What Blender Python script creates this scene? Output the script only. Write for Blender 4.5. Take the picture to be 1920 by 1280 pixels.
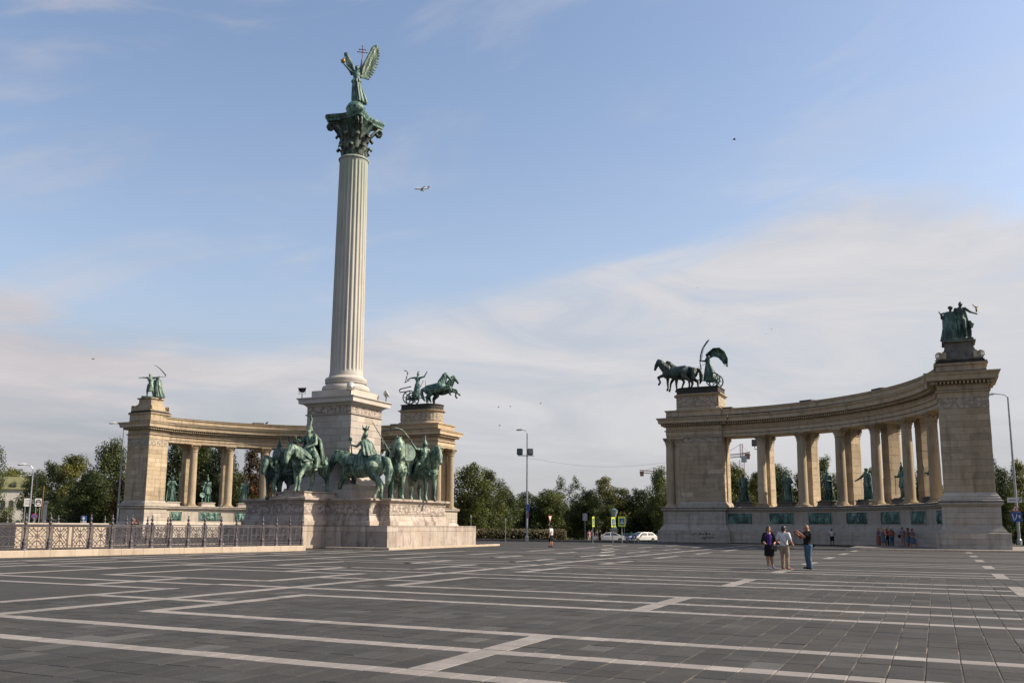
import bpy, bmesh, math, random
from mathutils import Vector, Matrix, Euler, noise as mnoise
PI = math.pi
R = math.radians
for o in list(bpy.data.objects):
    bpy.data.objects.remove(o)
scene = bpy.context.scene
COL = scene.collection
rnd = random.Random(7)

# ------------------------------------------------------------------ camera
FPX, PITCH, ROLL, AZ, EYE, CY = 1665.0, math.atan(259 / 1665), -0.006, 0.442, 1.7, 726.0
fwd = Vector((-math.sin(AZ) * math.cos(PITCH), math.cos(AZ) * math.cos(PITCH), math.sin(PITCH)))
rt0 = Vector((math.cos(AZ), math.sin(AZ), 0)); up0 = rt0.cross(fwd)
rtv = rt0 * math.cos(ROLL) - up0 * math.sin(ROLL)
upv = up0 * math.cos(ROLL) + rt0 * math.sin(ROLL)
cam_d = bpy.data.cameras.new('camera'); cam = bpy.data.objects.new('camera', cam_d); COL.objects.link(cam)
cam.matrix_world = Matrix(((rtv.x, upv.x, -fwd.x, 0), (rtv.y, upv.y, -fwd.y, 0), (rtv.z, upv.z, -fwd.z, EYE), (0, 0, 0, 1)))
cam_d.sensor_width = 36; cam_d.lens = FPX / 1920 * 36
cam_d.shift_y = (CY - 640) / 1920
cam_d.clip_start = 0.2; cam_d.clip_end = 9000
scene.camera = cam

# ------------------------------------------------------------------ sky, sun, exposure
SKY_STRENGTH, SKY_TINT = 0.110, (1.06, 1.00, 0.96, 1)
SUN_EL, SUN_FROM_X = R(37), R(24)          # sun stands to the right and a little behind the monument
sdir = Vector((math.cos(SUN_FROM_X) * math.cos(SUN_EL), math.sin(SUN_FROM_X) * math.cos(SUN_EL), math.sin(SUN_EL)))
sun_d = bpy.data.lights.new('sun', 'SUN'); sun = bpy.data.objects.new('sun', sun_d); COL.objects.link(sun)
sun_d.energy = 4.1; sun_d.angle = R(0.6); sun_d.color = (1.0, 0.87, 0.69)
sun.rotation_euler = sdir.to_track_quat('Z', 'Y').to_euler()
scene.view_settings.view_transform = 'Standard'
scene.view_settings.look = 'None'
scene.view_settings.exposure = 0.9
scene.view_settings.gamma = 1.0
scene.view_settings.use_curve_mapping = False
world = bpy.data.worlds.new('World'); scene.world = world; world.use_nodes = True
wn = world.node_tree.nodes; wl = world.node_tree.links; wn.clear()
def wnode(t, **kw):
    n = wn.new(t)
    for k, v in kw.items(): setattr(n, k, v)
    return n
def wmath(op, a, b=None, c=None, clamp=False):
    n = wn.new('ShaderNodeMath'); n.operation = op; n.use_clamp = clamp
    for i, v in enumerate((a, b, c)):
        if v is None: continue
        if isinstance(v, (int, float)): n.inputs[i].default_value = v
        else: wl.new(v, n.inputs[i])
    return n.outputs[0]
def wsmooth(v, lo, hi):
    n = wn.new('ShaderNodeMapRange'); n.interpolation_type = 'SMOOTHSTEP'
    wl.new(v, n.inputs['Value']); n.inputs['From Min'].default_value = lo; n.inputs['From Max'].default_value = hi
    return n.outputs[0]
sky = wnode('ShaderNodeTexSky', sky_type='NISHITA')
sky.sun_disc = False; sky.sun_elevation = SUN_EL
sky.sun_rotation = PI / 2 - SUN_FROM_X      # measured clockwise from +Y
sky.altitude = 100; sky.air_density = 1.0; sky.dust_density = 2.2; sky.ozone_density = 1.6
tc = wnode('ShaderNodeTexCoord')
# turn the sky directions so that x runs to the right of the view and y away from the viewer
rotn = wnode('ShaderNodeVectorRotate', rotation_type='Z_AXIS'); rotn.inputs['Angle'].default_value = -AZ
wl.new(tc.outputs['Generated'], rotn.inputs['Vector'])
sep = wnode('ShaderNodeSeparateXYZ'); wl.new(rotn.outputs[0], sep.inputs[0])
el = sep.outputs['Z']
azm = wmath('ARCTAN2', sep.outputs['X'], sep.outputs['Y'])
# streaky high cloud: noise on (azimuth, height) stretched and tilted
def vec(x, y, z=0.0):
    c = wnode('ShaderNodeCombineXYZ')
    for i, v in enumerate((x, y, z)):
        if isinstance(v, (int, float)): c.inputs[i].default_value = v
        else: wl.new(v, c.inputs[i])
    return c.outputs[0]
def wnoise(v, sc, det, ro=0.55, di=0.0):
    n = wnode('ShaderNodeTexNoise'); n.inputs['Scale'].default_value = sc; n.inputs['Detail'].default_value = det; n.inputs['Roughness'].default_value = ro; n.inputs['Distortion'].default_value = di
    wl.new(v, n.inputs['Vector']); return n.outputs['Fac']
n1 = wnoise(vec(wmath('MULTIPLY_ADD', azm, 1.1, wmath('MULTIPLY', el, 0.6)), wmath('MULTIPLY_ADD', el, 5.2, wmath('MULTIPLY', azm, -1.4))), 2.1, 8, 0.58, 0.6)
n2 = wnoise(vec(azm, wmath('MULTIPLY', el, 3.0), 4.3), 1.3, 4, 0.5)
n3 = wnoise(vec(wmath('ADD', azm, wmath('MULTIPLY', el, 0.8)), wmath('MULTIPLY', el, 3.6), 1.7), 4.2, 9, 0.60, 0.7)
n4 = wnoise(vec(azm, wmath('MULTIPLY', el, 9.0), 7.9), 2.3, 6, 0.55, 0.2)
# height of the upper edge of the broad cloud bank at each azimuth (climbing to the right, lower on the left)
fc = wnode('ShaderNodeFloatCurve'); cv = fc.mapping.curves[0]
ptsc = [(-3.14, .25), (-2.2, .30), (-1.3, .24), (-.75, .25), (-.54, .232), (-.39, .19), (-.27, .20), (-.16, .222), (-.04, .25), (.09, .286), (.21, .318), (.35, .352), (.44, .34), (.60, .30), (1.2, .26), (2.2, .30), (3.14, .25)]
while len(cv.points) < len(ptsc): cv.points.new(0.5, 0.5)
for q, (a_, e_) in zip(cv.points, ptsc): q.location = ((a_ + math.pi) / (2 * math.pi), e_)
fc.mapping.update()
wl.new(wmath('MULTIPLY_ADD', azm, 1 / (2 * math.pi), 0.5), fc.inputs['Value'])
wob = wmath('MULTIPLY_ADD', wmath('SUBTRACT', n2, 0.5), 0.06, wmath('MULTIPLY', wmath('SUBTRACT', n1, 0.5), 0.13))
h = wmath('SUBTRACT', wmath('ADD', fc.outputs[0], wob), el)
veil = wmath('MULTIPLY', wsmooth(h, -0.012, 0.045), wmath('MULTIPLY_ADD', wsmooth(el, 0.0, 0.16), 0.55, 0.45))
body_ = wmath('MULTIPLY_ADD', wsmooth(n3, 0.32, 0.60), 0.40, 0.60)
gaps = wmath('MULTIPLY', wsmooth(n4, 0.46, 0.66), wsmooth(azm, -0.02, -0.40))          # blue grey slots low on the left
body_ = wmath('ADD', body_, wmath('MULTIPLY', wsmooth(azm, -0.1, -0.45), wmath('MULTIPLY', wsmooth(el, 0.10, 0.17), 0.35)))
body_ = wmath('MINIMUM', wmath('MULTIPLY', body_, wmath('SUBTRACT', 1.0, wmath('MULTIPLY', gaps, 0.7))), 0.97)
streak = wmath('MULTIPLY', wsmooth(n1, 0.49, 0.74), wmath('MULTIPLY_ADD', wsmooth(azm, 0.15, -0.3), 0.30, 0.22))
hazeup = wmath('MULTIPLY', wsmooth(el, 0.52, 0.24), 0.14)
cover = wmath('MAXIMUM', wmath('MULTIPLY', veil, body_), streak)
cover = wmath('SUBTRACT', 1.0, wmath('MULTIPLY', wmath('SUBTRACT', 1.0, cover), wmath('SUBTRACT', 1.0, hazeup)))
ramp = wnode('ShaderNodeValToRGB'); wl.new(n3, ramp.inputs[0])
ramp.color_ramp.elements[0].position = 0.32; ramp.color_ramp.elements[0].color = (2.80, 2.84, 3.05, 1)
ramp.color_ramp.elements[1].position = 0.66; ramp.color_ramp.elements[1].color = (3.50, 3.46, 3.56, 1)
warm = wnode('ShaderNodeMix', data_type='RGBA', blend_type='MULTIPLY'); wl.new(wsmooth(azm, 0.0, -0.5), warm.inputs['Factor']); wl.new(ramp.outputs[0], warm.inputs[6]); warm.inputs[7].default_value = (0.97, 0.915, 0.90, 1)
tint = wnode('ShaderNodeMix', data_type='RGBA', blend_type='MULTIPLY'); tint.inputs['Factor'].default_value = 1.0
wl.new(sky.outputs[0], tint.inputs[6]); tint.inputs[7].default_value = SKY_TINT
hzc = wnode('ShaderNodeMix', data_type='RGBA'); hzc.inputs[6].default_value = (2.28, 2.27, 2.35, 1); hzc.inputs[7].default_value = (1.45, 1.58, 1.86, 1)
wl.new(wmath('MULTIPLY', wmath('MULTIPLY_ADD', gaps, 0.5, 0.55), wsmooth(azm, 0.05, -0.42)), hzc.inputs['Factor'])
hzm = wnode('ShaderNodeMix', data_type='RGBA'); wl.new(wmath('MULTIPLY', wsmooth(el, 0.30, 0.02), 0.92), hzm.inputs['Factor']); wl.new(tint.outputs[2], hzm.inputs[6]); wl.new(hzc.outputs[2], hzm.inputs[7])
mixs = wnode('ShaderNodeMix', data_type='RGBA')
wl.new(cover, mixs.inputs['Factor']); wl.new(hzm.outputs[2], mixs.inputs[6]); wl.new(warm.outputs[2], mixs.inputs[7])
bg = wnode('ShaderNodeBackground'); bg.inputs['Strength'].default_value = SKY_STRENGTH
wl.new(mixs.outputs[2], bg.inputs['Color'])
wout = wnode('ShaderNodeOutputWorld'); wl.new(bg.outputs[0], wout.inputs[0])

# ------------------------------------------------------------------ placing helpers
def ray(x, y):
    d = fwd * FPX + rtv * (x - 960) - upv * (y - CY); return d.normalized()
def gnd(x, y, z=0.0):
    d = ray(x, y); return Vector((0, 0, EYE)) + d * ((z - EYE) / d.z)
def atdepth(x, y, D):
    d = ray(x, y); return Vector((0, 0, EYE)) + d * (D / d.dot(fwd))
def zrow(y, X, Y):                    # height at which a plumb line at X,Y meets picture row y
    lo, hi = -5.0, 120.0
    for _ in range(50):
        m = (lo + hi) / 2; v = Vector((X, Y, m - EYE))
        if CY - FPX * v.dot(upv) / v.dot(fwd) > y: lo = m
        else: hi = m
    return m
def standat(x, D):                    # ground point below picture column x at view depth D
    p = atdepth(x, 985, D); return Vector((p.x, p.y, 0))

# ------------------------------------------------------------------ materials
MATS = {}
def mat(name, col, rough=0.7, metal=0.0, spec=0.4):
    m = bpy.data.materials.new(name); m.use_nodes = True
    b = m.node_tree.nodes['Principled BSDF']
    b.inputs['Base Color'].default_value = (*col, 1); b.inputs['Roughness'].default_value = rough
    b.inputs['Metallic'].default_value = metal; b.inputs['Specular IOR Level'].default_value = spec
    MATS[name] = m; return m
class NT:
    def __init__(s, m): s.m = m; s.t = m.node_tree; s.n = s.t.nodes; s.l = s.t.links; s.b = s.n['Principled BSDF']
    def new(s, t, **kw):
        n = s.n.new(t)
        for k, v in kw.items(): setattr(n, k, v)
        return n
    def coord(s, scale=(1, 1, 1), which='Object', loc=None):
        t = s.new('ShaderNodeTexCoord'); mp = s.new('ShaderNodeMapping'); mp.inputs['Scale'].default_value = scale
        s.l.new(t.outputs[which], mp.inputs[0]); return mp.outputs[0]
    def world(s, scale=(1, 1, 1)):
        t = s.new('ShaderNodeNewGeometry'); mp = s.new('ShaderNodeMapping'); mp.inputs['Scale'].default_value = scale
        s.l.new(t.outputs['Position'], mp.inputs[0]); return mp.outputs[0]
    def noise(s, vec, scale, detail=4, rough=0.55, dist=0.0):
        n = s.new('ShaderNodeTexNoise'); n.inputs['Scale'].default_value = scale; n.inputs['Detail'].default_value = detail
        n.inputs['Roughness'].default_value = rough; n.inputs['Distortion'].default_value = dist
        s.l.new(vec, n.inputs['Vector']); return n.outputs['Fac']
    def ramp(s, fac, stops):
        r = s.new('ShaderNodeValToRGB'); s.l.new(fac, r.inputs[0]); e = r.color_ramp.elements
        while len(e) < len(stops): e.new(0.5)
        for q, (p, c) in zip(e, stops): q.position = p; q.color = (*c, 1) if len(c) == 3 else c
        return r.outputs[0]
    def mix(s, fac, a, b, mode='MIX'):
        n = s.new('ShaderNodeMix', data_type='RGBA', blend_type=mode)
        for i, v in ((0, fac), (6, a), (7, b)):
            if isinstance(v, (int, float)): n.inputs[i].default_value = v
            elif isinstance(v, tuple): n.inputs[i].default_value = (*v, 1) if len(v) == 3 else v
            else: s.l.new(v, n.inputs[i])
        return n.outputs[2]
    def rng(s, v, a, b, c=0.0, d=1.0):
        n = s.new('ShaderNodeMapRange'); s.l.new(v, n.inputs[0])
        n.inputs[1].default_value = a; n.inputs[2].default_value = b; n.inputs[3].default_value = c; n.inputs[4].default_value = d
        return n.outputs[0]
    def rand(s): return s.new('ShaderNodeObjectInfo').outputs['Random']
    def col(s, c): s.l.new(c, s.b.inputs['Base Color'])
    def rough(s, c): s.l.new(c, s.b.inputs['Roughness'])
    def bump(s, h, strength=0.3, dist=0.02):
        n = s.new('ShaderNodeBump'); n.inputs['Strength'].default_value = strength; n.inputs['Distance'].default_value = dist
        s.l.new(h, n.inputs['Height']); s.l.new(n.outputs[0], s.b.inputs['Normal'])

def kc(c, k): return tuple(v * k for v in c)
DIM = 0.75
def stone(name, a, b, stain, stain_amt=0.5, rvar=0.16, streak=0.5):
    a, b, stain = kc(a, DIM), kc(b, DIM), kc(stain, DIM)
    m = mat(name, a, 0.85, 0, 0.25); t = NT(m); w = t.world()
    c = t.mix(t.rng(t.noise(w, 0.55, 5, 0.6), 0.3, 0.7), a, b)
    c = t.mix(t.rng(t.noise(t.world((2.6, 2.6, 0.35)), 0.9, 5, 0.6), 0.50, 0.74, 0, streak), c, stain)          # rain streaks
    c = t.mix(t.rng(t.noise(w, 1.7, 7, 0.7), 0.53, 0.70, 0, stain_amt), c, stain)
    c = t.mix(t.rng(t.noise(w, 0.31, 4, 0.6), 0.48, 0.68, 0, 0.55), c, (a[0] * 1.0, a[1] * 0.90, a[2] * 0.76))
    c = t.mix(1.0, c, t.ramp(t.rand(), [(0.0, (1 - rvar,) * 3), (0.35, (1 - rvar * .2, 1 - rvar * .25, 1 - rvar * .35)), (0.85, (1, 1, 1)), (0.93, (1 + rvar * 0.5, 1 + rvar * 0.5, 1 + rvar * 0.5)), (1.0, (1 + rvar * 1.1, 1 + rvar * 1.05, 1 + rvar))]), 'MULTIPLY')
    c = t.mix(t.rng(t.noise(w, 26, 3, 0.6), 0.45, 0.7, 0, 0.16), c, (0.16, 0.14, 0.12))
    t.col(c); t.bump(t.noise(w, 18, 5, 0.65), 0.35, 0.012); return m
M = MATS
stone('limestone', (0.455, 0.365, 0.25), (0.53, 0.435, 0.31), (0.20, 0.155, 0.105), 0.60, 0.24, 0.75)            # colonnades
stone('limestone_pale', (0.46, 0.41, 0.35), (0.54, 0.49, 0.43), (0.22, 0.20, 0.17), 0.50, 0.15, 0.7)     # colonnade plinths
stone('marble_weathered', (0.42, 0.355, 0.31), (0.56, 0.50, 0.445), (0.15, 0.12, 0.105), 0.65, 0.26, 0.85)     # monument base
stone('pedestal_stone', (0.43, 0.385, 0.345), (0.51, 0.47, 0.425), (0.25, 0.22, 0.20), 0.30, 0.17, 0.3)
stone('column_stone', (0.50, 0.47, 0.43), (0.58, 0.55, 0.51), (0.36, 0.35, 0.31), 0.3, 0.06, 0.4)
stone('kerb_stone', (0.52, 0.43, 0.34), (0.58, 0.49, 0.39), (0.30, 0.22, 0.16), 0.4, 0.10)
stone('blackened_stone', (0.035, 0.033, 0.032), (0.07, 0.062, 0.055), (0.02, 0.02, 0.02), 0.5, 0.1)
stone('crust_stone', (0.07, 0.062, 0.055), (0.15, 0.13, 0.11), (0.03, 0.028, 0.025), 0.7, 0.1)  # black weathering crust, also used as painted shade behind the dentils
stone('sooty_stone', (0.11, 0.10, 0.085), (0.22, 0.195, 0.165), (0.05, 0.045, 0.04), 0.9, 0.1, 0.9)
# carved ornament bands keep the stone; bump and painted dark shade stand in for chiselled relief
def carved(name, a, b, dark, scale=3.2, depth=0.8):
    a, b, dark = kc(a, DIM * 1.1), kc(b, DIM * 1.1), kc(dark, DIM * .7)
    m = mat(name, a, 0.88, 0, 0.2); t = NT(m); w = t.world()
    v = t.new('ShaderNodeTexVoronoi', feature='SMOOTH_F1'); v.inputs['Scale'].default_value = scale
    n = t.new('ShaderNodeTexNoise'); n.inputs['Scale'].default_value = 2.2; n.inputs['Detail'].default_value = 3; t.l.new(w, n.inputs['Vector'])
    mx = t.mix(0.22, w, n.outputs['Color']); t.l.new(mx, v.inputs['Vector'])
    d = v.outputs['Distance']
    c = t.mix(t.rng(d, 0.30, 0.52, 0.0, depth), a, dark)  # depth sets how strongly the relief's shade is painted into the colour
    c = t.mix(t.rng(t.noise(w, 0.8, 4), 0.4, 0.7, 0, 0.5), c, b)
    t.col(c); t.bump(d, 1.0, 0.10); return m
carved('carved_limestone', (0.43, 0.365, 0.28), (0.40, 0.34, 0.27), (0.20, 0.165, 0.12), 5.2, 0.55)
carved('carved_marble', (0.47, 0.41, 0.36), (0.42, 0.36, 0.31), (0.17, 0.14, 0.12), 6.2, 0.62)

def bronze(name, dark, mid, light, lo=0.38, hi=0.64):
    dark, mid, light = [kc((v[0] * 1.25, v[1], v[2]), k) for v, k in ((dark, .55), (mid, .72), (light, 1.15))]
    m = mat(name, mid, 0.55, 0.15, 0.5); t = NT(m); w = t.world()
    f = t.noise(t.world((1, 1, 0.45)), 1.6, 7, 0.68)
    c = t.ramp(f, [(lo, dark), ((lo + hi) / 2, mid), (hi, light)])
    c = t.mix(t.rng(t.noise(w, 7, 5, 0.7), 0.42, 0.66, 0, 0.75), c, dark)
    c = t.mix(t.rng(t.noise(t.world((4, 4, 0.5)), 1.3, 4), 0.52, 0.72, 0, 0.6), c, light)
    t.col(c); t.rough(t.rng(f, 0.3, 0.7, 0.42, 0.7)); t.bump(t.noise(w, 11, 6, 0.7), 0.6, 0.03); return m
bronze('bronze_green', (0.014, 0.046, 0.038), (0.062, 0.165, 0.125), (0.24, 0.38, 0.275))
bronze('bronze_dark', (0.011, 0.032, 0.028), (0.028, 0.088, 0.072), (0.10, 0.20, 0.155))
bronze('bronze_capital', (0.010, 0.016, 0.013), (0.026, 0.046, 0.038), (0.11, 0.18, 0.14))
bronze('bronze_teal', (0.016, 0.060, 0.052), (0.050, 0.150, 0.125), (0.155, 0.315, 0.26))
bronze('bronze_black', (0.011, 0.018, 0.016), (0.022, 0.044, 0.038), (0.060, 0.115, 0.095))
# column shaft with green copper run-off from the capital
m = mat('shaft_stone', (0.5, 0.47, 0.43), 0.8, 0, 0.25); t = NT(m); w = t.world()
sx = t.new('ShaderNodeSeparateXYZ'); t.l.new(t.world(), sx.inputs[0])
c = t.mix(t.rng(t.noise(t.world((1, 1, 0.3)), 0.8, 5), 0.35, 0.7), (0.34, 0.33, 0.295), (0.42, 0.405, 0.365))
runf = t.new('ShaderNodeMath', operation='MULTIPLY')
t.l.new(t.rng(sx.outputs['Z'], 24, 33.6, 0, 1), runf.inputs[0]); t.l.new(t.rng(t.noise(t.world((3.5, 3.5, 0.08)), 1.1, 4), 0.30, 0.62, 0.25, 1), runf.inputs[1])
c = t.mix(runf.outputs[0], c, (0.21, 0.265, 0.21))
c = t.mix(t.rng(t.noise(t.world((3, 3, 0.2)), 1.3, 5), 0.55, 0.75, 0, 0.45), c, (0.16, 0.155, 0.13))
t.col(c); t.bump(t.noise(w, 14, 4), 0.25, 0.01)

def vary(name, col, col2, scale, rough=0.7, metal=0.0, spec=0.4, bump=0.0, bscale=None, rvar=0.0):
    col, col2 = kc(col, DIM), kc(col2, DIM)
    m = mat(name, col, rough, metal, spec); t = NT(m); w = t.world()
    c = t.mix(t.rng(t.noise(w, scale, 4), 0.35, 0.65), col, col2)
    if rvar: c = t.mix(1.0, c, t.ramp(t.rand(), [(0, (1 - rvar,) * 3), (1, (1 + rvar,) * 3)]), 'MULTIPLY')
    t.col(c)
    if bump: t.bump(t.noise(w, bscale or scale * 3, 4), bump, 0.01)
    return m
def paver(name, a, b, spk, rvar):
    a, b, spk = kc(a, DIM * .94), kc(b, DIM * .94), kc(spk, DIM * .94)
    m = mat(name, a, 0.8, 0, 0.15); t = NT(m); w = t.world()
    c = t.mix(t.rng(t.noise(w, 0.35, 4, 0.6), 0.3, 0.7), a, b)
    at = t.new('ShaderNodeAttribute', attribute_name='tone')
    c = t.mix(1.0, c, t.ramp(at.outputs['Fac'], [(0, (1 - rvar,) * 3), (0.5, (1, 1, 1)), (0.9, (1 + rvar,) * 3), (1.0, (1 + 3.0 * rvar,) * 3)]), 'MULTIPLY')
    c = t.mix(t.rng(t.noise(w, 2.3, 5, 0.7), 0.50, 0.72, 0, 0.5), c, tuple(v * 0.55 for v in a))
    c = t.mix(t.rng(t.noise(w, 0.13, 5, 0.65, 0.5), 0.46, 0.66, 0, 0.38), c, tuple(v * 0.62 for v in a))
    c = t.mix(t.rng(t.noise(w, 9, 3, 0.7), 0.66, 0.74, 0, 0.6), c, tuple(v * 0.4 for v in a))
    c = t.mix(t.rng(t.noise(w, 38, 3, 0.75), 0.56, 0.66, 0, 0.6), c, spk)
    c = t.mix(t.rng(t.noise(w, 21, 3, 0.75), 0.58, 0.68, 0, 0.5), c, tuple(v * 0.45 for v in a))
    t.col(c); t.rough(t.rng(t.noise(w, 1.2, 4), 0.3, 0.7, 0.68, 0.9)); t.bump(t.noise(w, 45, 4, 0.7), 0.35, 0.008); return m
paver('paver_dark', (0.052, 0.0515, 0.050), (0.078, 0.0765, 0.074), (0.16, 0.155, 0.145), 0.24)
paver('paver_pale', (0.275, 0.255, 0.24), (0.335, 0.312, 0.296), (0.22, 0.19, 0.18), 0.09)
# joints and far paving
m = mat('joint_sand', (0.035, 0.033, 0.03), 0.9); t = NT(m); w = t.world()
t.col(t.ramp(t.noise(w, 1.1, 5, 0.7), [(0.34, (0.014, 0.013, 0.012)), (0.47, (0.035, 0.031, 0.026)), (0.56, (0.16, 0.13, 0.095)), (0.70, (0.30, 0.25, 0.18))]))
m = mat('paving_far', (0.07, 0.07, 0.07), 0.8, 0, 0.15); t = NT(m)
br = t.new('ShaderNodeTexBrick'); t.l.new(t.world((1, 1, 1)), br.inputs['Vector'])
br.offset = 0.5; br.inputs['Scale'].default_value = 1.0; br.inputs['Brick Width'].default_value = 0.405; br.inputs['Row Height'].default_value = 0.6
br.inputs['Mortar Size'].default_value = 0.012; br.inputs['Color1'].default_value = (0.046, 0.045, 0.043, 1); br.inputs['Color2'].default_value = (0.036, 0.0355, 0.034, 1); br.inputs['Mortar'].default_value = (0.03, 0.028, 0.025, 1)
t.col(t.mix(t.rng(t.noise(t.world(), 0.2, 5), 0.4, 0.7, 0, 0.4), br.outputs['Color'], (0.058, 0.056, 0.054)))
t.bump(t.noise(t.world(), 30, 4), 0.3, 0.008)
vary('asphalt', (0.05, 0.049, 0.048), (0.066, 0.064, 0.062), 0.4, 0.8, bump=0.3, bscale=40)
vary('grass_ground', (0.05, 0.075, 0.025), (0.085, 0.095, 0.04), 0.6, 0.9, bump=0.4, bscale=20)
vary('path_ground', (0.20, 0.18, 0.155), (0.26, 0.235, 0.20), 0.5, 0.9)
vary('road_paint', (0.70, 0.69, 0.66), (0.5, 0.49, 0.47), 3, 0.7)
vary('fence_iron', (0.080, 0.070, 0.078), (0.12, 0.107, 0.116), 3, 0.55, 0.2, 0.45, 0.2, 30, 0.08)
vary('galvanised', (0.33, 0.35, 0.37), (0.42, 0.44, 0.46), 1.5, 0.45, 0.5, 0.5)
vary('dark_metal', (0.03, 0.032, 0.035), (0.05, 0.05, 0.052), 4, 0.5, 0.3)
vary('lamp_white', (0.62, 0.62, 0.6), (0.5, 0.5, 0.49), 4, 0.5)
vary('gold', (0.40, 0.23, 0.05), (0.20, 0.11, 0.025), 5, 0.35, 0.7)
vary('cross_copper', (0.16, 0.045, 0.03), (0.09, 0.03, 0.02), 5, 0.5, 0.3)
vary('skin', (0.50, 0.27, 0.18), (0.42, 0.21, 0.13), 9, 0.55)
vary('skin_tan', (0.36, 0.16, 0.09), (0.28, 0.12, 0.07), 9, 0.5)
vary('hair_dark', (0.012, 0.009, 0.008), (0.025, 0.018, 0.013), 20, 0.5)
vary('hair_brown', (0.085, 0.034, 0.014), (0.05, 0.022, 0.010), 20, 0.5)
vary('hair_fair', (0.42, 0.27, 0.12), (0.3, 0.19, 0.08), 20, 0.55)
def cloth(name, c, k=0.75, s=9): return vary(name, c, tuple(v * k for v in c), s, 0.85, 0, 0.2, 0.6, 14)
for nm, c in (('white', (0.72, 0.72, 0.74)), ('black', (0.014, 0.014, 0.016)), ('purple', (0.085, 0.03, 0.23)), ('khaki', (0.34, 0.275, 0.20)), ('denim', (0.075, 0.155, 0.25)), ('navy', (0.018, 0.024, 0.055)),
              ('pink', (0.55, 0.30, 0.33)), ('lilac', (0.33, 0.29, 0.38)), ('red', (0.36, 0.06, 0.045)), ('salmon', (0.42, 0.16, 0.12)), ('blue_grey', (0.10, 0.14, 0.20)), ('grey', (0.16, 0.16, 0.165)), ('teal', (0.10, 0.20, 0.22)), ('cream', (0.62, 0.57, 0.48))):
    cloth('cloth_' + nm, c)
vary('car_white', (0.72, 0.71, 0.69), (0.68, 0.67, 0.65), 1, 0.22, 0.0, 0.6)
vary('car_silver', (0.62, 0.58, 0.52), (0.57, 0.53, 0.48), 1, 0.25, 0.25, 0.6)
vary('tyre', (0.016, 0.016, 0.016), (0.025, 0.024, 0.023), 8, 0.85)
vary('rim', (0.45, 0.45, 0.46), (0.38, 0.38, 0.39), 5, 0.3, 0.8)
mat('car_glass', (0.02, 0.026, 0.03), 0.06, 0, 0.8); mat('light_glass', (0.55, 0.55, 0.55), 0.1, 0, 0.6); mat('tail_red', (0.35, 0.01, 0.01), 0.2)
mat('window_glass', (0.035, 0.045, 0.055), 0.08, 0, 0.7)
for nm, c in (('yellow', (0.62, 0.74, 0.06)), ('blue', (0.03, 0.10, 0.36)), ('white', (0.78, 0.78, 0.76)), ('black', (0.015, 0.015, 0.015)), ('red', (0.42, 0.06, 0.05)), ('pink', (0.32, 0.12, 0.17)), ('orange', (0.75, 0.30, 0.05))):
    vary('sign_' + nm, c, tuple(v * 0.88 for v in c), 6, 0.45)
vary('sign_back', (0.34, 0.35, 0.36), (0.42, 0.43, 0.44), 6, 0.5, 0.4)
vary('turquoise_iron', (0.20, 0.42, 0.40), (0.30, 0.50, 0.47), 4, 0.6)
vary('verdigris', (0.06, 0.12, 0.11), (0.10, 0.18, 0.16), 4, 0.6)
vary('lantern_glass', (0.40, 0.43, 0.42), (0.32, 0.36, 0.35), 5, 0.3)
vary('plaster_white', (0.66, 0.64, 0.58), (0.58, 0.56, 0.50), 1.2, 0.85)
vary('plaster_cream', (0.56, 0.49, 0.34), (0.50, 0.44, 0.31), 1.2, 0.85)
vary('roof_green', (0.15, 0.155, 0.07), (0.20, 0.20, 0.10), 1.4, 0.75, 0, 0.3, 0.4, 6)
vary('crane_red', (0.36, 0.16, 0.15), (0.30, 0.13, 0.12), 2, 0.5)  # red greyed with distance haze mixed into the colour
vary('crane_grey', (0.5, 0.5, 0.5), (0.42, 0.42, 0.42), 2, 0.6)
vary('aircraft_white', (0.74, 0.75, 0.77), (0.68, 0.69, 0.71), 2, 0.35)
vary('bark', (0.06, 0.045, 0.032), (0.035, 0.027, 0.02), 3, 0.9, 0, 0.2, 0.8, 8)
vary('wood', (0.20, 0.12, 0.06), (0.14, 0.08, 0.04), 4, 0.7)
def leafmat(name, a, b, trans=0.38):
    m = mat(name, a, 0.55, 0, 0.35); t = NT(m); w = t.world()
    c = t.mix(t.rng(t.noise(w, 0.5, 4), 0.35, 0.65), a, b)
    at = t.new('ShaderNodeAttribute', attribute_name='tone')
    c = t.mix(1.0, c, t.ramp(at.outputs['Fac'], [(0, (0.5, 0.55, 0.55)), (0.5, (1, 1, 1)), (1, (1.75, 1.6, 1.25))]), 'MULTIPLY')
    c = t.mix(1.0, c, t.ramp(t.rand(), [(0, (0.75, 0.82, 0.85)), (0.5, (1, 1, 1)), (1, (1.3, 1.15, 0.9))]), 'MULTIPLY')
    t.col(c)
    tr = t.new('ShaderNodeBsdfTranslucent'); t.l.new(c, tr.inputs[0]); mx = t.new('ShaderNodeMixShader'); mx.inputs[0].default_value = trans
    out = t.n['Material Output']; t.l.new(t.b.outputs[0], mx.inputs[1]); t.l.new(tr.outputs[0], mx.inputs[2]); t.l.new(mx.outputs[0], out.inputs[0]); return m
leafmat('leaf_green', (0.060, 0.078, 0.017), (0.090, 0.106, 0.023))
leafmat('leaf_dark', (0.038, 0.055, 0.015), (0.056, 0.074, 0.020))
leafmat('leaf_olive', (0.078, 0.090, 0.022), (0.110, 0.112, 0.030))
leafmat('leaf_brown', (0.055, 0.050, 0.018), (0.085, 0.062, 0.026))
leafmat('leaf_rust', (0.075, 0.032, 0.013), (0.055, 0.045, 0.018))
leafmat('leaf_crimson', (0.040, 0.014, 0.010), (0.075, 0.022, 0.012))

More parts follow.
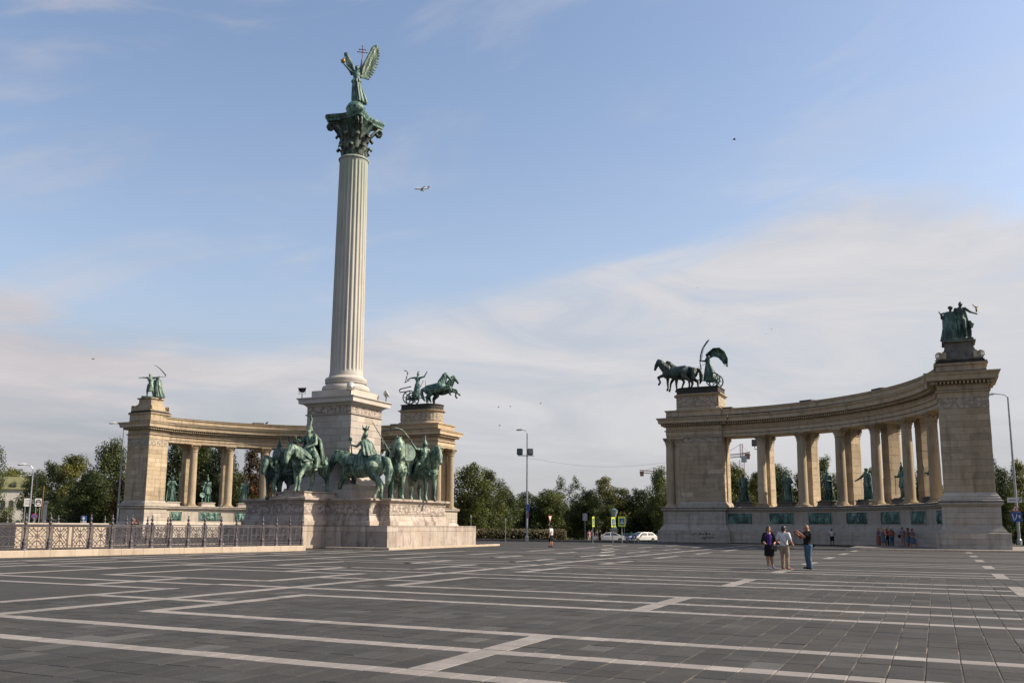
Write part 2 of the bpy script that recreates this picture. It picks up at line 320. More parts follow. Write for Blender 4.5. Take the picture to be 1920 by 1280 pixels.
# ------------------------------------------------------------------ mesh helpers
def setp(o, label=None, cat=None, group=None, kind=None):
    if label: o['label'] = label
    if cat: o['category'] = cat
    if group: o['group'] = group
    if kind: o['kind'] = kind
    return o
def thing(name, label, cat, loc=(0, 0, 0), rz=0.0, group=None):
    o = bpy.data.objects.new(name, None); COL.objects.link(o); o.location = loc; o.rotation_euler = (0, 0, rz)
    o.empty_display_size = 0.3
    return setp(o, label, cat, group)
def place(me, name, parent=None, loc=None, rz=None, scale=None):
    o = bpy.data.objects.new(name, me); COL.objects.link(o)
    if parent is not None: o.parent = parent
    if loc is not None: o.location = loc
    if rz is not None: o.rotation_euler = (0, 0, rz)
    if scale is not None: o.scale = scale
    return o
def dup(root, loc, rz=None, label=None, scale=None):
    r = root.copy(); COL.objects.link(r); r.location = loc
    if rz is not None: r.rotation_euler = (0, 0, rz)
    if scale is not None: r.scale = scale
    if label: r['label'] = label
    for ch in root.children:
        c = ch.copy(); COL.objects.link(c); c.parent = r
        for gch in ch.children:
            d = gch.copy(); COL.objects.link(d); d.parent = c
    return r
class MB:
    def __init__(s): s.v = []; s.f = []
    def add(s, vs, fs):
        b = len(s.v); s.v += [tuple(p) for p in vs]; s.f += [tuple(b + i for i in q) for q in fs]; return s
    def box(s, x0, x1, y0, y1, z0, z1):
        vs = [(x0, y0, z0), (x1, y0, z0), (x1, y1, z0), (x0, y1, z0), (x0, y0, z1), (x1, y0, z1), (x1, y1, z1), (x0, y1, z1)]
        return s.add(vs, [(3, 2, 1, 0), (4, 5, 6, 7), (0, 1, 5, 4), (1, 2, 6, 5), (2, 3, 7, 6), (3, 0, 4, 7)])
    def obox(s, c, d, rot=(0, 0, 0)):
        m = Euler(rot).to_matrix(); c = Vector(c); vs = []
        for z in (-.5, .5):
            for x, y in ((-.5, -.5), (.5, -.5), (.5, .5), (-.5, .5)): vs.append(c + m @ Vector((x * d[0], y * d[1], z * d[2])))
        return s.add(vs, [(3, 2, 1, 0), (4, 5, 6, 7), (0, 1, 5, 4), (1, 2, 6, 5), (2, 3, 7, 6), (3, 0, 4, 7)])
    def bbox(s, x0, x1, y0, y1, z0, z1, b=0.02):          # box with chamfered edges
        def rect(i, z): return [(x0 + i, y0 + i, z), (x1 - i, y0 + i, z), (x1 - i, y1 - i, z), (x0 + i, y1 - i, z)]
        rings = [rect(b, z0), rect(0, z0 + b), rect(0, z1 - b), rect(b, z1)]
        return s.rings(rings)
    def rings(s, rings, cap=True, closed=True):
        n = len(rings[0]); b = len(s.v)
        for r in rings: s.v += [tuple(p) for p in r]
        for k in range(len(rings) - 1):
            for i in range(n if closed else n - 1):
                j = (i + 1) % n; s.f.append((b + k * n + i, b + k * n + j, b + (k + 1) * n + j, b + (k + 1) * n + i))
        if cap and closed:
            s.f.append(tuple(b + i for i in reversed(range(n)))); s.f.append(tuple(b + (len(rings) - 1) * n + i for i in range(n)))
        return s
    def stack(s, poly, prof):                            # polygon plan (counter-clockwise), profile of (outward, z)
        n = len(poly); out = []
        for i in range(n):
            p0, p1, p2 = Vector(poly[i - 1]), Vector(poly[i]), Vector(poly[(i + 1) % n])
            a = (p1 - p0).normalized(); b = (p2 - p1).normalized()
            na, nb = Vector((a.y, -a.x)), Vector((b.y, -b.x)); m = na + nb
            m = m / max(0.15, m.dot(na)); out.append(m)
        return s.rings([[(poly[i][0] + out[i].x * o, poly[i][1] + out[i].y * o, z) for i in range(n)] for o, z in prof])
    def lathe(s, prof, n=24, c=(0, 0), fold=None):
        rr = []
        for r, z in prof:
            rr.append([(c[0] + r * (fold(2 * PI * i / n, z) if fold else 1) * math.cos(2 * PI * i / n), c[1] + r * (fold(2 * PI * i / n, z) if fold else 1) * math.sin(2 * PI * i / n), z) for i in range(n)])
        return s.rings(rr)
    def tube(s, pts, r, n=6, closed=False):
        pts = [Vector(p) for p in pts]; rr = []; m = len(pts)
        ref = Vector((0, 0, 1)) if abs((pts[1] - pts[0]).normalized().z) < 0.9 else Vector((1, 0, 0))
        for i, p in enumerate(pts):
            if closed: d = pts[(i + 1) % m] - pts[i - 1]
            else: d = pts[min(i + 1, m - 1)] - pts[max(i - 1, 0)]
            d.normalize(); a = d.cross(ref)
            if a.length < 1e-4: a = d.cross(Vector((0, 1, 0)))
            a.normalize(); b = d.cross(a); q = r[i] if isinstance(r, (list, tuple)) else r
            rr.append([p + (a * math.cos(2 * PI * k / n) - b * math.sin(2 * PI * k / n)) * q for k in range(n)])
        if closed: rr.append(rr[0]); return s.rings(rr, cap=False)
        return s.rings(rr)
    def arc(s, c, sec, a0, a1, n):                       # closed section of (radius, z) swept round an arc
        rr = []
        for k in range(n + 1):
            a = a0 + (a1 - a0) * k / n
            rr.append([(c[0] + r * math.cos(a), c[1] + r * math.sin(a), z) for r, z in sec])
        return s.rings(rr)
    def prism(s, poly, axis, a, b):                      # polygon extruded along an axis
        def P(u, v, w):
            return {'x': (w, u, v), 'y': (u, w, v), 'z': (u, v, w)}[axis]
        return s.rings([[P(u, v, a) for u, v in poly], [P(u, v, b) for u, v in poly]])
    def mesh(s, name, m, smooth=False, mx=False, bevel=0.0, ang=None):
        me = bpy.data.meshes.new(name); v = s.v
        if mx: v = [(-x, y, z) for x, y, z in v]
        me.from_pydata(v, [], s.f)
        bm = bmesh.new(); bm.from_mesh(me)
        bmesh.ops.recalc_face_normals(bm, faces=bm.faces)
        if bevel: bmesh.ops.bevel(bm, geom=bm.edges[:], offset=bevel, segments=1, affect='EDGES', clamp_overlap=True)
        if smooth:
            for f in bm.faces: f.smooth = True
            if ang is not None:
                for e in bm.edges:
                    if len(e.link_faces) == 2 and e.calc_face_angle(0) > ang: e.smooth = False
        bm.to_mesh(me); bm.free(); me.materials.append(M[m] if isinstance(m, str) else m); me.update(); return me
    def build(s, name, m, parent=None, loc=None, rz=None, smooth=False, mx=False, bevel=0.0, ang=None, label=None):
        o = place(s.mesh(name, m, smooth, mx, bevel, ang), name, parent, loc, rz)
        if label: o['label'] = label
        return o
def rect(x0, x1, y0, y1): return [(x0, y0), (x1, y0), (x1, y1), (x0, y1)]

# ashlar: every block an object of its own, joints 12 mm, faces proud by a few millimetres
BLOCKS = {}
def block_mesh(w, h, d, m):
    k = (round(w, 2), round(h, 2), round(d, 2), m)
    if k not in BLOCKS:
        BLOCKS[k] = MB().bbox(-k[0] / 2 + .006, k[0] / 2 - .006, -k[2], 0, .006, k[1] - .006, 0.014).mesh('block', m)
    return BLOCKS[k]
def ashlar(parent, p0, p1, z0, z1, course, bw, m, seed=0, rnd_off=True, name='block'):
    # wall face from p0 to p1 (seen from outside, left to right), outward normal to the right-hand side
    r = random.Random(seed); a = Vector(p0); b = Vector(p1); L = (b - a).length; d = (b - a).normalized(); nrm = Vector((d.y, -d.x))
    ang = math.atan2(d.y, d.x); nc = max(1, round((z1 - z0) / course)); ch = (z1 - z0) / nc
    for k in range(nc):
        nb = max(1, round(L / bw)); cuts = [L * i / nb for i in range(nb + 1)]
        if nb > 1:
            sh = (0.5 if k % 2 else 0.0) * L / nb
            cuts = [0] + [min(L - 0.25, max(0.25, c + sh - L / nb * 0.25 + r.uniform(-.12, .12) * L / nb)) for c in cuts[1:-1]] + [L]
        for c0, c1 in zip(cuts, cuts[1:]):
            w = round(c1 - c0, 2)
            if w < 0.1: continue
            mid = a + d * ((c0 + c1) / 2) + nrm * (-0.06 + r.choice((0, .004, .008, .012)))
            o = place(block_mesh(w, ch, 0.06, m), name, parent, (mid.x, mid.y, z0 + k * ch), ang + PI * 0)

# ================================================================== THE SETTING
XC, YC, MS = -42.57, 58.5, 0.978             # axis and scale of the tall column
def zm(z): return EYE + (z - EYE) * MS
def sheet(name, x0, x1, y0, y1, z, m, kind='structure', parent=None):
    o = MB().add([(x0, y0, z), (x1, y0, z), (x1, y1, z), (x0, y1, z)], [(0, 1, 2, 3)]).build(name, m, parent)
    if kind: o['kind'] = kind
    return o
sheet('ground', -4000, 4000, -1500, 7000, -0.62, 'grass_ground')
plaza = sheet('plaza', -140, 60, -30, 92.0, -0.022, 'paving_far')
sheet('colonnade_ground', -140, -56.5, 92.0, 107.0, -0.022, 'paving_far'); sheet('colonnade_ground', -28.8, 60, 92.0, 107.0, -0.022, 'paving_far')
sheet('road', -400, 260, 100.0, 122.0, -0.58, 'asphalt')
sheet('pavement', -56.5, -28.8, 92.0, 99.8, -0.03, 'asphalt')

# ---- pattern of pale stone bands, measured on the ground
BW = 0.365
BANDS = []                                     # x0, x1, y0, y1
trip = [9.10 + 8.68 * k for k in range(9)]
for k, y in enumerate(trip):
    for j, dy in enumerate((0, 1.95, 3.95)):
        yy = y + dy
        if j == 1: BANDS.append((-29.2, 16.5, yy, yy + BW))
        else:
            BANDS.append((-14.2, 16.5, yy, yy + BW)); BANDS.append((-25.7, -18.25, yy, yy + BW))
    for xb in (-5.852, 1.786, 9.424): BANDS.append((xb, xb + 0.402, y, y + 3.95 + BW))
    BANDS.append((-22.1, -21.7, y, y + 3.95 + BW))
    if k < 8:
        for xb in (-14.2, -18.64, -25.7): BANDS.append((xb, xb + BW, y + 3.95, y + 8.68 + BW))
        BANDS.append((-18.64, -13.82, y + 6.2, y + 6.2 + BW))
BANDS.append((-16.35, -15.97, 9.2, 88.6))
for xb in (-29.2, -34.0, -38.2): BANDS.append((xb, xb + BW, 5.0, 49.0 if xb < -36 else 54.0))
for k in range(10):
    BANDS.append((-34.0, -29.2, 6 + 4.8 * k, 6 + 4.8 * k + BW)); BANDS.append((-38.2, -35.6, 8.4 + 4.8 * k, 8.4 + 4.8 * k + BW))
    BANDS.append((-36.0, -35.6, 8.4 + 4.8 * k, 12.0 + 4.8 * k))
def pale(x, y): return any(a <= x <= b and c <= y <= d for a, b, c, d in BANDS)
CW, X0 = 0.402, -1.43
NEARX, NEARY = X0 - 43 * CW, 35.77
yb = set()
for k, y in enumerate(trip):
    for dy in (0, 1.95, 3.95):
        yb.add(round(y + dy, 3)); yb.add(round(y + dy + BW, 3))
    yb.add(round(y + 6.2, 3)); yb.add(round(y + 6.2 + BW, 3))
yb = sorted(v for v in yb if v < 36) 
segs = [(yb[0] - 1.4, yb[0])] + list(zip(yb, yb[1:]))
segs = [(yb[0] - 3.0, yb[0] - 1.4)] + segs
def inframe(x, y, mg=40):
    v = Vector((x, y, -EYE)); d = v.dot(fwd)
    if d < 1: return None
    px, py = 960 + FPX * v.dot(rtv) / d, CY - FPX * v.dot(upv) / d
    return d if -mg < px < 1920 + mg and py < 1280 + mg else None
cells = []
rs = random.Random(3)
for c in range(-43, 45):
    xa, xb = X0 + c * CW, X0 + (c + 1) * CW
    for a, b in segs:
        n = max(1, round((b - a) / 0.62)); cuts = [a + (b - a) * i / n for i in range(n + 1)]
        if n > 1 and rs.random() < 0.55: cuts = [a] + [v + rs.choice((-.16, 0, 0.16)) * (b - a) / n for v in cuts[1:-1]] + [b]
        for ya, yc in zip(cuts, cuts[1:]):
            d = inframe((xa + xb) / 2, (ya + yc) / 2)
            if d: cells.append((d, xa, xb, ya, yc))
cells.sort()
def slab_rings(xa, xb, ya, yb_, dz=0.0, tx=0.0, ty=0.0):
    gq = 0.0065; mx_, my_ = (xa + xb) / 2, (ya + yb_) / 2
    def rc(i, z): return [(x, y, z + dz + (x - mx_) * tx + (y - my_) * ty) for x, y in ((xa + gq + i, ya + gq + i), (xb - gq - i, ya + gq + i), (xb - gq - i, yb_ - gq - i), (xa + gq + i, yb_ - gq - i))]
    return [rc(0, -0.021), rc(0, -0.004), rc(0.007, 0)]
def tone_attr(me, vals):
    at = me.attributes.new('tone', 'FLOAT', 'FACE'); at.data.foreach_set('value', vals)
def tone_pick(r):
    return r.choice((0.93, 0.97, 1.0)) if r.random() < 0.03 else min(.9, max(0, r.gauss(.45, .24)))
SL = {}
def slab_obj(i, cell):
    d, xa, xb, ya, yc = cell; w, L = round(xb - xa, 3), round(yc - ya, 2)
    p = pale((xa + xb) / 2, (ya + yc) / 2); tn = round(tone_pick(rs) * 6)
    k = (w, L, p, tn)
    if k not in SL:
        mb = MB(); mb.rings(slab_rings(-w / 2, w / 2, -L / 2, L / 2)); mb.f = [f for f in mb.f if len(f) == 4][:]
        me = mb.mesh('paving_slab', 'paver_pale' if p else 'paver_dark'); tone_attr(me, [tn / 6] * len(me.polygons)); SL[k] = me
    o = place(SL[k], 'pale_slab' if p else 'paving_slab', plaza, ((xa + xb) / 2, (ya + yc) / 2, rs.uniform(-.0025, .0025)))
    o.rotation_euler = (rs.uniform(-.004, .004), rs.uniform(-.004, .004), 0)
near_p = [c for c in cells if pale((c[1] + c[2]) / 2, (c[3] + c[4]) / 2)]
near_d = [c for c in cells if not pale((c[1] + c[2]) / 2, (c[3] + c[4]) / 2)]
for i, c in enumerate(near_p[:290]): slab_obj(i, c)
for i, c in enumerate(near_d[:290]): slab_obj(i, c)
for nm, lst, mt in (('pale_slab_field', near_p[290:], 'paver_pale'), ('paving_slab_field', near_d[290:], 'paver_dark')):
    mb = MB(); tn = []
    for d, xa, xb, ya, yc in lst:
        n0 = len(mb.f); b = len(mb.v)
        mb.rings(slab_rings(xa, xb, ya, yc, rs.uniform(-.0025, .0025), rs.uniform(-.004, .004), rs.uniform(-.004, .004)), cap=False)
        mb.f.append((b + 8, b + 9, b + 10, b + 11)); tn += [tone_pick(rs)] * (len(mb.f) - n0)
    me = bpy.data.meshes.new(nm); me.from_pydata(mb.v, [], mb.f); me.materials.append(M[mt]); tone_attr(me, tn); me.update()
    o = place(me, nm, plaza); o['kind'] = 'stuff'
xs = [c[1] for c in cells]; ys = [c[4] for c in cells]
js = sheet('joint_bed', NEARX, max(xs) + .4, min(c[3] for c in cells), max(ys), -0.0085, 'joint_sand', None, plaza)
# far pale bands as thin laid strips
for a, b, c, d in BANDS:
    parts = [(a, b, c, d)]
    ymax = max(ys)
    out = []
    for (a, b, c, d) in parts:
        if b <= NEARX or c >= ymax: out.append((a, b, c, d)); continue
        if a < NEARX: out.append((a, NEARX, c, d))
        if d > ymax: out.append((max(a, NEARX), b, ymax, d))
    for (a, b, c, d) in out:
        o = MB().box(a, b, c, d, -0.03, rs.choice((-0.012, -0.013, -0.014, -0.015, -0.0165))).build('pale_band', 'paver_pale', plaza)
        tone_attr(o.data, [0.5] * len(o.data.polygons))

# ---- raised kerb and iron railing on the left
K0, K1 = gnd(-60, 1046.6), gnd(573, 1031.5)
kd = (K1 - K0); KL = kd.length; kd.normalize(); kn = Vector((-kd.y, kd.x, 0))      # kn points away from the square
kang = math.atan2(kd.y, kd.x)
kerb = thing('railing_kerb', 'long pale stone kerb carrying the iron railing beside the square', 'kerb', K0, kang)
nst = 16
for i in range(nst):
    a, b = KL * i / nst, KL * (i + 1) / nst
    MB().bbox(a + .006, b - .006, 0.0, 0.55, -0.03, 0.33 + rs.uniform(-.006, .006), 0.02).build('kerb_stone', 'kerb_stone', kerb)
terr = MB().add([K0 + kn * 0.5 - kd * 30 + Vector((0, 0, .30)), K0 + kd * (KL * 0.93) + kn * 0.5 + Vector((0, 0, .30)), K0 + kd * (KL * 0.93) + kn * 15 + Vector((0, 0, .30)), K0 - kd * 30 + kn * 34 + Vector((0, 0, .30))], [(0, 1, 2, 3)]).build('terrace', 'paving_far'); terr['kind'] = 'structure'
def on_fence(x, off=0.27, y=1020):             # distance along the kerb where picture column x crosses the railing
    d = ray(x, y); d2 = Vector((d.x, d.y)); o = K0 + kn * off; a, b = Vector((kd.x, kd.y)), Vector((o.x, o.y))
    det = a.x * (-d2.y) + d2.x * a.y; return ((-b.x) * (-d2.y) - (-d2.x) * (-b.y)) / det
POSTX = [-14, 45, 91.5, 167.5, 208, 245, 283, 317.5, 351, 382, 413, 442, 491, 517, 542, 565]
S = [on_fence(x) for x in POSTX]
RAIL, PH = 1.28, 1.40
def post_mesh():
    mb_ = MB().lathe([(0.0, 0), (0.20, 0.0), (0.20, 0.06), (0.15, 0.10), (0.17, 0.17), (0.13, 0.22), (0.155, 0.32), (0.165, 0.40), (0.13, 0.47), (0.09, 0.50), (0.115, 0.54), (0.075, 0.60), (0.075, 1.05), (0.10, 1.10), (0.075, 1.15), (0.075, 1.28), (0.12, 1.34), (0.12, 1.40), (0.06, 1.44), (0.05, 1.48), (0.10, 1.55), (0.11, 1.61), (0.05, 1.68), (0.035, 1.72), (0.06, 1.76), (0.045, 1.82), (0.0, 1.85)], 12); mb_.v = [(x * .74, y * .74, z) for x, y, z in mb_.v]; return mb_.mesh('post', 'fence_iron', True, ang=0.9)
def panel_mesh(w):
    mb = MB(); z0, z1 = 0.10, RAIL; r = 0.016
    for z in (z0, 0.22, z1 - 0.10): mb.box(0, w, -.018, .018, z - .018, z + .018)
    mb.box(0, w, -.035, .035, z1 - .03, z1 + .025)
    for x in (0.10, 0.16, w - 0.16, w - 0.10): mb.box(x - r, x + r, -r, r, 0.03, z1)
    a, b, c, d = 0.18, w - 0.18, 0.26, z1 - 0.14
    cx_, cz = (a + b) / 2, (c + d) / 2
    for z in (cz,): mb.box(a, b, -.014, .014, z - .014, z + .014)
    mb.box(cx_ - .014, cx_ + .014, -.014, .014, c, d)
    def bar(x0, z0_, x1, z1_): mb.tube([(x0, 0, z0_), (x1, 0, z1_)], 0.017, 4)
    q = 0.34 * (b - a); k = 0.34 * (d - c)
    bar(a, c, b, d); bar(a, d, b, c)
    for sx, sz in ((1, 1), (1, -1), (-1, 1), (-1, -1)):
        X = lambda t: cx_ + sx * t * (b - a) / 2
        Z = lambda t: cz + sz * t * (d - c) / 2
        bar(X(.42), Z(1), X(1), Z(.42)); bar(X(.0), Z(.45), X(.55), Z(1)); bar(X(.45), Z(0), X(1), Z(.55))
    mb.tube([(cx_ + .11 * math.cos(t), 0, cz + .11 * math.sin(t)) for t in [2 * PI * i / 12 for i in range(12)]], 0.016, 4, True)
    for zz, sg in ((c, 1), (d, -1)):
        mb.tube([(cx_ + .26 * (b - a) * math.cos(t), 0, zz + sg * .26 * (d - c) * math.sin(t)) for t in [PI * i / 8 for i in range(9)]], 0.016, 4)
    for i in range(3):
        x = a + (b - a) * (i + .5) / 3; bar(x - .10, 0.03, x, 0.20); bar(x + .10, 0.03, x, 0.20)
    return mb.mesh('railing_panel', 'fence_iron')
def railing(label, o, ss, rail_panels):
    f = thing('iron_railing', label, 'railing', o + Vector((0, 0, 0.33)), kang, 'iron railings round the memorial stone')
    pm = post_mesh(); med = sorted(b - a for a, b in zip(ss, ss[1:]))[len(ss) // 2]
    for s_ in ss: place(pm, 'post', f, (s_, 0, 0))
    cache = {}
    for a, b in zip(ss, ss[1:]):
        n = 2 if (b - a) > 1.5 * med else 1
        for i in range(n):
            p0 = a + (b - a) * i / n; w = round((b - a) / n, 2)
            if w not in cache: cache[w] = panel_mesh(w)
            place(cache[w], 'railing_panel', f, (p0, 0, 0))
    return f
railing('ornate iron railing standing on the pale kerb along the square', K0 + kn * 0.27, S, 2.2)
back = [S[0] + 1.5 * i for i in range(int((S[-1] - S[0] - 2) / 1.5))]
f2 = railing('ornate iron railing on the far side behind the memorial stone', K0 + kn * 9.0, back, 9)
bk = thing('rear_kerb', 'low stone kerb under the far iron railing', 'kerb', K0 + kn * 8.75, kang)
for i in range(12): MB().bbox(KL * i / 12 + .006, KL * (i + 1) / 12 - .006, 0, 0.5, 0.0, 0.33, 0.02).build('kerb_stone', 'kerb_stone', bk)
# memorial stone inside the railing
ms = thing('memorial_stone', 'broad pale stone memorial block lying behind the railing', 'memorial', (0, 0, 0), 0)
sa, sb = on_fence(14, 4.0), on_fence(183, 4.0)
o = MB().bbox(sa, sb, 3.2, 6.4, 0.30, 1.55, 0.05).build('block', 'kerb_stone', ms, K0, kang)
MB().bbox(sa - .1, sb + .1, 3.1, 6.5, 1.551, 1.70, 0.03).build('slab', 'limestone_pale', ms, K0, kang)

# ---- kerbs round the monument and at the back of the square
def kerb_run(label, pts, h, dpt, n, m='kerb_stone', z0=-0.03):
    k = thing('kerb', label, 'kerb', (0, 0, 0), 0)
    for (a, b), nn in zip(zip(pts, pts[1:]), n):
        a, b = Vector(a), Vector(b); d = b - a; L = d.length; ang = math.atan2(d.y, d.x)
        for i in range(nn):
            MB().bbox(L * i / nn + .006, L * (i + 1) / nn - .006, 0, dpt, z0, h, 0.02).build('kerb_stone', m, k, (a.x, a.y, 0), ang)
    return k
kerb_run('low pale kerb round the foot of the column monument', [(-49.0, 53.2), (-45.2, 53.2)], 0.14, 0.3, [3])
kerb_run('low pale kerb before the sunlit end of the column monument', [(-39.6, 52.6), (-34.2, 52.6), (-34.2, 70.0)], 0.14, 0.3, [4, 11])
for y, z_, lb in ((92.0, 0.10, 'granite kerb at the far edge of the paved square'), (99.7, 0.06, 'granite kerb along the near side of the road'), (122.0, -0.45, 'granite kerb on the park side of the road')):
    k = thing('kerb', lb, 'kerb')
    for i in range(26 if y < 120 else 60):
        x_ = -56.4 + 1.06 * i if y < 120 else -120 + 2.2 * i; w_ = 1.06 if y < 120 else 2.2
        MB().bbox(x_ + .006, x_ + w_ - .006, y, y + 0.28, z_ - .7, z_, 0.02).build('kerb_stone', 'sooty_stone', k)
kr = thing('kerb', 'pale kerb in front of the right end pylon', 'kerb')
for i in range(18): MB().bbox(-6.5 + 2.0 * i + .006, -6.5 + 2.0 * (i + 1) - .006, 74.2, 74.5, -0.03, 0.14, 0.02).build('kerb_stone', 'kerb_stone', kr)
sheet('verge', -6.5, 29, 74.5, 91.8, 0.115, 'path_ground')
gs = sheet('lawn', 6.2, 29, 74.52, 82, 0.125, 'grass_ground')
# dashed road paint seen edge-on
rp = thing('road_marking', 'dashed white line running towards the crossing', 'road marking')
for i in range(4):
    q = gnd(1138, 1022 + 6 * i); MB().box(q.x - .07, q.x + .07, q.y - 1.4, q.y + 1.4, -0.012, -0.002).build('dash', 'road_paint', rp)
cw = thing('pedestrian_crossing', 'white striped pedestrian crossing on the far road', 'crossing')
for i in range(9): MB().box(-39 + 1.1 * i, -38.5 + 1.1 * i, 100.5, 121.5, -0.579, -0.57).build('stripe', 'road_paint', cw)

# ================================================================== THE TALL COLUMN
def thick(pts, th, flip=1):
    # closed solid from a grid of points (rows x cols) thickened along the local normal
    mb = MB(); nr, nc = len(pts), len(pts[0]); P = [[Vector(p) for p in r] for r in pts]; top, bot = [], []
    for i in range(nr):
        for j in range(nc):
            du = P[min(i + 1, nr - 1)][j] - P[max(i - 1, 0)][j]; dv = P[i][min(j + 1, nc - 1)] - P[i][max(j - 1, 0)]
            n = du.cross(dv); n = n.normalized() if n.length > 1e-9 else Vector((0, 0, 1))
            t = th[i][j] if isinstance(th, list) else th
            top.append(P[i][j] + n * t / 2); bot.append(P[i][j] - n * t / 2)
    q = nr * nc; ix = lambda i, j: i * nc + j; fs = []
    for i in range(nr - 1):
        for j in range(nc - 1):
            fs.append((ix(i, j), ix(i + 1, j), ix(i + 1, j + 1), ix(i, j + 1))); fs.append((q + ix(i, j), q + ix(i, j + 1), q + ix(i + 1, j + 1), q + ix(i + 1, j)))
    for i in range(nr - 1):
        fs.append((ix(i, 0), q + ix(i, 0), q + ix(i + 1, 0), ix(i + 1, 0))); fs.append((ix(i, nc - 1), ix(i + 1, nc - 1), q + ix(i + 1, nc - 1), q + ix(i, nc - 1)))
    for j in range(nc - 1):
        fs.append((ix(0, j), ix(0, j + 1), q + ix(0, j + 1), q + ix(0, j))); fs.append((ix(nr - 1, j), q + ix(nr - 1, j), q + ix(nr - 1, j + 1), ix(nr - 1, j + 1)))
    return mb.add(top + bot, fs)

mon = thing('column_monument', 'tall fluted stone column on a stepped marble base, dark capital on top', 'monument', (XC, YC, EYE * (1 - MS)))
mon.scale = (MS,) * 3
lowp = [(-8.5, -4.15), (-1.55, -4.15), (-1.55, -6.85), (1.55, -6.85), (1.55, -4.15), (7.15, -4.15), (7.15, 9.85), (-8.5, 9.85)]
pl = MB().stack(lowp, [(-0.03, -0.05), (-0.03, 1.60)]).build('plinth', 'marble_weathered', mon)
MB().stack(lowp, [(-0.06, 1.56), (0.01, 1.58), (0.01, 1.64), (-0.3, 1.65)]).build('ledge', 'marble_weathered', pl)
for i, (a, b) in enumerate(zip(lowp[:6], lowp[1:7])):
    ashlar(pl, a, b, -0.03, 1.20, 1.25, 1.65, 'marble_weathered', 20 + i, name='slab'); ashlar(pl, a, b, 1.20, 1.56, 0.4, 2.1, 'marble_weathered', 30 + i, name='slab')
upp = [(-7.5, -2.45), (-6.6, -2.45), (-6.6, -3.75), (-1.35, -3.75), (-1.35, -6.5), (1.35, -6.5), (1.35, -3.75), (5.25, -3.75), (5.25, -2.45), (6.2, -2.45), (6.2, 6.0), (-7.5, 6.0)]
bd = MB().stack(upp, [(0.12, 1.62), (0.22, 1.64), (0.22, 1.99), (0.14, 2.0), (0.13, 2.10), (0.06, 2.28), (0.0, 2.42), (0.0, 2.44), (0.05, 2.45), (0.05, 2.52), (-0.02, 2.53), (-0.02, 3.26)]).build('body', 'marble_weathered', mon)
for i, (a, b) in enumerate(zip(upp[:10], upp[1:11])):
    a2, b2 = Vector(a), Vector(b); d = (b2 - a2).normalized(); n = Vector((d.y, -d.x)) * 0.25
    ashlar(bd, a2 + n - d * 0.25, b2 + n + d * 0.25 if i in (2, 4, 6, 8, 9) else b2 + n - d * 0.25, 1.645, 1.985, 0.4, 1.7, 'marble_weathered', 50 + i, name='slab')
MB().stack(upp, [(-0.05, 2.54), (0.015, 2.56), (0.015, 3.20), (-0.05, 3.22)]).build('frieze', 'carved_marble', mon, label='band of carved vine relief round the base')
MB().stack(upp, [(-0.05, 3.20), (0.04, 3.22), (0.06, 3.30), (0.16, 3.40), (0.20, 3.46), (0.32, 3.52), (0.33, 3.66), (0.25, 3.68)]).build('cornice', 'marble_weathered', mon)
MB().stack(rect(-1.2, 1.2, -6.3, -3.0), [(0.0, 3.66), (0.0, 3.80), (-0.15, 3.84), (-0.22, 4.05), (-0.12, 4.10), (-0.12, 4.16)]).build('step', 'marble_weathered', mon)
MB().lathe([(0, 3.67), (2.6, 3.67), (2.6, 3.82), (2.45, 3.86), (2.4, 4.02), (2.5, 4.08), (2.5, 4.14), (0, 4.14)], 40, (-0.6, -3.4)).build('bench_step', 'marble_weathered', mon, smooth=True, ang=0.5)
ped_pl = rect(-2.15, 2.15, -2.15, 2.15)
pd = MB().stack(ped_pl, [(1.15, 3.66), (1.15, 4.35), (0.95, 4.42), (0.9, 4.75), (0.45, 4.95), (0.25, 5.2), (0.06, 5.45), (-0.03, 5.5), (-0.03, 10.40)]).build('pedestal', 'pedestal_stone', mon)
for i in range(4): ashlar(pd, ped_pl[i], ped_pl[(i + 1) % 4], 5.5, 10.38, 0.545, 1.15, 'pedestal_stone', 70 + i)
MB().stack(ped_pl, [(-.05, 10.37), (0.10, 10.39), (0.12, 10.47), (0.03, 10.52), (-0.05, 10.53)]).build('moulding', 'pedestal_stone', pd)
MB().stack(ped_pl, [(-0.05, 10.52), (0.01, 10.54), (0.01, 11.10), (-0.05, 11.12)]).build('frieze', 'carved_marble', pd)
MB().stack(ped_pl, [(-0.05, 11.10), (0.06, 11.12), (0.14, 11.22), (0.30, 11.30), (0.52, 11.34), (0.54, 11.62), (0.66, 11.74), (0.66, 11.80), (-0.2, 11.84)]).build('cornice', 'column_stone', pd)
MB().stack(rect(-1.95, 1.95, -1.95, 1.95), [(0.0, 11.82), (0.0, 12.43), (-0.02, 12.45)]).build('column_plinth', 'column_stone', mon)
MB().lathe([(0, 12.44), (1.86, 12.45), (1.93, 12.55), (1.95, 12.68), (1.93, 12.80), (1.86, 12.92), (1.70, 12.97), (1.63, 13.02), (1.60, 13.10), (1.66, 13.16), (1.70, 13.18), (1.72, 13.24), (1.66, 13.30), (1.70, 13.34), (1.72, 13.42), (1.72, 13.55), (1.66, 13.62), (1.58, 13.64), (1.50, 13.70), (1.42, 13.80), (1.38, 13.9), (0, 13.9)], 64).build('column_base', 'column_stone', mon, smooth=True, ang=0.45)
NF = 24
def flute(a, z):
    k = (a * NF / (2 * PI)) % 1.0; e = min(1.0, max(0.0, (z - 14.15) / 0.25)) * min(1.0, max(0.0, (33.0 - z) / 0.2))
    s_ = max(0.0, math.sin(PI * min(1, max(0, (k - 0.12) / 0.76)))) ; return 1 - 0.062 * e * (s_ ** 0.7)
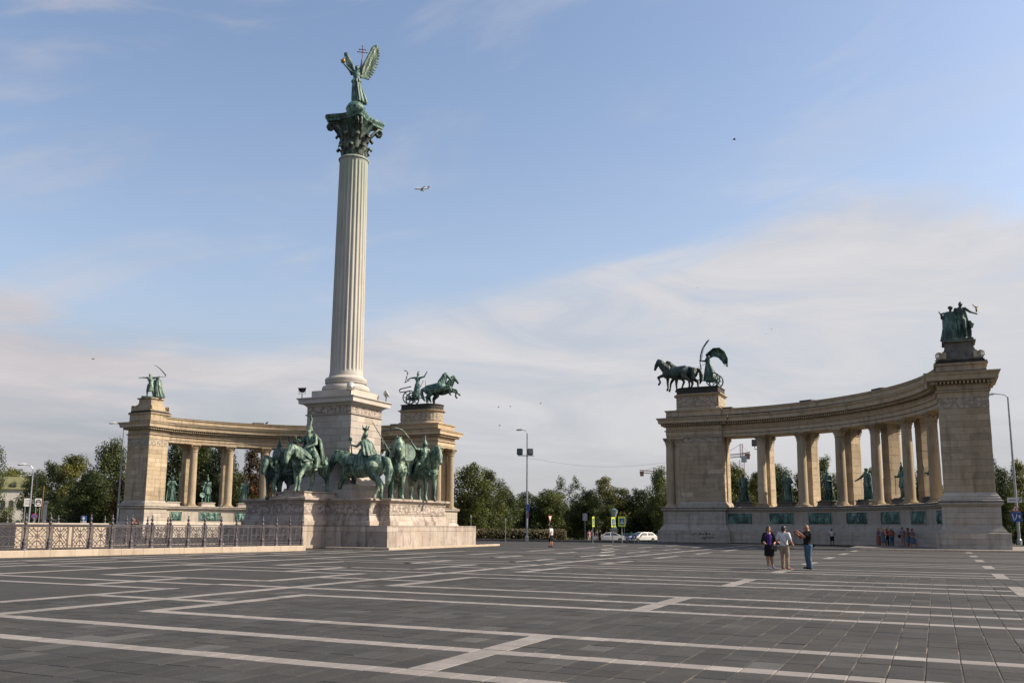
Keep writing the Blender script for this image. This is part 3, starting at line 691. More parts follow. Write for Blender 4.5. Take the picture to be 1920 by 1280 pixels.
prof = [(1.40, 13.88), (1.39, 13.98), (1.365, 14.1)] + [(1.36 - 0.16 * ((z - 14.2) / 19) ** 1.5, z) for z in [14.2, 14.3, 14.45] + [15 + i * 1.2 for i in range(15)] + [32.7, 32.9, 33.02]] + [(1.22, 33.10), (1.29, 33.16), (1.31, 33.24), (1.25, 33.32), (1.20, 33.36)]
sh = MB().lathe(prof, NF * 8, (0, 0), flute).build('shaft', 'shaft_stone', mon, smooth=True, ang=0.6)
cap = MB()
cap.lathe([(0, 33.30), (1.12, 33.32), (1.10, 34.2), (1.16, 35.2), (1.38, 36.1), (1.75, 36.55), (0, 36.55)], 40)
cp = cap.build('capital', 'bronze_dark', mon, smooth=True, ang=0.7)
def leaf(ang, r0, z0, h, w, curl):
    rows = []
    for i in range(9):
        t = i / 8; z = z0 + h * (t if t < 0.72 else 0.72 + 0.20 * math.sin((t - 0.72) / 0.28 * PI)); rr = r0 + 0.10 * t + curl * max(0, (t - 0.45) / 0.55) ** 2
        ww = w * (0.75 + 0.5 * math.sin(PI * min(1, t * 1.15)) if t < 0.8 else 1.0 - (t - 0.8) * 2.2) * (1 + 0.12 * math.sin(t * 18)); row = []
        for j in range(5):
            s_ = (j - 2) / 2; a = ang + s_ * ww / rr; q = rr - 0.10 * abs(s_); row.append((q * math.cos(a), q * math.sin(a), z - 0.10 * abs(s_) * t))
        rows.append(row)
    return thick(rows, 0.09)
for row, (r0, z0, h, w, cu, off) in enumerate(((1.16, 33.36, 1.15, 0.30, 0.42, 0.0), (1.14, 33.9, 1.75, 0.32, 0.52, 0.5))):
    for i in range(8):
        leaf(2 * PI * (i + off) / 8 + PI / 8, r0, z0, h, w, cu).build('acanthus_leaf', 'bronze_capital', cp, smooth=True)
for i in range(4):
    a = PI / 4 + i * PI / 2
    for sgn in (-1, 1):
        pts, rr = [], []
        for k in range(22):
            t = k / 21
            if t < 0.45: r_, z_ = 1.15 + 1.0 * (t / 0.45) ** 1.6, 34.9 + 1.45 * (t / 0.45)
            else:
                u = (t - 0.45) / 0.55; th = PI * 0.75 - u * 3.4 * PI; q = 0.36 * (1 - 0.72 * u); r_, z_ = 2.22 + q * math.cos(th), 36.08 + q * math.sin(th)
            da = sgn * (0.24 * (1 - min(1, t / 0.6)) + 0.05)
            pts.append((r_ * math.cos(a + da), r_ * math.sin(a + da), z_)); rr.append(0.14 - 0.05 * t)
        MB().tube(pts, rr, 7).build('volute', 'bronze_capital', cp, smooth=True)
    am = i * PI / 2
    MB().lathe([(0, -0.16), (0.22, -0.12), (0.30, 0), (0.22, 0.12), (0, 0.16)], 10).build('rosette', 'bronze_capital', cp, (1.62 * math.cos(am), 1.62 * math.sin(am), 36.55), smooth=True)
abp = []
for i in range(4):
    a0 = PI / 4 + i * PI / 2
    for k in range(10):
        t = k / 9
        if k == 9: continue
        u = abs(t - 0.5) * 2; ang = a0 + 0.07 + (PI / 2 - 0.14) * t; rad = 1.62 + 1.05 * u ** 2.1
        abp.append((rad * math.cos(ang), rad * math.sin(ang)))
    abp.append((2.67 * math.cos(a0 + PI / 2 - 0.07), 2.67 * math.sin(a0 + PI / 2 - 0.07)))
MB().stack(abp, [(-0.25, 36.50), (-0.10, 36.56), (-0.06, 36.72), (0.0, 36.80), (0.08, 36.95), (0.10, 37.08), (-0.1, 37.12)]).build('abacus', 'bronze_teal', cp)
MB().lathe([(0, 37.05), (1.1, 37.08), (1.05, 37.22), (0.85, 37.28), (0.62, 37.40), (0.55, 37.55), (0, 37.55)], 28).build('globe_seat', 'bronze_dark', mon, smooth=True, ang=0.6)
gl = MB().lathe([(0.80 * math.sin(PI * i / 14) + (0.02 if i in (7,) else 0), 38.05 - 0.80 * math.cos(PI * i / 14)) for i in range(15)], 32).build('globe', 'bronze_teal', mon, smooth=True)
MB().lathe([(0.79, 38.02), (0.835, 38.04), (0.835, 38.16), (0.78, 38.18)], 32).build('band', 'bronze_dark', gl, smooth=True, ang=.6)
for o in mon.children:                        # everything above the pedestal
    if o.name.split('.')[0] in ('column_base', 'shaft', 'capital', 'globe_seat', 'globe'): o.scale = (.93 if o.name[:4] == 'capi' else 1, .93 if o.name[:4] == 'capi' else 1, 0.972); o.location.z = 12.45 * 0.028
# floodlights on the pedestal cornice
def floodlight(x, y, z, rz, tilt, label, m='lamp_white'):
    t = thing('floodlight', label, 'floodlight', (x, y, z), rz, 'floodlights on the column pedestal')
    MB().tube([(0, 0, 0), (0, 0, 0.42)], 0.035, 6).build('stand', 'dark_metal', t)
    MB().tube([(-.28, 0, 0.72), (-.28, 0, 0.42), (.28, 0, 0.42), (.28, 0, 0.72)], 0.025, 5).build('bracket', 'dark_metal', t)
    h = MB().lathe([(0, -0.22), (0.14, -0.20), (0.26, -0.05), (0.32, 0.12), (0.34, 0.16), (0.30, 0.17), (0, 0.15)], 16).build('lamp_head', m, t, (0, 0, 0.72), smooth=True, ang=.6); h.rotation_euler = (tilt, 0, 0)
floodlight(XC - 2.55, YC - 2.3, zm(11.80), R(10), R(8), 'dark round floodlight at the left corner of the pedestal cornice', 'dark_metal')
floodlight(XC + 2.0, YC - 2.15, zm(11.82), R(20), R(-60), 'pale floodlight at the middle corner of the pedestal cornice')
floodlight(XC + 2.4, YC + 2.25, zm(11.80), R(115), R(60), 'pale floodlight at the right corner of the pedestal cornice')

def atpx(x, Y, row=930):                      # X at which picture column x crosses the plane Y
    d = ray(x, row); return d.x / d.y * Y
# ================================================================== COLONNADES
def column_meshes():
    b = MB().stack(rect(-.66, .66, -.66, .66), [(0, 0), (0, .12)]); b.lathe([(0, .12), (.62, .12), (.66, .17), (.64, .23), (.56, .26), (.53, .29), (.56, .32), (.57, .35), (.52, .38), (0, .38)], 20)
    s_ = MB().lathe([(0, .37), (.51, .37), (.50, .45)] + [(0.50 - 0.06 * (i / 8) ** 1.6, .5 + 6.4 * i / 8) for i in range(9)] + [(.49, 6.93), (.50, 6.98), (.47, 7.05), (0, 7.05)], 24)
    c = MB().lathe([(0, 7.03), (.43, 7.04), (.43, 7.3), (.50, 7.55), (.62, 7.68), (0, 7.68)], 20)
    for row, (h, z, off, cu) in enumerate(((.30, 7.06, 0, .13), (.48, 7.10, .5, .18))):
        for i in range(8):
            a = 2 * PI * (i + off) / 8; r0 = .44; P = []
            for k in range(5):
                t = k / 4; rr = r0 + .02 + cu * t ** 2.5; zz = z + h * (t if t < .8 else .8); w = .13 * (1 - .55 * t)
                P.append([(rr * math.cos(a - w / r0), rr * math.sin(a - w / r0), zz), (rr * math.cos(a + w / r0), rr * math.sin(a + w / r0), zz)])
            q = thick(P, 0.05); c.add(q.v, q.f)
    for i in range(4):
        a = PI / 4 + i * PI / 2; c.tube([((.5 + .28 * t) * math.cos(a), (.5 + .28 * t) * math.sin(a), 7.38 + .26 * t) for t in (0, .5, 1)], [.06, .07, .10], 7)
    c.stack(rect(-.60, .60, -.60, .60), [(0, 7.67), (.06, 7.74), (.06, 7.84), (0, 7.86)])
    return b.mesh('column_base', 'limestone', True, ang=.5), s_.mesh('shaft', 'limestone', True, ang=.5), c.mesh('capital', 'limestone', True, ang=.6)
CB, CS, CC = column_meshes()
CENT = (20.29, 76.3); DR = 1.18
BAYS = [83.0, 71.6, 60.6, 49.5, 38.4, 27.35, 16.6]
def colonnade(mx, label):
    T = thing('colonnade', label, 'colonnade', (XC, 0, 0)); sg = -1 if mx else 1
    def X(x): return sg * x
    def ash(par, p0, p1, *a, **k):
        if mx: p0, p1 = (-p1[0], p1[1]), (-p0[0], p0[1])
        ashlar(par, p0, p1, *a, **k)
    def pol(r, d, q=DR): return Vector((CENT[0] + (r + q) * math.cos(R(d)), CENT[1] + (r + q) * math.sin(R(d))))
    def sec(l, q=DR): return [(r + q, z) for r, z in l]
    BQ = DR + 0.15                                        # the base wall stands a little further back
    A0, A1 = R(9), R(90.5)
    # base wall
    bw = MB().arc(CENT, sec([(21.50, 0.0), (21.50, 1.30), (21.78, 1.34), (21.84, 1.48), (22.02, 1.62), (22.2, 1.9), (22.25, 2.0), (22.25, 3.36), (22.12, 3.40), (22.02, 3.55), (21.90, 3.60), (21.90, 3.82), (22.0, 3.86), (25.7, 3.86), (25.7, 3.6), (25.3, 3.4), (25.3, 0.0)], BQ), A0, A1, 48).build('base_wall', 'limestone_pale', T, mx=mx)
    n = 20
    for k, (z0, z1) in enumerate(((0.0, 0.44), (0.44, 0.88), (0.88, 1.29))):
        for i in range(n):
            d0, d1 = 90 - (90 - 9) * i / n, 90 - (90 - 9) * (i + 1) / n
            off = 1.9 if k % 2 else 0
            ash(bw, pol(21.48, d0 - off, BQ), pol(21.48, d1 - off, BQ), z0, z1, 0.6, 9, 'limestone_pale', 100 + k * 50 + i)
    for i, d in enumerate(BAYS):
        half = 1.36; da = math.degrees(half / 23.7); rows = []
        N1, N2 = 26, 12
        if d < 20: da *= 0.55
        for a in range(N2 + 1):
            row = []
            for b in range(N1 + 1):
                u, v = b / N1, a / N2; e = min(1, 6 * u, 6 * (1 - u), 5 * v, 5 * (1 - v))
                hgt = 0.0
                for q in range(7):                       # standing figures in low relief
                    cxq = (q + .5) / 7 + .03 * math.sin(q * 5 + i * 2); hh = .62 + .2 * math.sin(q * 3.1 + i)
                    hgt = max(hgt, math.exp(-((u - cxq) / .042) ** 2) * (1 if v < hh else math.exp(-((v - hh) / .06) ** 2)))
                hgt = e * (0.16 * hgt + 0.08 * (mnoise.noise(Vector((u * 13 + i * 7, v * 7, 3))) + .3))
                p = pol(22.30 - 0.03 - hgt, d + da - 2 * da * u, BQ); row.append((p.x, p.y, 2.05 + 1.13 * v))
            rows.append(row)
        thick(rows, 0.06).build('relief_panel', 'bronze_teal', bw, mx=mx, smooth=True, label='green bronze relief panel of standing figures')
        fr = MB()
        for (z0, z1, e0, e1) in ((1.95, 2.05, 1.06, -1.06), (3.18, 3.28, 1.06, -1.06)): fr.arc(CENT, sec([(22.19, z0), (22.19, z1), (22.3, z1), (22.3, z0)], BQ), R(d + da * e1), R(d + da * e0), 6)
        for s_ in (-1, 1): fr.arc(CENT, sec([(22.192, 2.05), (22.192, 3.18), (22.3, 3.18), (22.3, 2.05)], BQ), R(d + s_ * da * 1.03 - .07), R(d + s_ * da * 1.03 + .07), 1)
        fr.build('panel_frame', 'limestone_pale', bw, mx=mx)
    # columns and the piers behind them
    cols = [77.17 - 11.07 * i for i in range(6)]
    def col(p, rz):
        o = place(CS, 'column', T, (X(p.x), p.y, 3.86), rz); place(CB, 'column_base', o); place(CC, 'capital', o)
    for d in cols:
        col(pol(23.0, d), R(d) if not mx else PI - R(d))
    for d in cols + [88.2]:
        c = pol(24.75, d); tdir = Vector((-math.sin(R(d)), math.cos(R(d)))); rdir = Vector((math.cos(R(d)), math.sin(R(d))))
        pp = [c - tdir * .48 - rdir * .62, c - tdir * .48 + rdir * .62, c + tdir * .48 + rdir * .62, c + tdir * .48 - rdir * .62]; pp = [(q.x, q.y) for q in pp][::-1]
        if (pp[1][0] - pp[0][0]) * (pp[2][1] - pp[1][1]) - (pp[1][1] - pp[0][1]) * (pp[2][0] - pp[1][0]) < 0: pp = pp[::-1]
        pr_ = MB().stack(pp, [(.12, 3.86), (.12, 4.02), (.08, 4.1), (.1, 4.16), (0, 4.24), (-.02, 4.26), (-.02, 10.9), (.0, 10.95), (.05, 11.0), (.02, 11.05), (.03, 11.4), (.12, 11.6), (.15, 11.73)]).build('pier', 'limestone', T, mx=mx)
        for k in range(4):
            ash(pr_, pp[k], pp[(k + 1) % 4], 4.27, 10.88, 0.74, 1.6, 'limestone', 300 + int(d) * 5 + k)
        # half column at the back of the pier
        q = pol(25.45, d); o = place(CS, 'half_column', T, (X(q.x), q.y, 3.86)); place(CB, 'column_base', o); place(CC, 'capital', o)
    # entablature
    en = MB().arc(CENT, sec([(22.50, 11.70), (22.50, 12.04), (22.45, 12.05), (22.45, 12.44), (22.30, 12.48), (22.28, 12.58), (22.50, 12.60), (22.50, 13.00), (22.36, 13.02), (22.30, 13.28), (21.72, 13.33), (21.68, 13.66), (21.54, 13.80), (21.47, 13.96), (22.1, 14.02), (22.36, 14.04), (22.36, 14.58), (22.24, 14.64), (22.20, 14.78), (25.6, 14.78), (25.6, 14.0), (26.6, 13.95), (26.5, 13.4), (25.7, 13.2), (25.7, 11.70)]), A0, A1, 56).build('entablature', 'limestone', T, mx=mx)
    dn = MB(); nn = 128
    for i in range(nn):
        a = A0 + (A1 - A0) * (i + .25) / nn; b = A0 + (A1 - A0) * (i + .75) / nn
        dn.arc(CENT, sec([(21.92, 13.04), (21.92, 13.27), (22.4, 13.27), (22.4, 13.04)]), a, b, 1)
    o = dn.build('dentil_row', 'limestone', en, mx=mx); o['kind'] = 'stuff'
    MB().arc(CENT, sec([(22.29, 13.03), (22.285, 13.285), (22.5, 13.285), (22.5, 13.03)]), A0, A1, 56).build('dentil_course', 'crust_stone', en, mx=mx)  # dark strip painting shade into the gaps between the dentils
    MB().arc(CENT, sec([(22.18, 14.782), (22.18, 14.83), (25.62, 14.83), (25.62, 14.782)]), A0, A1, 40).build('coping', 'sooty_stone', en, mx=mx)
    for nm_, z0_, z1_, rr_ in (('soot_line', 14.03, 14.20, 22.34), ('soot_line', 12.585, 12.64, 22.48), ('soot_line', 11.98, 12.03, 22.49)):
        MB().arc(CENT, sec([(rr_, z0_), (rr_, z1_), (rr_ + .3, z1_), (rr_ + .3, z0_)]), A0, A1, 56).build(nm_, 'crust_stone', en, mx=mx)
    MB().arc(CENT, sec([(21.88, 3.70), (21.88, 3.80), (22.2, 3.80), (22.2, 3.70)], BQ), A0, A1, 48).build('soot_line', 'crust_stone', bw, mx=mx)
    for d in (86.0, 63.5, 41.0):
        MB().arc(CENT, sec([(22.4, 14.83), (22.4, 15.02), (23.6, 15.02), (23.6, 14.83)]), R(d - 1.7), R(d + 1.7), 3).build('coping_block', 'sooty_stone', en, mx=mx)
    # end pylon
    x0, x1, y0, y1 = 43.30, 46.90, 78.48, 81.48
    P = rect(x0, x1, y0, y1)
    def pylon(P, name, base_out=0.78, ornament=True, extra=None):
        py = MB().stack(P, [(-0.03, 4.40), (-0.03, 11.15)]).build(name, 'limestone', T, mx=mx)
        for k in range(4): ash(py, P[k], P[(k + 1) % 4], 4.52, 11.12, 0.508, 1.2, 'limestone', 500 + k + int(P[0][0]))
        return py
    def plinth(P, o=0.78):
        q = MB().stack(P, [(o - .03, -0.02), (o - .03, 1.34), (o - .16, 1.36), (o - .22, 1.48), (0.40, 1.70), (0.26, 1.92), (0.22, 2.05), (0.22, 3.38), (0.30, 3.42), (0.42, 3.55), (0.48, 3.58), (0.48, 3.82), (0.40, 3.86)]).build('plinth', 'limestone_pale', T, mx=mx)
        Q = [(P[0][0] - o, P[0][1] - o), (P[1][0] + o, P[1][1] - o), (P[2][0] + o, P[2][1] + o), (P[3][0] - o, P[3][1] + o)]
        for k in range(4):
            ash(q, Q[k], Q[(k + 1) % 4], -0.02, 1.33, 0.45, 1.25, 'limestone_pale', 600 + k)
        Q2 = [(P[0][0] - .25, P[0][1] - .25), (P[1][0] + .25, P[1][1] - .25), (P[2][0] + .25, P[2][1] + .25), (P[3][0] - .25, P[3][1] + .25)]
        for k in range(4): ash(q, Q2[k], Q2[(k + 1) % 4], 2.06, 3.36, 0.44, 1.35, 'limestone_pale', 640 + k)
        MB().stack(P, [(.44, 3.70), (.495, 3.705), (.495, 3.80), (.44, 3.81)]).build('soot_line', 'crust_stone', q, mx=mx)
        return q
    ENT = [(0.04, 11.98), (0.04, 12.40), (0.18, 12.46), (0.20, 12.56), (0.03, 12.58), (0.03, 13.02), (0.16, 13.04), (0.22, 13.28), (0.74, 13.34), (0.78, 13.66), (0.90, 13.82), (0.95, 13.95), (0.3, 14.02)]
    def ent(P, name='entablature'):
        e = MB().stack(P, ENT).build(name, 'limestone', T, mx=mx); d_ = MB()
        for k in range(4):
            a, b = Vector(P[k]), Vector(P[(k + 1) % 4]); L = (b - a).length; dd = (b - a) / L; nn_ = Vector((dd.y, -dd.x)); cnt = int((L + .9) / 0.27)
            for i in range(cnt):
                c = a + dd * (-.45 + (i + .5) * (L + .9) / cnt) + nn_ * 0.33; d_.obox((c.x, c.y, 13.17), (0.14, 0.40, 0.20), (0, 0, math.atan2(dd.y, dd.x)))
        q = d_.build('dentil_row', 'limestone', e, mx=mx); q['kind'] = 'stuff'
        MB().stack(P, [(.1, 13.045), (.225, 13.05), (.235, 13.275), (.1, 13.28)]).build('dentil_course', 'crust_stone', e, mx=mx)  # same painted gap shade behind the pylon dentils
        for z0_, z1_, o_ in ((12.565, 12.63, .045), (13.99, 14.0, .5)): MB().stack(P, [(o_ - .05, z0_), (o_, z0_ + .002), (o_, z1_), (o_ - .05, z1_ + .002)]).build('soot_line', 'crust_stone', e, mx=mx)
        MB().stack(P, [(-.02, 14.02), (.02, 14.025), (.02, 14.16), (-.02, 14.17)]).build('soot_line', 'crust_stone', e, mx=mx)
        return e
    plinth(P)
    py = pylon(P, 'end_pylon')
    MB().stack(P, [(.32, 3.85), (.32, 4.05), (.20, 4.12), (.22, 4.20), (.10, 4.34), (0.02, 4.50)]).build('base_moulding', 'limestone_pale', py, mx=mx)
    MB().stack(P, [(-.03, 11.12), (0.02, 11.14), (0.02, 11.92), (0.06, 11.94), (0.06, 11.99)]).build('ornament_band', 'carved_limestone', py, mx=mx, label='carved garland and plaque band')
    for k in range(2):                                   # raised plaque and festoon on the faces seen
        pass
    ent(P)
    dz = 0.12 if mx else -0.25
    at = MB().stack(P, [(0.0, 14.02), (0.0, 14.80 + dz), (0.14, 14.88 + dz), (0.16, 15.02 + dz), (0.06, 15.04 + dz)]).build('attic', 'limestone', T, mx=mx)
    MB().stack(P, [(0.10, 15.03 + dz), (0.10, 15.14 + dz), (-0.06, 15.16 + dz), (-0.06, 15.30 + dz)]).build('dark_course', 'blackened_stone', at, mx=mx)
    cx_, cy_ = (x0 + x1) / 2, (y0 + y1) / 2
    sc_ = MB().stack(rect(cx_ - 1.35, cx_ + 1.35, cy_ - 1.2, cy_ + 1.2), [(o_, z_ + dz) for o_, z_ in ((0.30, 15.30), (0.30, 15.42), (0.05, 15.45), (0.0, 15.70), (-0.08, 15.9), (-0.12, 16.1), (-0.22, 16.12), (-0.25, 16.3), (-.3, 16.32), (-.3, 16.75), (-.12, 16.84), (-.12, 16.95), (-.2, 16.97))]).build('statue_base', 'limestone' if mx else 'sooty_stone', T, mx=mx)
    for sx in (-1, 1):
        for sy in (-1, 1):
            v = MB(); pts = []; rr = []
            for k in range(18):
                u = k / 17; th = -PI / 2 + u * 3.2 * PI; q = 0.30 * (1 - 0.7 * u); pts.append((cx_ + sx * (1.48 + q * math.cos(th)), cy_ + sy * 1.36, 15.72 + dz + q * math.sin(th))); rr.append(0.075 - .03 * u)
            v.tube(pts, rr, 6); v.obox((cx_ + sx * 1.25, cy_ + sy * 1.28, 15.70 + dz), (0.55, 0.2, 0.5)); v.build('scroll', 'limestone', sc_, mx=mx, smooth=True, ang=.8)
    # inner pylon with its open porch of two columns
    y0, y1 = 99.55, 104.0; x0, x1 = atpx(1276, y0) - XC, atpx(1356, y0) - XC; xc_ = atpx(1258, y0 + .5) - XC; xe = xc_ - .45
    plinth(rect(xe, x1, y0, y1)); P2 = rect(x0, x1, y0 + .1, y1 - .1)
    py = pylon(P2, 'inner_pylon')
    MB().stack(P2, [(.30, 3.85), (.30, 4.05), (.18, 4.12), (.20, 4.20), (.10, 4.34), (0.02, 4.50)]).build('base_moulding', 'limestone_pale', py, mx=mx)
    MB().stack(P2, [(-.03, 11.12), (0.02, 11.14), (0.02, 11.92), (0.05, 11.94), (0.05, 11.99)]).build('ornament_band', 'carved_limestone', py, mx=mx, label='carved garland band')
    for yy in (y0 + .52, y1 - .52):
        col(Vector((xc_, yy)), 0)
        o = place(CS, 'half_column', T, (X(x0 - .2), yy, 3.86)); place(CB, 'column_base', o); place(CC, 'capital', o)
    Pe = rect(xe + .2, x1, y0, y1)
    MB().stack(Pe, [(0.0, 11.70), (0.0, 11.985)]).build('architrave', 'limestone', T, mx=mx)
    ent(Pe)
    at = MB().stack(Pe, [(0.0, 14.02), (0.0, 14.66), (0.12, 14.74), (0.14, 14.88), (-0.3, 14.92)]).build('attic', 'limestone', T, mx=mx)
    xa_, xb_ = atpx(1262, y0 + .4, 750) - XC, atpx(1347, y0 + .4, 750) - XC
    dp = [(xb_, y0 + .4), (xb_, y0 + 4.0)] + [(xa_ + 1.5 - 1.5 * math.sin(PI * k / 12), y0 + 2.2 + 1.8 * math.cos(PI * k / 12)) for k in range(13)]
    dr = MB().stack(dp, [(0.22, 14.9), (0.20, 15.05), (0.02, 15.20), (-.02, 15.22), (-.02, 16.48)]).build('chariot_base', 'limestone', T, mx=mx)
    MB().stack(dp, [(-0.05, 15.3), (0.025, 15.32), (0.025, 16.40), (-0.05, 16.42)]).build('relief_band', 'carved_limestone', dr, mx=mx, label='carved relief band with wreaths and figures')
    MB().stack(dp, [(0.0, 16.44), (0.06, 16.48), (0.14, 16.58), (0.28, 16.66), (0.28, 16.76), (0.0, 16.80)]).build('cornice', 'limestone', dr, mx=mx)
    MB().stack(dp, [(0.04, 16.79), (0.04, 16.92), (-0.03, 16.96), (-0.03, 17.42), (0.05, 17.45), (0.05, 17.54), (-.3, 17.56)]).build('black_base', 'blackened_stone', dr, mx=mx)
    return T
RC_T = colonnade(False, 'right curved colonnade of stone columns, its front in shade')
colonnade(True, 'left curved colonnade of stone columns, partly sunlit behind the tall column')

gr = random.Random(12); q0 = gnd(1305, 1000); yy_ = 99.55 - .80; gm = MB()
for i in range(7):
    x_ = atpx(1300 + i * 6.2, yy_, 1000) - XC; z_ = .95 + gr.uniform(-.05, .05); pts = [(x_ + gr.uniform(-.12, .12), yy_ - .012, z_ + gr.uniform(-.13, .13)) for _ in range(5)]
    gm.tube(pts, .028, 4)
for i in range(6):
    x_ = atpx(1316 + i * 4, yy_, 1008) - XC; pts = [(x_ + gr.uniform(-.1, .1), yy_ - .012, .55 + gr.uniform(-.2, .2)) for _ in range(4)]; gm.tube(pts, .024, 4)
gm.build('graffiti', 'sign_black', RC_T)

# ================================================================== SCULPTURE TOOLS
TS = bpy.data.scenes.new('sculpt_bench')
class Sc(MB):
    def cone(s, p0, p1, r0, r1, n=10):
        p0, p1 = Vector(p0), Vector(p1); d = p1 - p0; L = d.length
        if L < 1e-5: return s.ell(p0, (r0, r0, r0))
        d /= L; ref = Vector((0, 0, 1)) if abs(d.z) < .9 else Vector((1, 0, 0)); a = d.cross(ref).normalized(); b = d.cross(a)
        rr = []
        for t, q in ((-1, .02), (-.87, .5), (-.5, .87), (0, 1)): rr.append((p0 + d * (t * r0), r0 * q))
        for t, q in ((0, 1), (.5, .87), (.87, .5), (1, .02)): rr.append((p1 + d * (t * r1), r1 * q))
        return s.rings([[c + (a * math.cos(2 * PI * k / n) + b * math.sin(2 * PI * k / n)) * q for k in range(n)] for c, q in rr])
    def chain(s, pts, n=10):
        for a, b in zip(pts, pts[1:]): s.cone(a[:3], b[:3], a[3], b[3], n)
        return s
    def ell(s, c, r, rot=(0, 0, 0), n=12):
        m = Euler(rot).to_matrix(); c = Vector(c); rr = []
        for i in range(9):
            t = PI * i / 8; q = max(.02, math.sin(t)); rr.append([c + m @ Vector((r[0] * q * math.cos(2 * PI * k / n), r[1] * q * math.sin(2 * PI * k / n), -r[2] * math.cos(t))) for k in range(n)])
        return s.rings(rr)
    def robe(s, secs, folds=9, amp=0.10, seed=0, n=54):
        rr = []; zt, zb = secs[0][0], secs[-1][0]; r = random.Random(seed); ph = r.uniform(0, 6)
        fine = []
        for (a, b) in zip(secs, secs[1:]):
            for k in range(3): t = k / 3; fine.append([u + (v - u) * t for u, v in zip(a, b)])
        fine.append(list(secs[-1]))
        for z, cx_, cy_, rx, ry in fine:
            t = abs((z - zt) / (zb - zt + 1e-6)); row = []
            for k in range(n):
                th = 2 * PI * k / n; w = math.sin(folds * th + ph + 1.3 * math.sin(2 * th + z * .8)) + .5 * math.sin(folds * 1.7 * th + ph * 2 + z)
                f = 1 + amp * (0.25 + 0.75 * t) * w; row.append((cx_ + rx * f * math.cos(th), cy_ + ry * f * math.sin(th), z))
            rr.append(row)
        return s.rings(rr)
    def cape(s, pts, th=0.1):
        q = thick(pts, th); s.add(q.v, q.f); return s
    def carve(s, name, m, parent=None, loc=None, rz=None, voxel=0.06, it=2, label=None, cache=None):
        me = bpy.data.meshes.new('tmp'); me.from_pydata(s.v, [], s.f); me.update()
        bm = bmesh.new(); bm.from_mesh(me); bmesh.ops.recalc_face_normals(bm, faces=bm.faces); bm.to_mesh(me); bm.free()
        ob = bpy.data.objects.new('tmp', me); TS.collection.objects.link(ob)
        md = ob.modifiers.new('r', 'REMESH'); md.mode = 'VOXEL'; md.voxel_size = voxel; md.use_smooth_shade = True
        if it: sm = ob.modifiers.new('s', 'SMOOTH'); sm.factor = 0.5; sm.iterations = it
        with bpy.context.temp_override(scene=TS, view_layer=TS.view_layers[0]):
            dg = bpy.context.evaluated_depsgraph_get()
        m2 = bpy.data.meshes.new_from_object(ob.evaluated_get(dg)); bpy.data.objects.remove(ob); bpy.data.meshes.remove(me)
        m2.name = name; m2.materials.clear(); m2.materials.append(M[m])
        for p in m2.polygons: p.use_smooth = True
        o = place(m2, name, parent, loc, rz)
        if label: o['label'] = label
        return o
def face_cam(p): return math.atan2(-p[0], p[1])

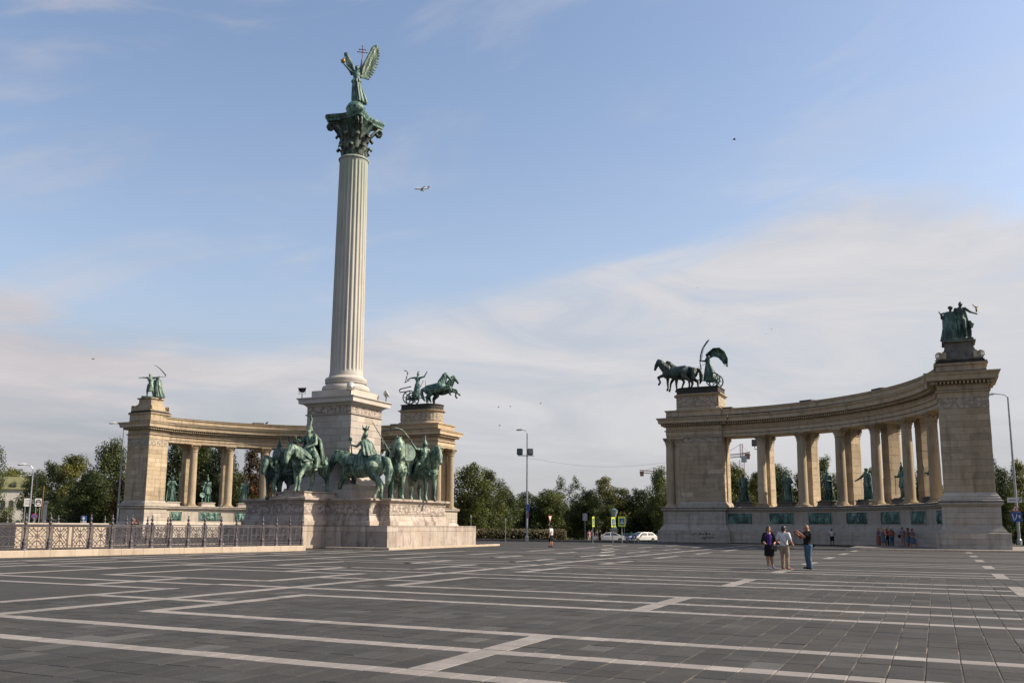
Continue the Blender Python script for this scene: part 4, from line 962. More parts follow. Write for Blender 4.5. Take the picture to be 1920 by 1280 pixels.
DEF = dict(head=(0, -.012, .925), neck=(0, 0, .85), chest=(0, 0, .745), waist=(0, 0, .62), pelvis=(0, 0, .53),
           shL=(.112, 0, .80), elL=(.150, .015, .635), haL=(.155, -.035, .475), shR=(-.112, 0, .80), elR=(-.150, .015, .635), haR=(-.155, -.035, .475),
           hiL=(.052, 0, .515), knL=(.058, -.012, .285), anL=(.058, .012, .045), toL=(.066, -.085, .018), hiR=(-.052, 0, .515), knR=(-.058, -.012, .285), anR=(-.058, .012, .045), toR=(-.066, -.085, .018))
def body(sc, h, P=None, fat=1.0, o=(0, 0, 0), legs=True, arms=True, fingers=False, headr=1.0):
    J = dict(DEF); J.update(P or {}); J = {k: Vector(v) * h + Vector(o) for k, v in J.items()}; f = h * fat
    d = (J['head'] - J['neck']).normalized()
    sc.ell(J['head'], (.048 * h * headr, .060 * h * headr, .070 * h * headr)); sc.cone(J['head'] + Vector((0, -.02, -.042)) * h, J['head'] + Vector((0, -.012, -.02)) * h, .030 * h, .040 * h)
    sc.ell(J['head'] + Vector((0, -.062, -.008)) * h * headr, (.009 * h, .014 * h, .015 * h))
    for sx in (-1, 1): sc.ell(J['head'] + Vector((sx * .049, .004, -.005)) * h * headr, (.007 * h, .012 * h, .017 * h))
    sc.cone(J['head'] - d * .03 * h, J['neck'] - d * .02 * h, .034 * h, .040 * h)
    sc.ell(J['chest'], (.108 * f, .072 * f, .100 * h)); sc.cone(J['chest'] + Vector((0, 0, .05 * h)), J['neck'], .07 * f, .045 * f)
    sc.cone(J['chest'], J['waist'], .082 * f, .072 * f); sc.cone(J['waist'], J['pelvis'], .076 * f, .084 * f); sc.ell(J['pelvis'], (.094 * f, .076 * f, .075 * h))
    for s_ in 'LR':
        if arms:
            sh, e, ha = J['sh' + s_], J['el' + s_], J['ha' + s_]
            sc.cone(J['chest'] + Vector((0, 0, .04 * h)), sh, .055 * f, .044 * f); sc.cone(sh, e, .040 * f, .031 * f); sc.cone(e, ha, .030 * f, .020 * f)
            fd = (ha - e).normalized(); sd = fd.cross(Vector((0, 1, 0)))
            if sd.length < .1: sd = fd.cross(Vector((1, 0, 0)))
            sd.normalize(); ps = ha + fd * .028 * h; sc.ell(ps, (.020 * h, .016 * h, .028 * h))
            up_ = sd.cross(fd).normalized()
            if fingers:
                for k, (u, L) in enumerate(((-.016, .036), (-.006, .042), (.005, .040), (.015, .032))):
                    b = ps + up_ * u * h + fd * .018 * h; mdl = b + fd * L * .55 * h + sd * .004 * h; sc.chain([(*b, .0062 * h), (*mdl, .0058 * h), (*(mdl + fd * L * .35 * h + sd * .012 * h), .005 * h)], 6)
                b = ps - up_ * .016 * h - fd * .01 * h; sc.chain([(*b, .0068 * h), (*(b - up_ * .016 * h + fd * .018 * h), .006 * h), (*(b - up_ * .02 * h + fd * .034 * h), .005 * h)], 6)
            else: sc.cone(ps, ps + fd * .04 * h, .017 * h, .011 * h)
        if legs:
            hi, kn, an, to = J['hi' + s_], J['kn' + s_], J['an' + s_], J['to' + s_]
            sc.cone(hi, kn, .064 * f, .042 * f); mid = kn.lerp(an, .3) + Vector((0, .008 * h, 0)); sc.cone(kn, mid, .042 * f, .042 * f); sc.cone(mid, an, .042 * f, .024 * f); sc.cone(an, to, .026 * h, .018 * h); sc.ell(an + Vector((0, .012, -.018)) * h, (.024 * h, .03 * h, .024 * h))
    return J

def horse(sc, s=1.0, neck='arch', legs=None, tail=True, lean=0.0, mane=1, seed=0):
    # faces +x, feet on z = 0, withers about 1.6
    def p(x, y, z, r=None):
        v = Vector((x, y, z)) * s; return (*v, r * s) if r else v
    rot = Matrix.Rotation(-lean, 3, 'Y'); piv = Vector((-.55, 0, 1.0))
    def L(x, y, z, r):
        v = rot @ (Vector((x, y, z)) - piv) + piv; return (*(v * s), r * s)
    sc.chain([L(.55, 0, 1.22, .36), L(.1, 0, 1.22, .375), L(-.5, 0, 1.27, .37)]); sc.ell(Vector(L(.58, 0, 1.18, 1)[:3]), (.36 * s, .31 * s, .42 * s), (0, -lean, 0)); sc.ell(Vector(L(-.62, 0, 1.25, 1)[:3]), (.38 * s, .35 * s, .40 * s), (0, -lean, 0)); sc.ell(Vector(L(.1, 0, 1.12, 1)[:3]), (.62 * s, .37 * s, .36 * s), (0, -lean, 0))
    N = {'arch': [(.62, 1.38, .33), (.92, 1.68, .25), (1.08, 1.92, .19), (1.20, 1.98, .16)], 'low': [(.66, 1.34, .33), (1.02, 1.52, .24), (1.26, 1.62, .18), (1.34, 1.62, .16)], 'high': [(.60, 1.42, .33), (.80, 1.80, .25), (.92, 2.08, .19), (1.00, 2.14, .16)]}[neck]
    H = {'arch': [(1.20, 1.98, .165), (1.34, 1.78, .145), (1.42, 1.58, .10), (1.45, 1.50, .095)], 'low': [(1.34, 1.62, .165), (1.50, 1.40, .145), (1.58, 1.18, .10), (1.60, 1.10, .09)], 'high': [(1.00, 2.14, .165), (1.20, 2.00, .145), (1.40, 1.86, .10), (1.46, 1.82, .09)]}[neck]
    sc.chain([L(x, 0, z, r) for x, z, r in N]); sc.chain([L(x, 0, z, r) for x, z, r in H])
    for sy in (-1, 1):
        b = N[-1]; sc.cone(L(b[0] - .02, sy * .08, b[1] + .10, 1)[:3], L(b[0] + .02, sy * .10, b[1] + .26, 1)[:3], .05 * s, .012 * s)
        sc.ell(Vector(L(H[1][0] + .0, sy * .11, H[1][1] + .02, 1)[:3]), (.06 * s, .05 * s, .08 * s))
    if mane:
        r = random.Random(seed)
        for i in range(13):
            t = i / 12; k = t * 3; a, b = N[min(2, int(k))], N[min(3, int(k) + 1)]; u = k - int(k) if i < 12 else 1
            x, z, rr = [a[j] + (b[j] - a[j]) * min(u, 1) for j in range(3)]
            for sy in (-1, 1):
                q0 = L(x - .5 * rr, sy * .05, z + .85 * rr, .085); q1 = L(x - .6 * rr + r.uniform(-.05, .02), sy * (rr * .95), z + .15 * rr, .07); q2 = L(x - .5 * rr + r.uniform(-.12, .04), sy * (rr * 1.0), z - .9 * rr - r.uniform(0, .12), .03); sc.chain([q0, q1, q2], 7)
        b = N[-1]; sc.chain([L(b[0], 0, b[1] + .18, .08), L(b[0] + .13, 0, b[1] + .04, .06), L(b[0] + .2, .03, b[1] - .12, .03)], 7)
    base = dict(fl=[(.60, .20, 1.05, .19), (.60, .20, .86, .125), (.62, .20, .52, .082), (.60, .20, .16, .058), (.63, .20, .06, .075)], fr=[(.60, -.20, 1.05, .19), (.60, -.20, .86, .125), (.62, -.20, .52, .082), (.60, -.20, .16, .058), (.63, -.20, .06, .075)],
                hl=[(-.62, .20, 1.15, .27), (-.50, .21, .88, .18), (-.76, .20, .55, .09), (-.72, .20, .18, .062), (-.68, .20, .06, .08)], hr=[(-.62, -.20, 1.15, .27), (-.50, -.21, .88, .18), (-.76, -.20, .55, .09), (-.72, -.20, .18, .062), (-.68, -.20, .06, .08)])
    base.update(legs or {})
    for k, pts in base.items():
        q = [L(*pts[0]) if lean else p(*pts[0])] + [(L(*c) if (lean and k[0] == 'f') else p(*c)) for c in pts[1:]]
        sc.chain(q); hf = Vector(q[-1][:3]); sc.cone(hf + Vector((0, 0, .02 * s)), hf + Vector((.02 * s, 0, -.04 * s)), .065 * s, .082 * s)
    if tail:
        sc.chain([L(-.92, 0, 1.48, .09), L(-1.12, 0, 1.40, .12), L(-1.22, .02, 1.05, .15), L(-1.20, .05, .68, .12), L(-1.12, .06, .42, .04)])
WALK = dict(fl=[(.60, .20, 1.05, .19), (.72, .20, .86, .125), (.92, .20, .55, .082), (.96, .20, .20, .058), (1.0, .20, .06, .075)], hr=[(-.62, -.20, 1.15, .27), (-.42, -.21, .88, .18), (-.55, -.20, .53, .09), (-.42, -.20, .18, .062), (-.38, -.20, .06, .08)],
            hl=[(-.62, .20, 1.15, .27), (-.62, .21, .85, .18), (-1.0, .20, .55, .09), (-1.02, .20, .2, .062), (-1.0, .20, .06, .08)])
PRANCE = dict(fl=[(.60, .20, 1.05, .19), (.88, .20, .98, .125), (1.18, .20, .88, .085), (1.02, .20, .52, .058), (1.12, .20, .42, .075)], hr=WALK['hr'], hl=WALK['hl'])
REAR = dict(fl=[(.60, .20, 1.05, .19), (.85, .20, .95, .125), (1.12, .20, .78, .085), (.98, .20, .45, .058), (1.06, .20, .36, .075)], fr=[(.60, -.20, 1.05, .19), (.90, -.20, 1.0, .125), (1.22, -.20, .9, .085), (1.30, -.20, .52, .058), (1.42, -.20, .46, .075)])

def rider(sc, h, seat, rz=0.0, P=None, skirt=True):
    # seated figure facing +x of the horse; seat = (x, z) of the saddle
    J = dict(hiL=(.06, 0, .53), knL=(.21, -.13, .40), anL=(.20, -.05, .16), toL=(.21, -.13, .12), hiR=(-.06, 0, .53), knR=(-.21, -.13, .40), anR=(-.20, -.05, .16), toR=(-.21, -.13, .12)); J.update(P or {})
    t = Sc(); JJ = body(t, h, J)
    m = Matrix.Rotation(PI / 2, 3, 'Z'); off = Vector((seat[0], 0, seat[1] - .50 * h))
    vs = [m @ Vector(v) + off for v in t.v]; sc.add(vs, t.f)
    return {k: m @ v + off for k, v in JJ.items()}

# ================================================================== WINGED FIGURE ON THE COLUMN
ap = Vector((XC, YC, zm(12.45 + 26.35 * .972))); T = thing('winged_figure', 'green bronze winged figure with crown and double cross atop the column', 'statue', ap, face_cam(ap))
s = Sc(); Hh = 3.45
J = body(s, Hh, dict(shL=(.10, 0, .80), elL=(.10, -.02, .95), haL=(.115, -.04, 1.13), elR=(-.20, -.03, .86), haR=(-.345, -.06, 1.00), knL=(.05, -.05, .28), hiL=(.05, 0, .51), knR=(-.05, 0, .27)), legs=True, headr=1.05)
s.robe([(2.75, 0, 0, .30, .24), (2.35, 0, 0, .28, .24), (2.0, 0.0, 0, .34, .28), (1.5, .02, 0, .40, .34), (.9, .08, .02, .45, .38), (.4, .15, .03, .50, .42), (.02, .20, .05, .52, .42)], 8, .12, 3)
s.robe([(1.7, .25, .05, .16, .2), (1.2, .38, .08, .24, .26), (.7, .52, .08, .30, .28), (.15, .66, .08, .34, .24), (-.10, .72, .08, .26, .2)], 6, .16, 4)
s.robe([(2.1, 0, 0, .40, .32), (1.95, 0, 0, .44, .34), (1.8, 0, 0, .36, .3)], 9, .2, 6)
s.ell((0, .03, 3.30), (.20, .22, .20)); s.ell((0, .14, 3.12), (.17, .15, .22))
s.carve('figure', 'bronze_teal', T, voxel=.034, it=1)
def wing(sg, root, tipx, tipz, wide, yb, seed):
    w = Sc(); r = random.Random(seed)
    root = Vector(root); tip = Vector((tipx, yb, tipz)); w.chain([(*root, .16), (*(root.lerp(tip, .35) + Vector((-sg * .10, .1, .1))), .14), (*(root.lerp(tip, .75) + Vector((-sg * .06, .06, .1))), .09), (*tip, .04)])
    for i in range(15):
        t = i / 14; a = root.lerp(tip, .05 + .92 * t) + Vector((-sg * .08 * math.sin(PI * t), .08, .08 * math.sin(PI * t))); L = wide * (0.62 + .55 * math.sin(PI * (0.15 + .75 * (1 - t)))) * (1 if t < .9 else .7)
        dr = Vector((sg * (.95 - .50 * t), .12, -.30 + .85 * t)).normalized(); b = a + dr * L; nrm = Vector((0, 1, 0))
        sdv = dr.cross(nrm).normalized() * .15
        rows = []
        for k in range(6):
            u = k / 5; c = a.lerp(b, u) + Vector((0, .05 * math.sin(PI * u), .06 * math.sin(PI * u))); ww = (1.0 if u < .7 else 1 - (u - .7) * 2.6) * 1.15; rows.append([c - sdv * ww, c, c + sdv * ww])
        w.cape(rows, .055)
        c = a.lerp(b, .3); w.cape([[a - sdv, a + sdv], [c - sdv * 1.2, c + sdv * 1.2]], .10)
    return w
wing(1, (.32, .22, 2.55), 1.35, 5.55, 1.05, .40, 1).carve('wing', 'bronze_green', T, voxel=.04, it=1)
wing(-1, (-.22, .22, 2.75), -1.02, 5.0, .42, .85, 2).carve('wing', 'bronze_green', T, voxel=.04, it=1)
T.scale = (.96,) * 3
hl, hr = J['haL'], J['haR']
cr = MB(); X_, Z_ = hl.x + .03, hl.z
cr.tube([(X_, hl.y, Z_ - 1.35), (X_, hl.y, Z_ + 1.42)], .035, 7)
for z_, w_ in ((1.08, .26), (.82, .40)):
    cr.tube([(X_ - w_, hl.y, Z_ + z_), (X_ + w_, hl.y, Z_ + z_)], .035, 6)
    for q in (-w_, w_): cr.add(*[(lambda m_: (m_.v, m_.f))(Sc().ell((X_ + q, hl.y, Z_ + z_), (.065, .05, .065)))][0])
e = Sc().ell((X_, hl.y, Z_ + 1.42), (.06, .05, .075)); cr.add(e.v, e.f)
cr.build('double_cross', 'cross_copper', T, smooth=True)
co = MB().lathe([(0, -.05), (.20, -.04), (.24, .05), (.25, .20), (.235, .26), (.20, .32), (.12, .42), (0, .46)], 18)
for k in range(8): co.obox((.235 * math.cos(k * PI / 4), .235 * math.sin(k * PI / 4), .26), (.06, .06, .14), (0, 0, k * PI / 4))
co.tube([(0, 0, .44), (.02, 0, .58)], .02, 5); co.tube([(-.05, 0, .53), (.08, 0, .53)], .016, 5)
co.build('crown', 'gold', T, (hr.x - .05, hr.y, hr.z + .10), smooth=True, ang=.7).scale = (.8,) * 3

# ================================================================== MOUNTED CHIEFTAINS ROUND THE PEDESTAL
GRP = 'mounted bronze chieftains round the pedestal'
def mounted(name, label, loc, heading, sc_, neck, legs, build_rider, seed=0, vox=.042, m='bronze_green', tail=True):
    T = thing(name, label, 'statue', loc, heading, GRP)
    h = Sc(); horse(h, sc_, neck, legs, tail, 0, 1, seed)
    h.robe([(1.66 * sc_, -.02 * sc_, 0, .34 * sc_, .30 * sc_), (1.4 * sc_, -.02 * sc_, 0, .36 * sc_, .42 * sc_), (1.05 * sc_, -.02 * sc_, 0, .34 * sc_, .44 * sc_)], 7, .06, seed)     # saddle cloth
    h.chain([(1.02 * sc_, .2 * sc_, 1.62 * sc_, .03 * sc_), (.55 * sc_, .40 * sc_, 1.3 * sc_, .03 * sc_), (.0, .42 * sc_, 1.25 * sc_, .03 * sc_)], 6); h.chain([(1.02 * sc_, -.2 * sc_, 1.62 * sc_, .03 * sc_), (.55 * sc_, -.40 * sc_, 1.3 * sc_, .03 * sc_), (.0, -.42 * sc_, 1.25 * sc_, .03 * sc_)], 6)
    for sy in (-1, 1):                                   # breast strap, girth, bridle
        h.chain([(.92 * sc_, sy * .02, 1.12 * sc_, .035 * sc_), (.78 * sc_, sy * .30 * sc_, 1.18 * sc_, .03 * sc_), (.3 * sc_, sy * .40 * sc_, 1.3 * sc_, .03 * sc_)], 6)
        for q_ in range(5): h.ell(((.85 - .12 * q_) * sc_, sy * (.2 + .045 * q_) * sc_, (1.06 + .02 * q_) * sc_), (.035 * sc_, .03 * sc_, .08 * sc_), (0, 0, 0), 8)
        for q_ in range(7): h.cone(((-.30 + .1 * q_) * sc_, sy * .45 * sc_, 1.06 * sc_), ((-.30 + .1 * q_) * sc_, sy * .46 * sc_, .92 * sc_), .03 * sc_, .012 * sc_, 6)
    h.carve('horse', m, T, voxel=vox, it=1); build_rider(T, m); 
    return T
def plume_helmet(s, hd, h, plume=.22, horns=False):
    s.lathe([(.0, hd.z + .13 * h), (.015 * h, hd.z + .11 * h), (.045 * h, hd.z + .06 * h), (.062 * h, hd.z + .01 * h), (.066 * h, hd.z - .02 * h), (0, hd.z - .02 * h)], 12, (hd.x, hd.y))
    if plume: s.chain([(hd.x, hd.y, hd.z + .11 * h, .022 * h), (hd.x - .02 * h, hd.y, hd.z + (.13 + plume * .5) * h, .028 * h), (hd.x + .01 * h, hd.y, hd.z + (.13 + plume) * h, .006 * h)])
    if horns:
        for sy in (-1, 1): s.cape([[(hd.x, hd.y + sy * .06 * h, hd.z + .02 * h), (hd.x + .04 * h, hd.y + sy * .06 * h, hd.z + .03 * h)], [(hd.x - .03 * h, hd.y + sy * .11 * h, hd.z + .10 * h), (hd.x + .03 * h, hd.y + sy * .11 * h, hd.z + .11 * h)], [(hd.x - .05 * h, hd.y + sy * .15 * h, hd.z + .22 * h), (hd.x - .03 * h, hd.y + sy * .15 * h, hd.z + .23 * h)]], .03 * h)
def beard(s, hd, h, fx=1): s.chain([(hd.x + .05 * h * fx, hd.y, hd.z - .03 * h, .04 * h), (hd.x + .06 * h * fx, hd.y, hd.z - .11 * h, .03 * h), (hd.x + .06 * h * fx, hd.y, hd.z - .16 * h, .01 * h)])
def backcape(s, J, h, x0, z_end, w=1.0, spread=.5, seed=1):
    # cloak hanging from the shoulders of a rider facing +x
    rows = []; c = (J['shL'] + J['shR']) / 2
    for i in range(11):
        t = i / 10; row = []; k = min(1, t * 4.5); k = k * k * (3 - 2 * k)
        for j in range(21):
            a = (j / 20 - .5) * PI * (1.02 + .12 * t); fold = 1 + .16 * math.sin(j * 1.9 + seed + .8 * t) * min(1, t * 1.6)
            rx, ry = (.05 + .045 * k + spread * .12 * t) * h * w * fold, (.05 + .115 * k + spread * .07 * t) * h * w * fold
            row.append((c.x - rx * math.cos(a) - .02 * h + x0 * t, c.y + ry * math.sin(a), c.z + .07 * h - t * (c.z + .07 * h - z_end) - .012 * h * math.sin(j * 1.3) * t))
        rows.append(row)
    s.cape(rows, .04 * h)
SH = 2.0
# leader in a tall plumed helmet
def r1(T, m):
    s = Sc(); h = 3.7
    J = rider(s, h, (.0, 1.62 * 1.8), P=dict(elR=(-.16, -.10, .70), haR=(-.10, -.26, .72), elL=(.16, -.03, .66), haL=(.10, -.17, .60), head=(0, -.02, .93)))
    plume_helmet(s, J['head'], h, .20, False); beard(s, J['head'], h)
    s.robe([(J['waist'].z + .1, J['waist'].x, 0, .33, .32), (J['pelvis'].z, J['pelvis'].x, 0, .42, .55), (J['pelvis'].z - .7, J['pelvis'].x + .1, 0, .48, .86), (J['pelvis'].z - 1.3, J['pelvis'].x + .15, 0, .42, .88)], 9, .10, 5)
    s.carve('rider', m, T, voxel=.036, it=1)
    c = Sc(); backcape(c, J, h, -.35, 2.0, 1.1, .7); c.carve('cape', m, T, voxel=.04, it=1)
    MB().tube([(J['haR'].x, J['haR'].y, J['haR'].z - .5), (J['haR'].x + .4, J['haR'].y, J['haR'].z + .3)], .05, 6).build('mace', m, T)
pA = (atpx(578, 53.2), 53.2, zm(4.14))
mounted('mounted_chieftain', 'mounted bronze leader in cape and tall plumed helmet, foremost of the riders', pA, face_cam(pA) + PI + R(55), 1.8, 'low', WALK, r1, 1)
# two riders to the left behind the leader
def r2(T, m):
    s = Sc(); h = 3.35
    J = rider(s, h, (.0, 1.62 * 1.8), P=dict(elR=(-.17, -.06, .66), haR=(-.12, -.2, .66), haL=(.10, -.17, .60)))
    plume_helmet(s, J['head'], h, .0, True); beard(s, J['head'], h); backcape(s, J, h, -.2, 2.3, 1.0, .6, 3)
    s.carve('rider', m, T, voxel=.04, it=1)
pB = (atpx(546, 56.6), 56.6, zm(3.68))
mounted('mounted_chieftain', 'dark mounted chieftain in a winged helmet behind the plumed leader', pB, face_cam(pB) + PI + R(60), 1.8, 'arch', None, r2, 2, .055, 'bronze_dark')
def r2b(T, m):
    s = Sc(); h = 3.2
    J = rider(s, h, (.0, 1.62 * 1.75), P=dict(haR=(-.12, -.2, .58), haL=(.10, -.17, .60)))
    plume_helmet(s, J['head'], h, .08, False); backcape(s, J, h, -.2, 2.4, 1.0, .6, 8); s.carve('rider', m, T, voxel=.04, it=1)
pB2 = (atpx(520, 55.6), 55.6, zm(3.68))
mounted('mounted_chieftain', 'dark mounted chieftain, leftmost of the riders on the base', pB2, face_cam(pB2) + PI + R(66), 1.75, 'low', WALK, r2b, 3, .055, 'bronze_dark')
# rider in profile with crown-like helmet and sceptre
def r3(T, m):
    s = Sc(); h = 3.3
    J = rider(s, h, (.0, 1.60 * SH), P=dict(elR=(-.15, -.02, .66), haR=(-.08, -.16, .60), elL=(.17, -.08, .70), haL=(.13, -.26, .74), head=(0, .0, .935)))
    hd = J['head']; beard(s, hd, h); s.lathe([(0, hd.z + .04 * h), (.06 * h, hd.z + .0 * h), (.062 * h, hd.z + .06 * h), (.03 * h, hd.z + .10 * h), (.035 * h, hd.z + .14 * h), (.07 * h, hd.z + .20 * h), (0, hd.z + .17 * h)], 10, (hd.x - .02 * h, hd.y))
    for k in range(5): s.cone((hd.x - .02 * h + .055 * h * math.cos(k * 1.257), .055 * h * math.sin(k * 1.257), hd.z + .17 * h), (hd.x - .02 * h + .085 * h * math.cos(k * 1.257), .085 * h * math.sin(k * 1.257), hd.z + .26 * h), .025 * h, .008 * h)
    s.robe([(J['waist'].z + .1, J['waist'].x, 0, .33, .32), (J['pelvis'].z, J['pelvis'].x, 0, .42, .55), (J['pelvis'].z - .8, J['pelvis'].x + .15, 0, .50, .86), (J['pelvis'].z - 1.25, J['pelvis'].x + .15, 0, .46, .88)], 9, .08, 7)
    s.carve('rider', m, T, voxel=.036, it=1); c = Sc(); backcape(c, J, h, -.45, 3.1, 1.0, .35, 4); c.carve('cape', m, T, voxel=.04, it=1)
    ha = J['haL']; q = MB().tube([(ha.x - .05, ha.y, ha.z - .7), (ha.x + .12, ha.y, ha.z + .35)], .05, 6); q.lathe([(0, -.12), (.13, -.06), (.15, .05), (.08, .17), (0, .2)], 8); q.v = [v if i < 12 else (v[0] + ha.x + .14, v[1] + ha.y, v[2] + ha.z + .42) for i, v in enumerate(q.v)]; q.build('mace', m, T, smooth=True)
pC = (atpx(680, 55.7), 55.7, zm(3.68))
mounted('mounted_chieftain', 'mounted bronze chieftain in profile with crested hat and mace, horse with head bowed', pC, PI - R(4), SH, 'low', WALK, r3, 4)
# rider facing the viewer behind his horse's raised head, lance and round shield
def r4(T, m):
    s = Sc(); h = 3.3
    J = rider(s, h, (.0, 1.58 * 1.95), P=dict(elR=(-.24, -.02, .72), haR=(-.33, -.08, .86), elL=(.17, -.05, .66), haL=(.15, -.16, .62)))
    plume_helmet(s, J['head'], h, .0, False); s.carve('rider', m, T, voxel=.036, it=1)
    c = Sc(); backcape(c, J, h, -.2, 2.2, 1.25, .8, 6); c.carve('cape', m, T, voxel=.04, it=1)
    ha = J['haR']; MB().tube([(ha.x + .0, ha.y + .85, ha.z - 1.2), (ha.x, ha.y - .85, ha.z + 1.6)], [.05, .035], 6).build('lance', 'bronze_dark', T)
    sh_ = MB().lathe([(0, -.10), (.30, -.09), (.62, -.02), (.70, .03), (.66, .06), (0, .02)], 20).build('shield', 'bronze_dark', T, (J['haL'].x + .3, J['haL'].y + .25, J['haL'].z + .05), smooth=True, ang=.7); sh_.rotation_euler = (0, R(78), R(25))
pD = (atpx(742, 58.2), 58.2, zm(3.68))
mounted('mounted_chieftain', 'mounted bronze chieftain facing front with lance and round shield', pD, face_cam(pD) - PI / 2 + R(4), 1.95, 'high', None, r4, 5)
# rider turning to the right, arm swinging a flail
def r5(T, m):
    s = Sc(); h = 3.45
    J = rider(s, h, (.0, 1.58 * 1.9), P=dict(elR=(-.22, -.02, .80), haR=(-.30, .02, .94), elL=(.17, -.05, .66), haL=(.05, -.20, .62), head=(0.02, -.01, .93)))
    plume_helmet(s, J['head'], h, .10, False); s.robe([(J['waist'].z + .1, J['waist'].x, 0, .33, .32), (J['pelvis'].z, J['pelvis'].x, 0, .42, .5), (J['pelvis'].z - .8, J['pelvis'].x + .1, 0, .48, .84), (J['pelvis'].z - 1.4, J['pelvis'].x + .1, 0, .46, .92)], 9, .12, 9)
    s.carve('rider', m, T, voxel=.036, it=1); c = Sc(); backcape(c, J, h, -.3, 1.9, 1.3, .8, 7); c.carve('cape', m, T, voxel=.04, it=1)
    ha = J['haR']; MB().tube([(ha.x, ha.y, ha.z), (ha.x, ha.y - .35, ha.z + .45), (ha.x, ha.y - .9, ha.z + 1.0), (ha.x, ha.y - 1.5, ha.z + 1.15), (ha.x, ha.y - 2.0, ha.z + 1.0)], [.06, .055, .05, .045, .06], 6).build('flail', 'bronze_green', T, smooth=True)
pE = (atpx(793, 61.4), 61.4, zm(3.68))
mounted('mounted_chieftain', 'mounted bronze chieftain swinging a flail, rightmost of the riders', pE, face_cam(pE) - PI / 2 + R(28), 1.9, 'arch', None, r5, 6)

# ================================================================== CHARIOTS
def wheel(r, w=.14, spokes=8):
    mb = MB(); n = 28
    def ring(ra, rb, d): 
        rr = []
        for k in range(n + 1):
            a = 2 * PI * k / n; rr.append([(rb * math.cos(a), -d, rb * math.sin(a)), (ra * math.cos(a), -d, ra * math.sin(a)), (ra * math.cos(a), d, ra * math.sin(a)), (rb * math.cos(a), d, rb * math.sin(a))])
        mb.rings(rr, cap=False)
    ring(r, r * .86, w / 2)
    for k in range(spokes): a = 2 * PI * k / spokes; mb.tube([(.1 * r * math.cos(a), 0, .1 * r * math.sin(a)), (.88 * r * math.cos(a), 0, .88 * r * math.sin(a))], [.07 * r, .05 * r], 6)
    rr = []
    for y_, q in ((-w, .02), (-w, .17 * r), (w, .17 * r), (w, .02)): rr.append([(q * math.cos(2 * PI * k / 12), y_, q * math.sin(2 * PI * k / 12)) for k in range(12)])
    mb.rings(rr); return mb.mesh('wheel', 'bronze_dark', True, ang=.6)
def car(T, m, x, sx, floor=.75, hgt=1.0):
    # two-wheeled chariot car, front towards sx
    c = Sc(); rows = []
    for i in range(5):
        t = i / 4; row = []
        for j in range(11):
            a = (j / 10 - .5) * PI * 1.1; row.append((x + sx * (.15 + .62 * math.cos(a)), .62 * math.sin(a), floor + hgt * t * (1 - .35 * abs(j / 10 - .5) * 2)))
        rows.append(row)
    c.cape(rows, .09); c.box(x - .65, x + .65, -.6, .6, floor - .10, floor + .04) if sx > 0 else c.box(x - .65, x + .65, -.6, .6, floor - .10, floor + .04)
    c.chain([(x, 0, floor - .1, .08), (x + sx * 2.4, 0, floor + .35, .06)]); c.chain([(x, -.75, floor, .07), (x, .75, floor, .07)])
    c.carve('car', m, T, voxel=.038, it=1)
z0 = 17.54
# peace: calm pair, robed woman with palm branch and blown cloak
YD = 101.7
pp = Vector((atpx(1300, YD, 724), YD, z0)); T = thing('peace_chariot', 'dark bronze chariot with two walking horses and a cloaked woman holding a palm', 'statue', pp, 0.0)
LEFT = Matrix.Rotation(PI, 3, 'Z')
for i, (dx, dy, lg, nk) in enumerate(((-1.9, -.75, PRANCE, 'arch'), (-1.25, .75, WALK, 'arch'))):
    h = Sc(); horse(h, 1.68, nk, lg, True, 0, 1, 10 + i); h.v = [tuple(LEFT @ Vector(v) + Vector((dx, dy, 0))) for v in h.v]; h.carve('horse', 'bronze_black', T, voxel=.045, it=1)
car(T, 'bronze_dark', 2.25, -1, .85, .95)
wm = wheel(.85)
for sy in (-.85, .85): place(wm, 'wheel', T, (2.5, sy, .86))
s = Sc(); h_ = 3.3; J = body(s, h_, dict(elL=(.16, -.06, .68), haL=(.16, -.20, .70), elR=(-.17, -.08, .72), haR=(-.12, -.25, .74)), o=(0, 0, .9), arms=True)
s.robe([(3.55, 0, 0, .30, .25), (3.0, 0, 0, .32, .28), (2.3, 0, .1, .44, .48), (1.6, 0, .25, .52, .70), (.95, 0, .35, .60, .85)], 8, .12, 12)
q = Matrix.Rotation(-PI / 2, 3, 'Z'); s.v = [tuple(q @ Vector(v) + Vector((1.78, 0, 0))) for v in s.v]; s.carve('woman', 'bronze_dark', T, voxel=.038, it=1)
c = Sc(); rows = []
UP = [(2.15, 4.15), (2.7, 4.62), (3.35, 4.60), (3.85, 4.15), (4.10, 3.45), (4.12, 2.65)]; LO = [(2.35, 3.55), (2.75, 3.72), (3.15, 3.62), (3.5, 3.25), (3.75, 2.85), (4.05, 2.55)]
for i in range(6):
    row = []
    for j in range(9):
        u = j / 8; x_ = UP[i][0] + (LO[i][0] - UP[i][0]) * u; z_ = UP[i][1] + (LO[i][1] - UP[i][1]) * u; x_ = 1.85 + (x_ - 2.2) * 1.18; z_ = 4.1 + (z_ - 4.1) * 1.15; row.append((x_, .45 * math.sin(PI * u) * (1 if i < 5 else .3) + .12 * math.sin(i * 1.7 + u * 5) - .2, z_))
    rows.append(row)
c.cape(rows, .09); c.carve('cloak', 'bronze_green', T, voxel=.038, it=1)
c = Sc(); pts = [(1.02, -.2, 2.3), (.90, -.2, 3.1), (.95, -.2, 3.9), (1.2, -.2, 4.75), (1.7, -.2, 5.45)]
c.chain([(*p_, .07 - .012 * i) for i, p_ in enumerate(pts)])
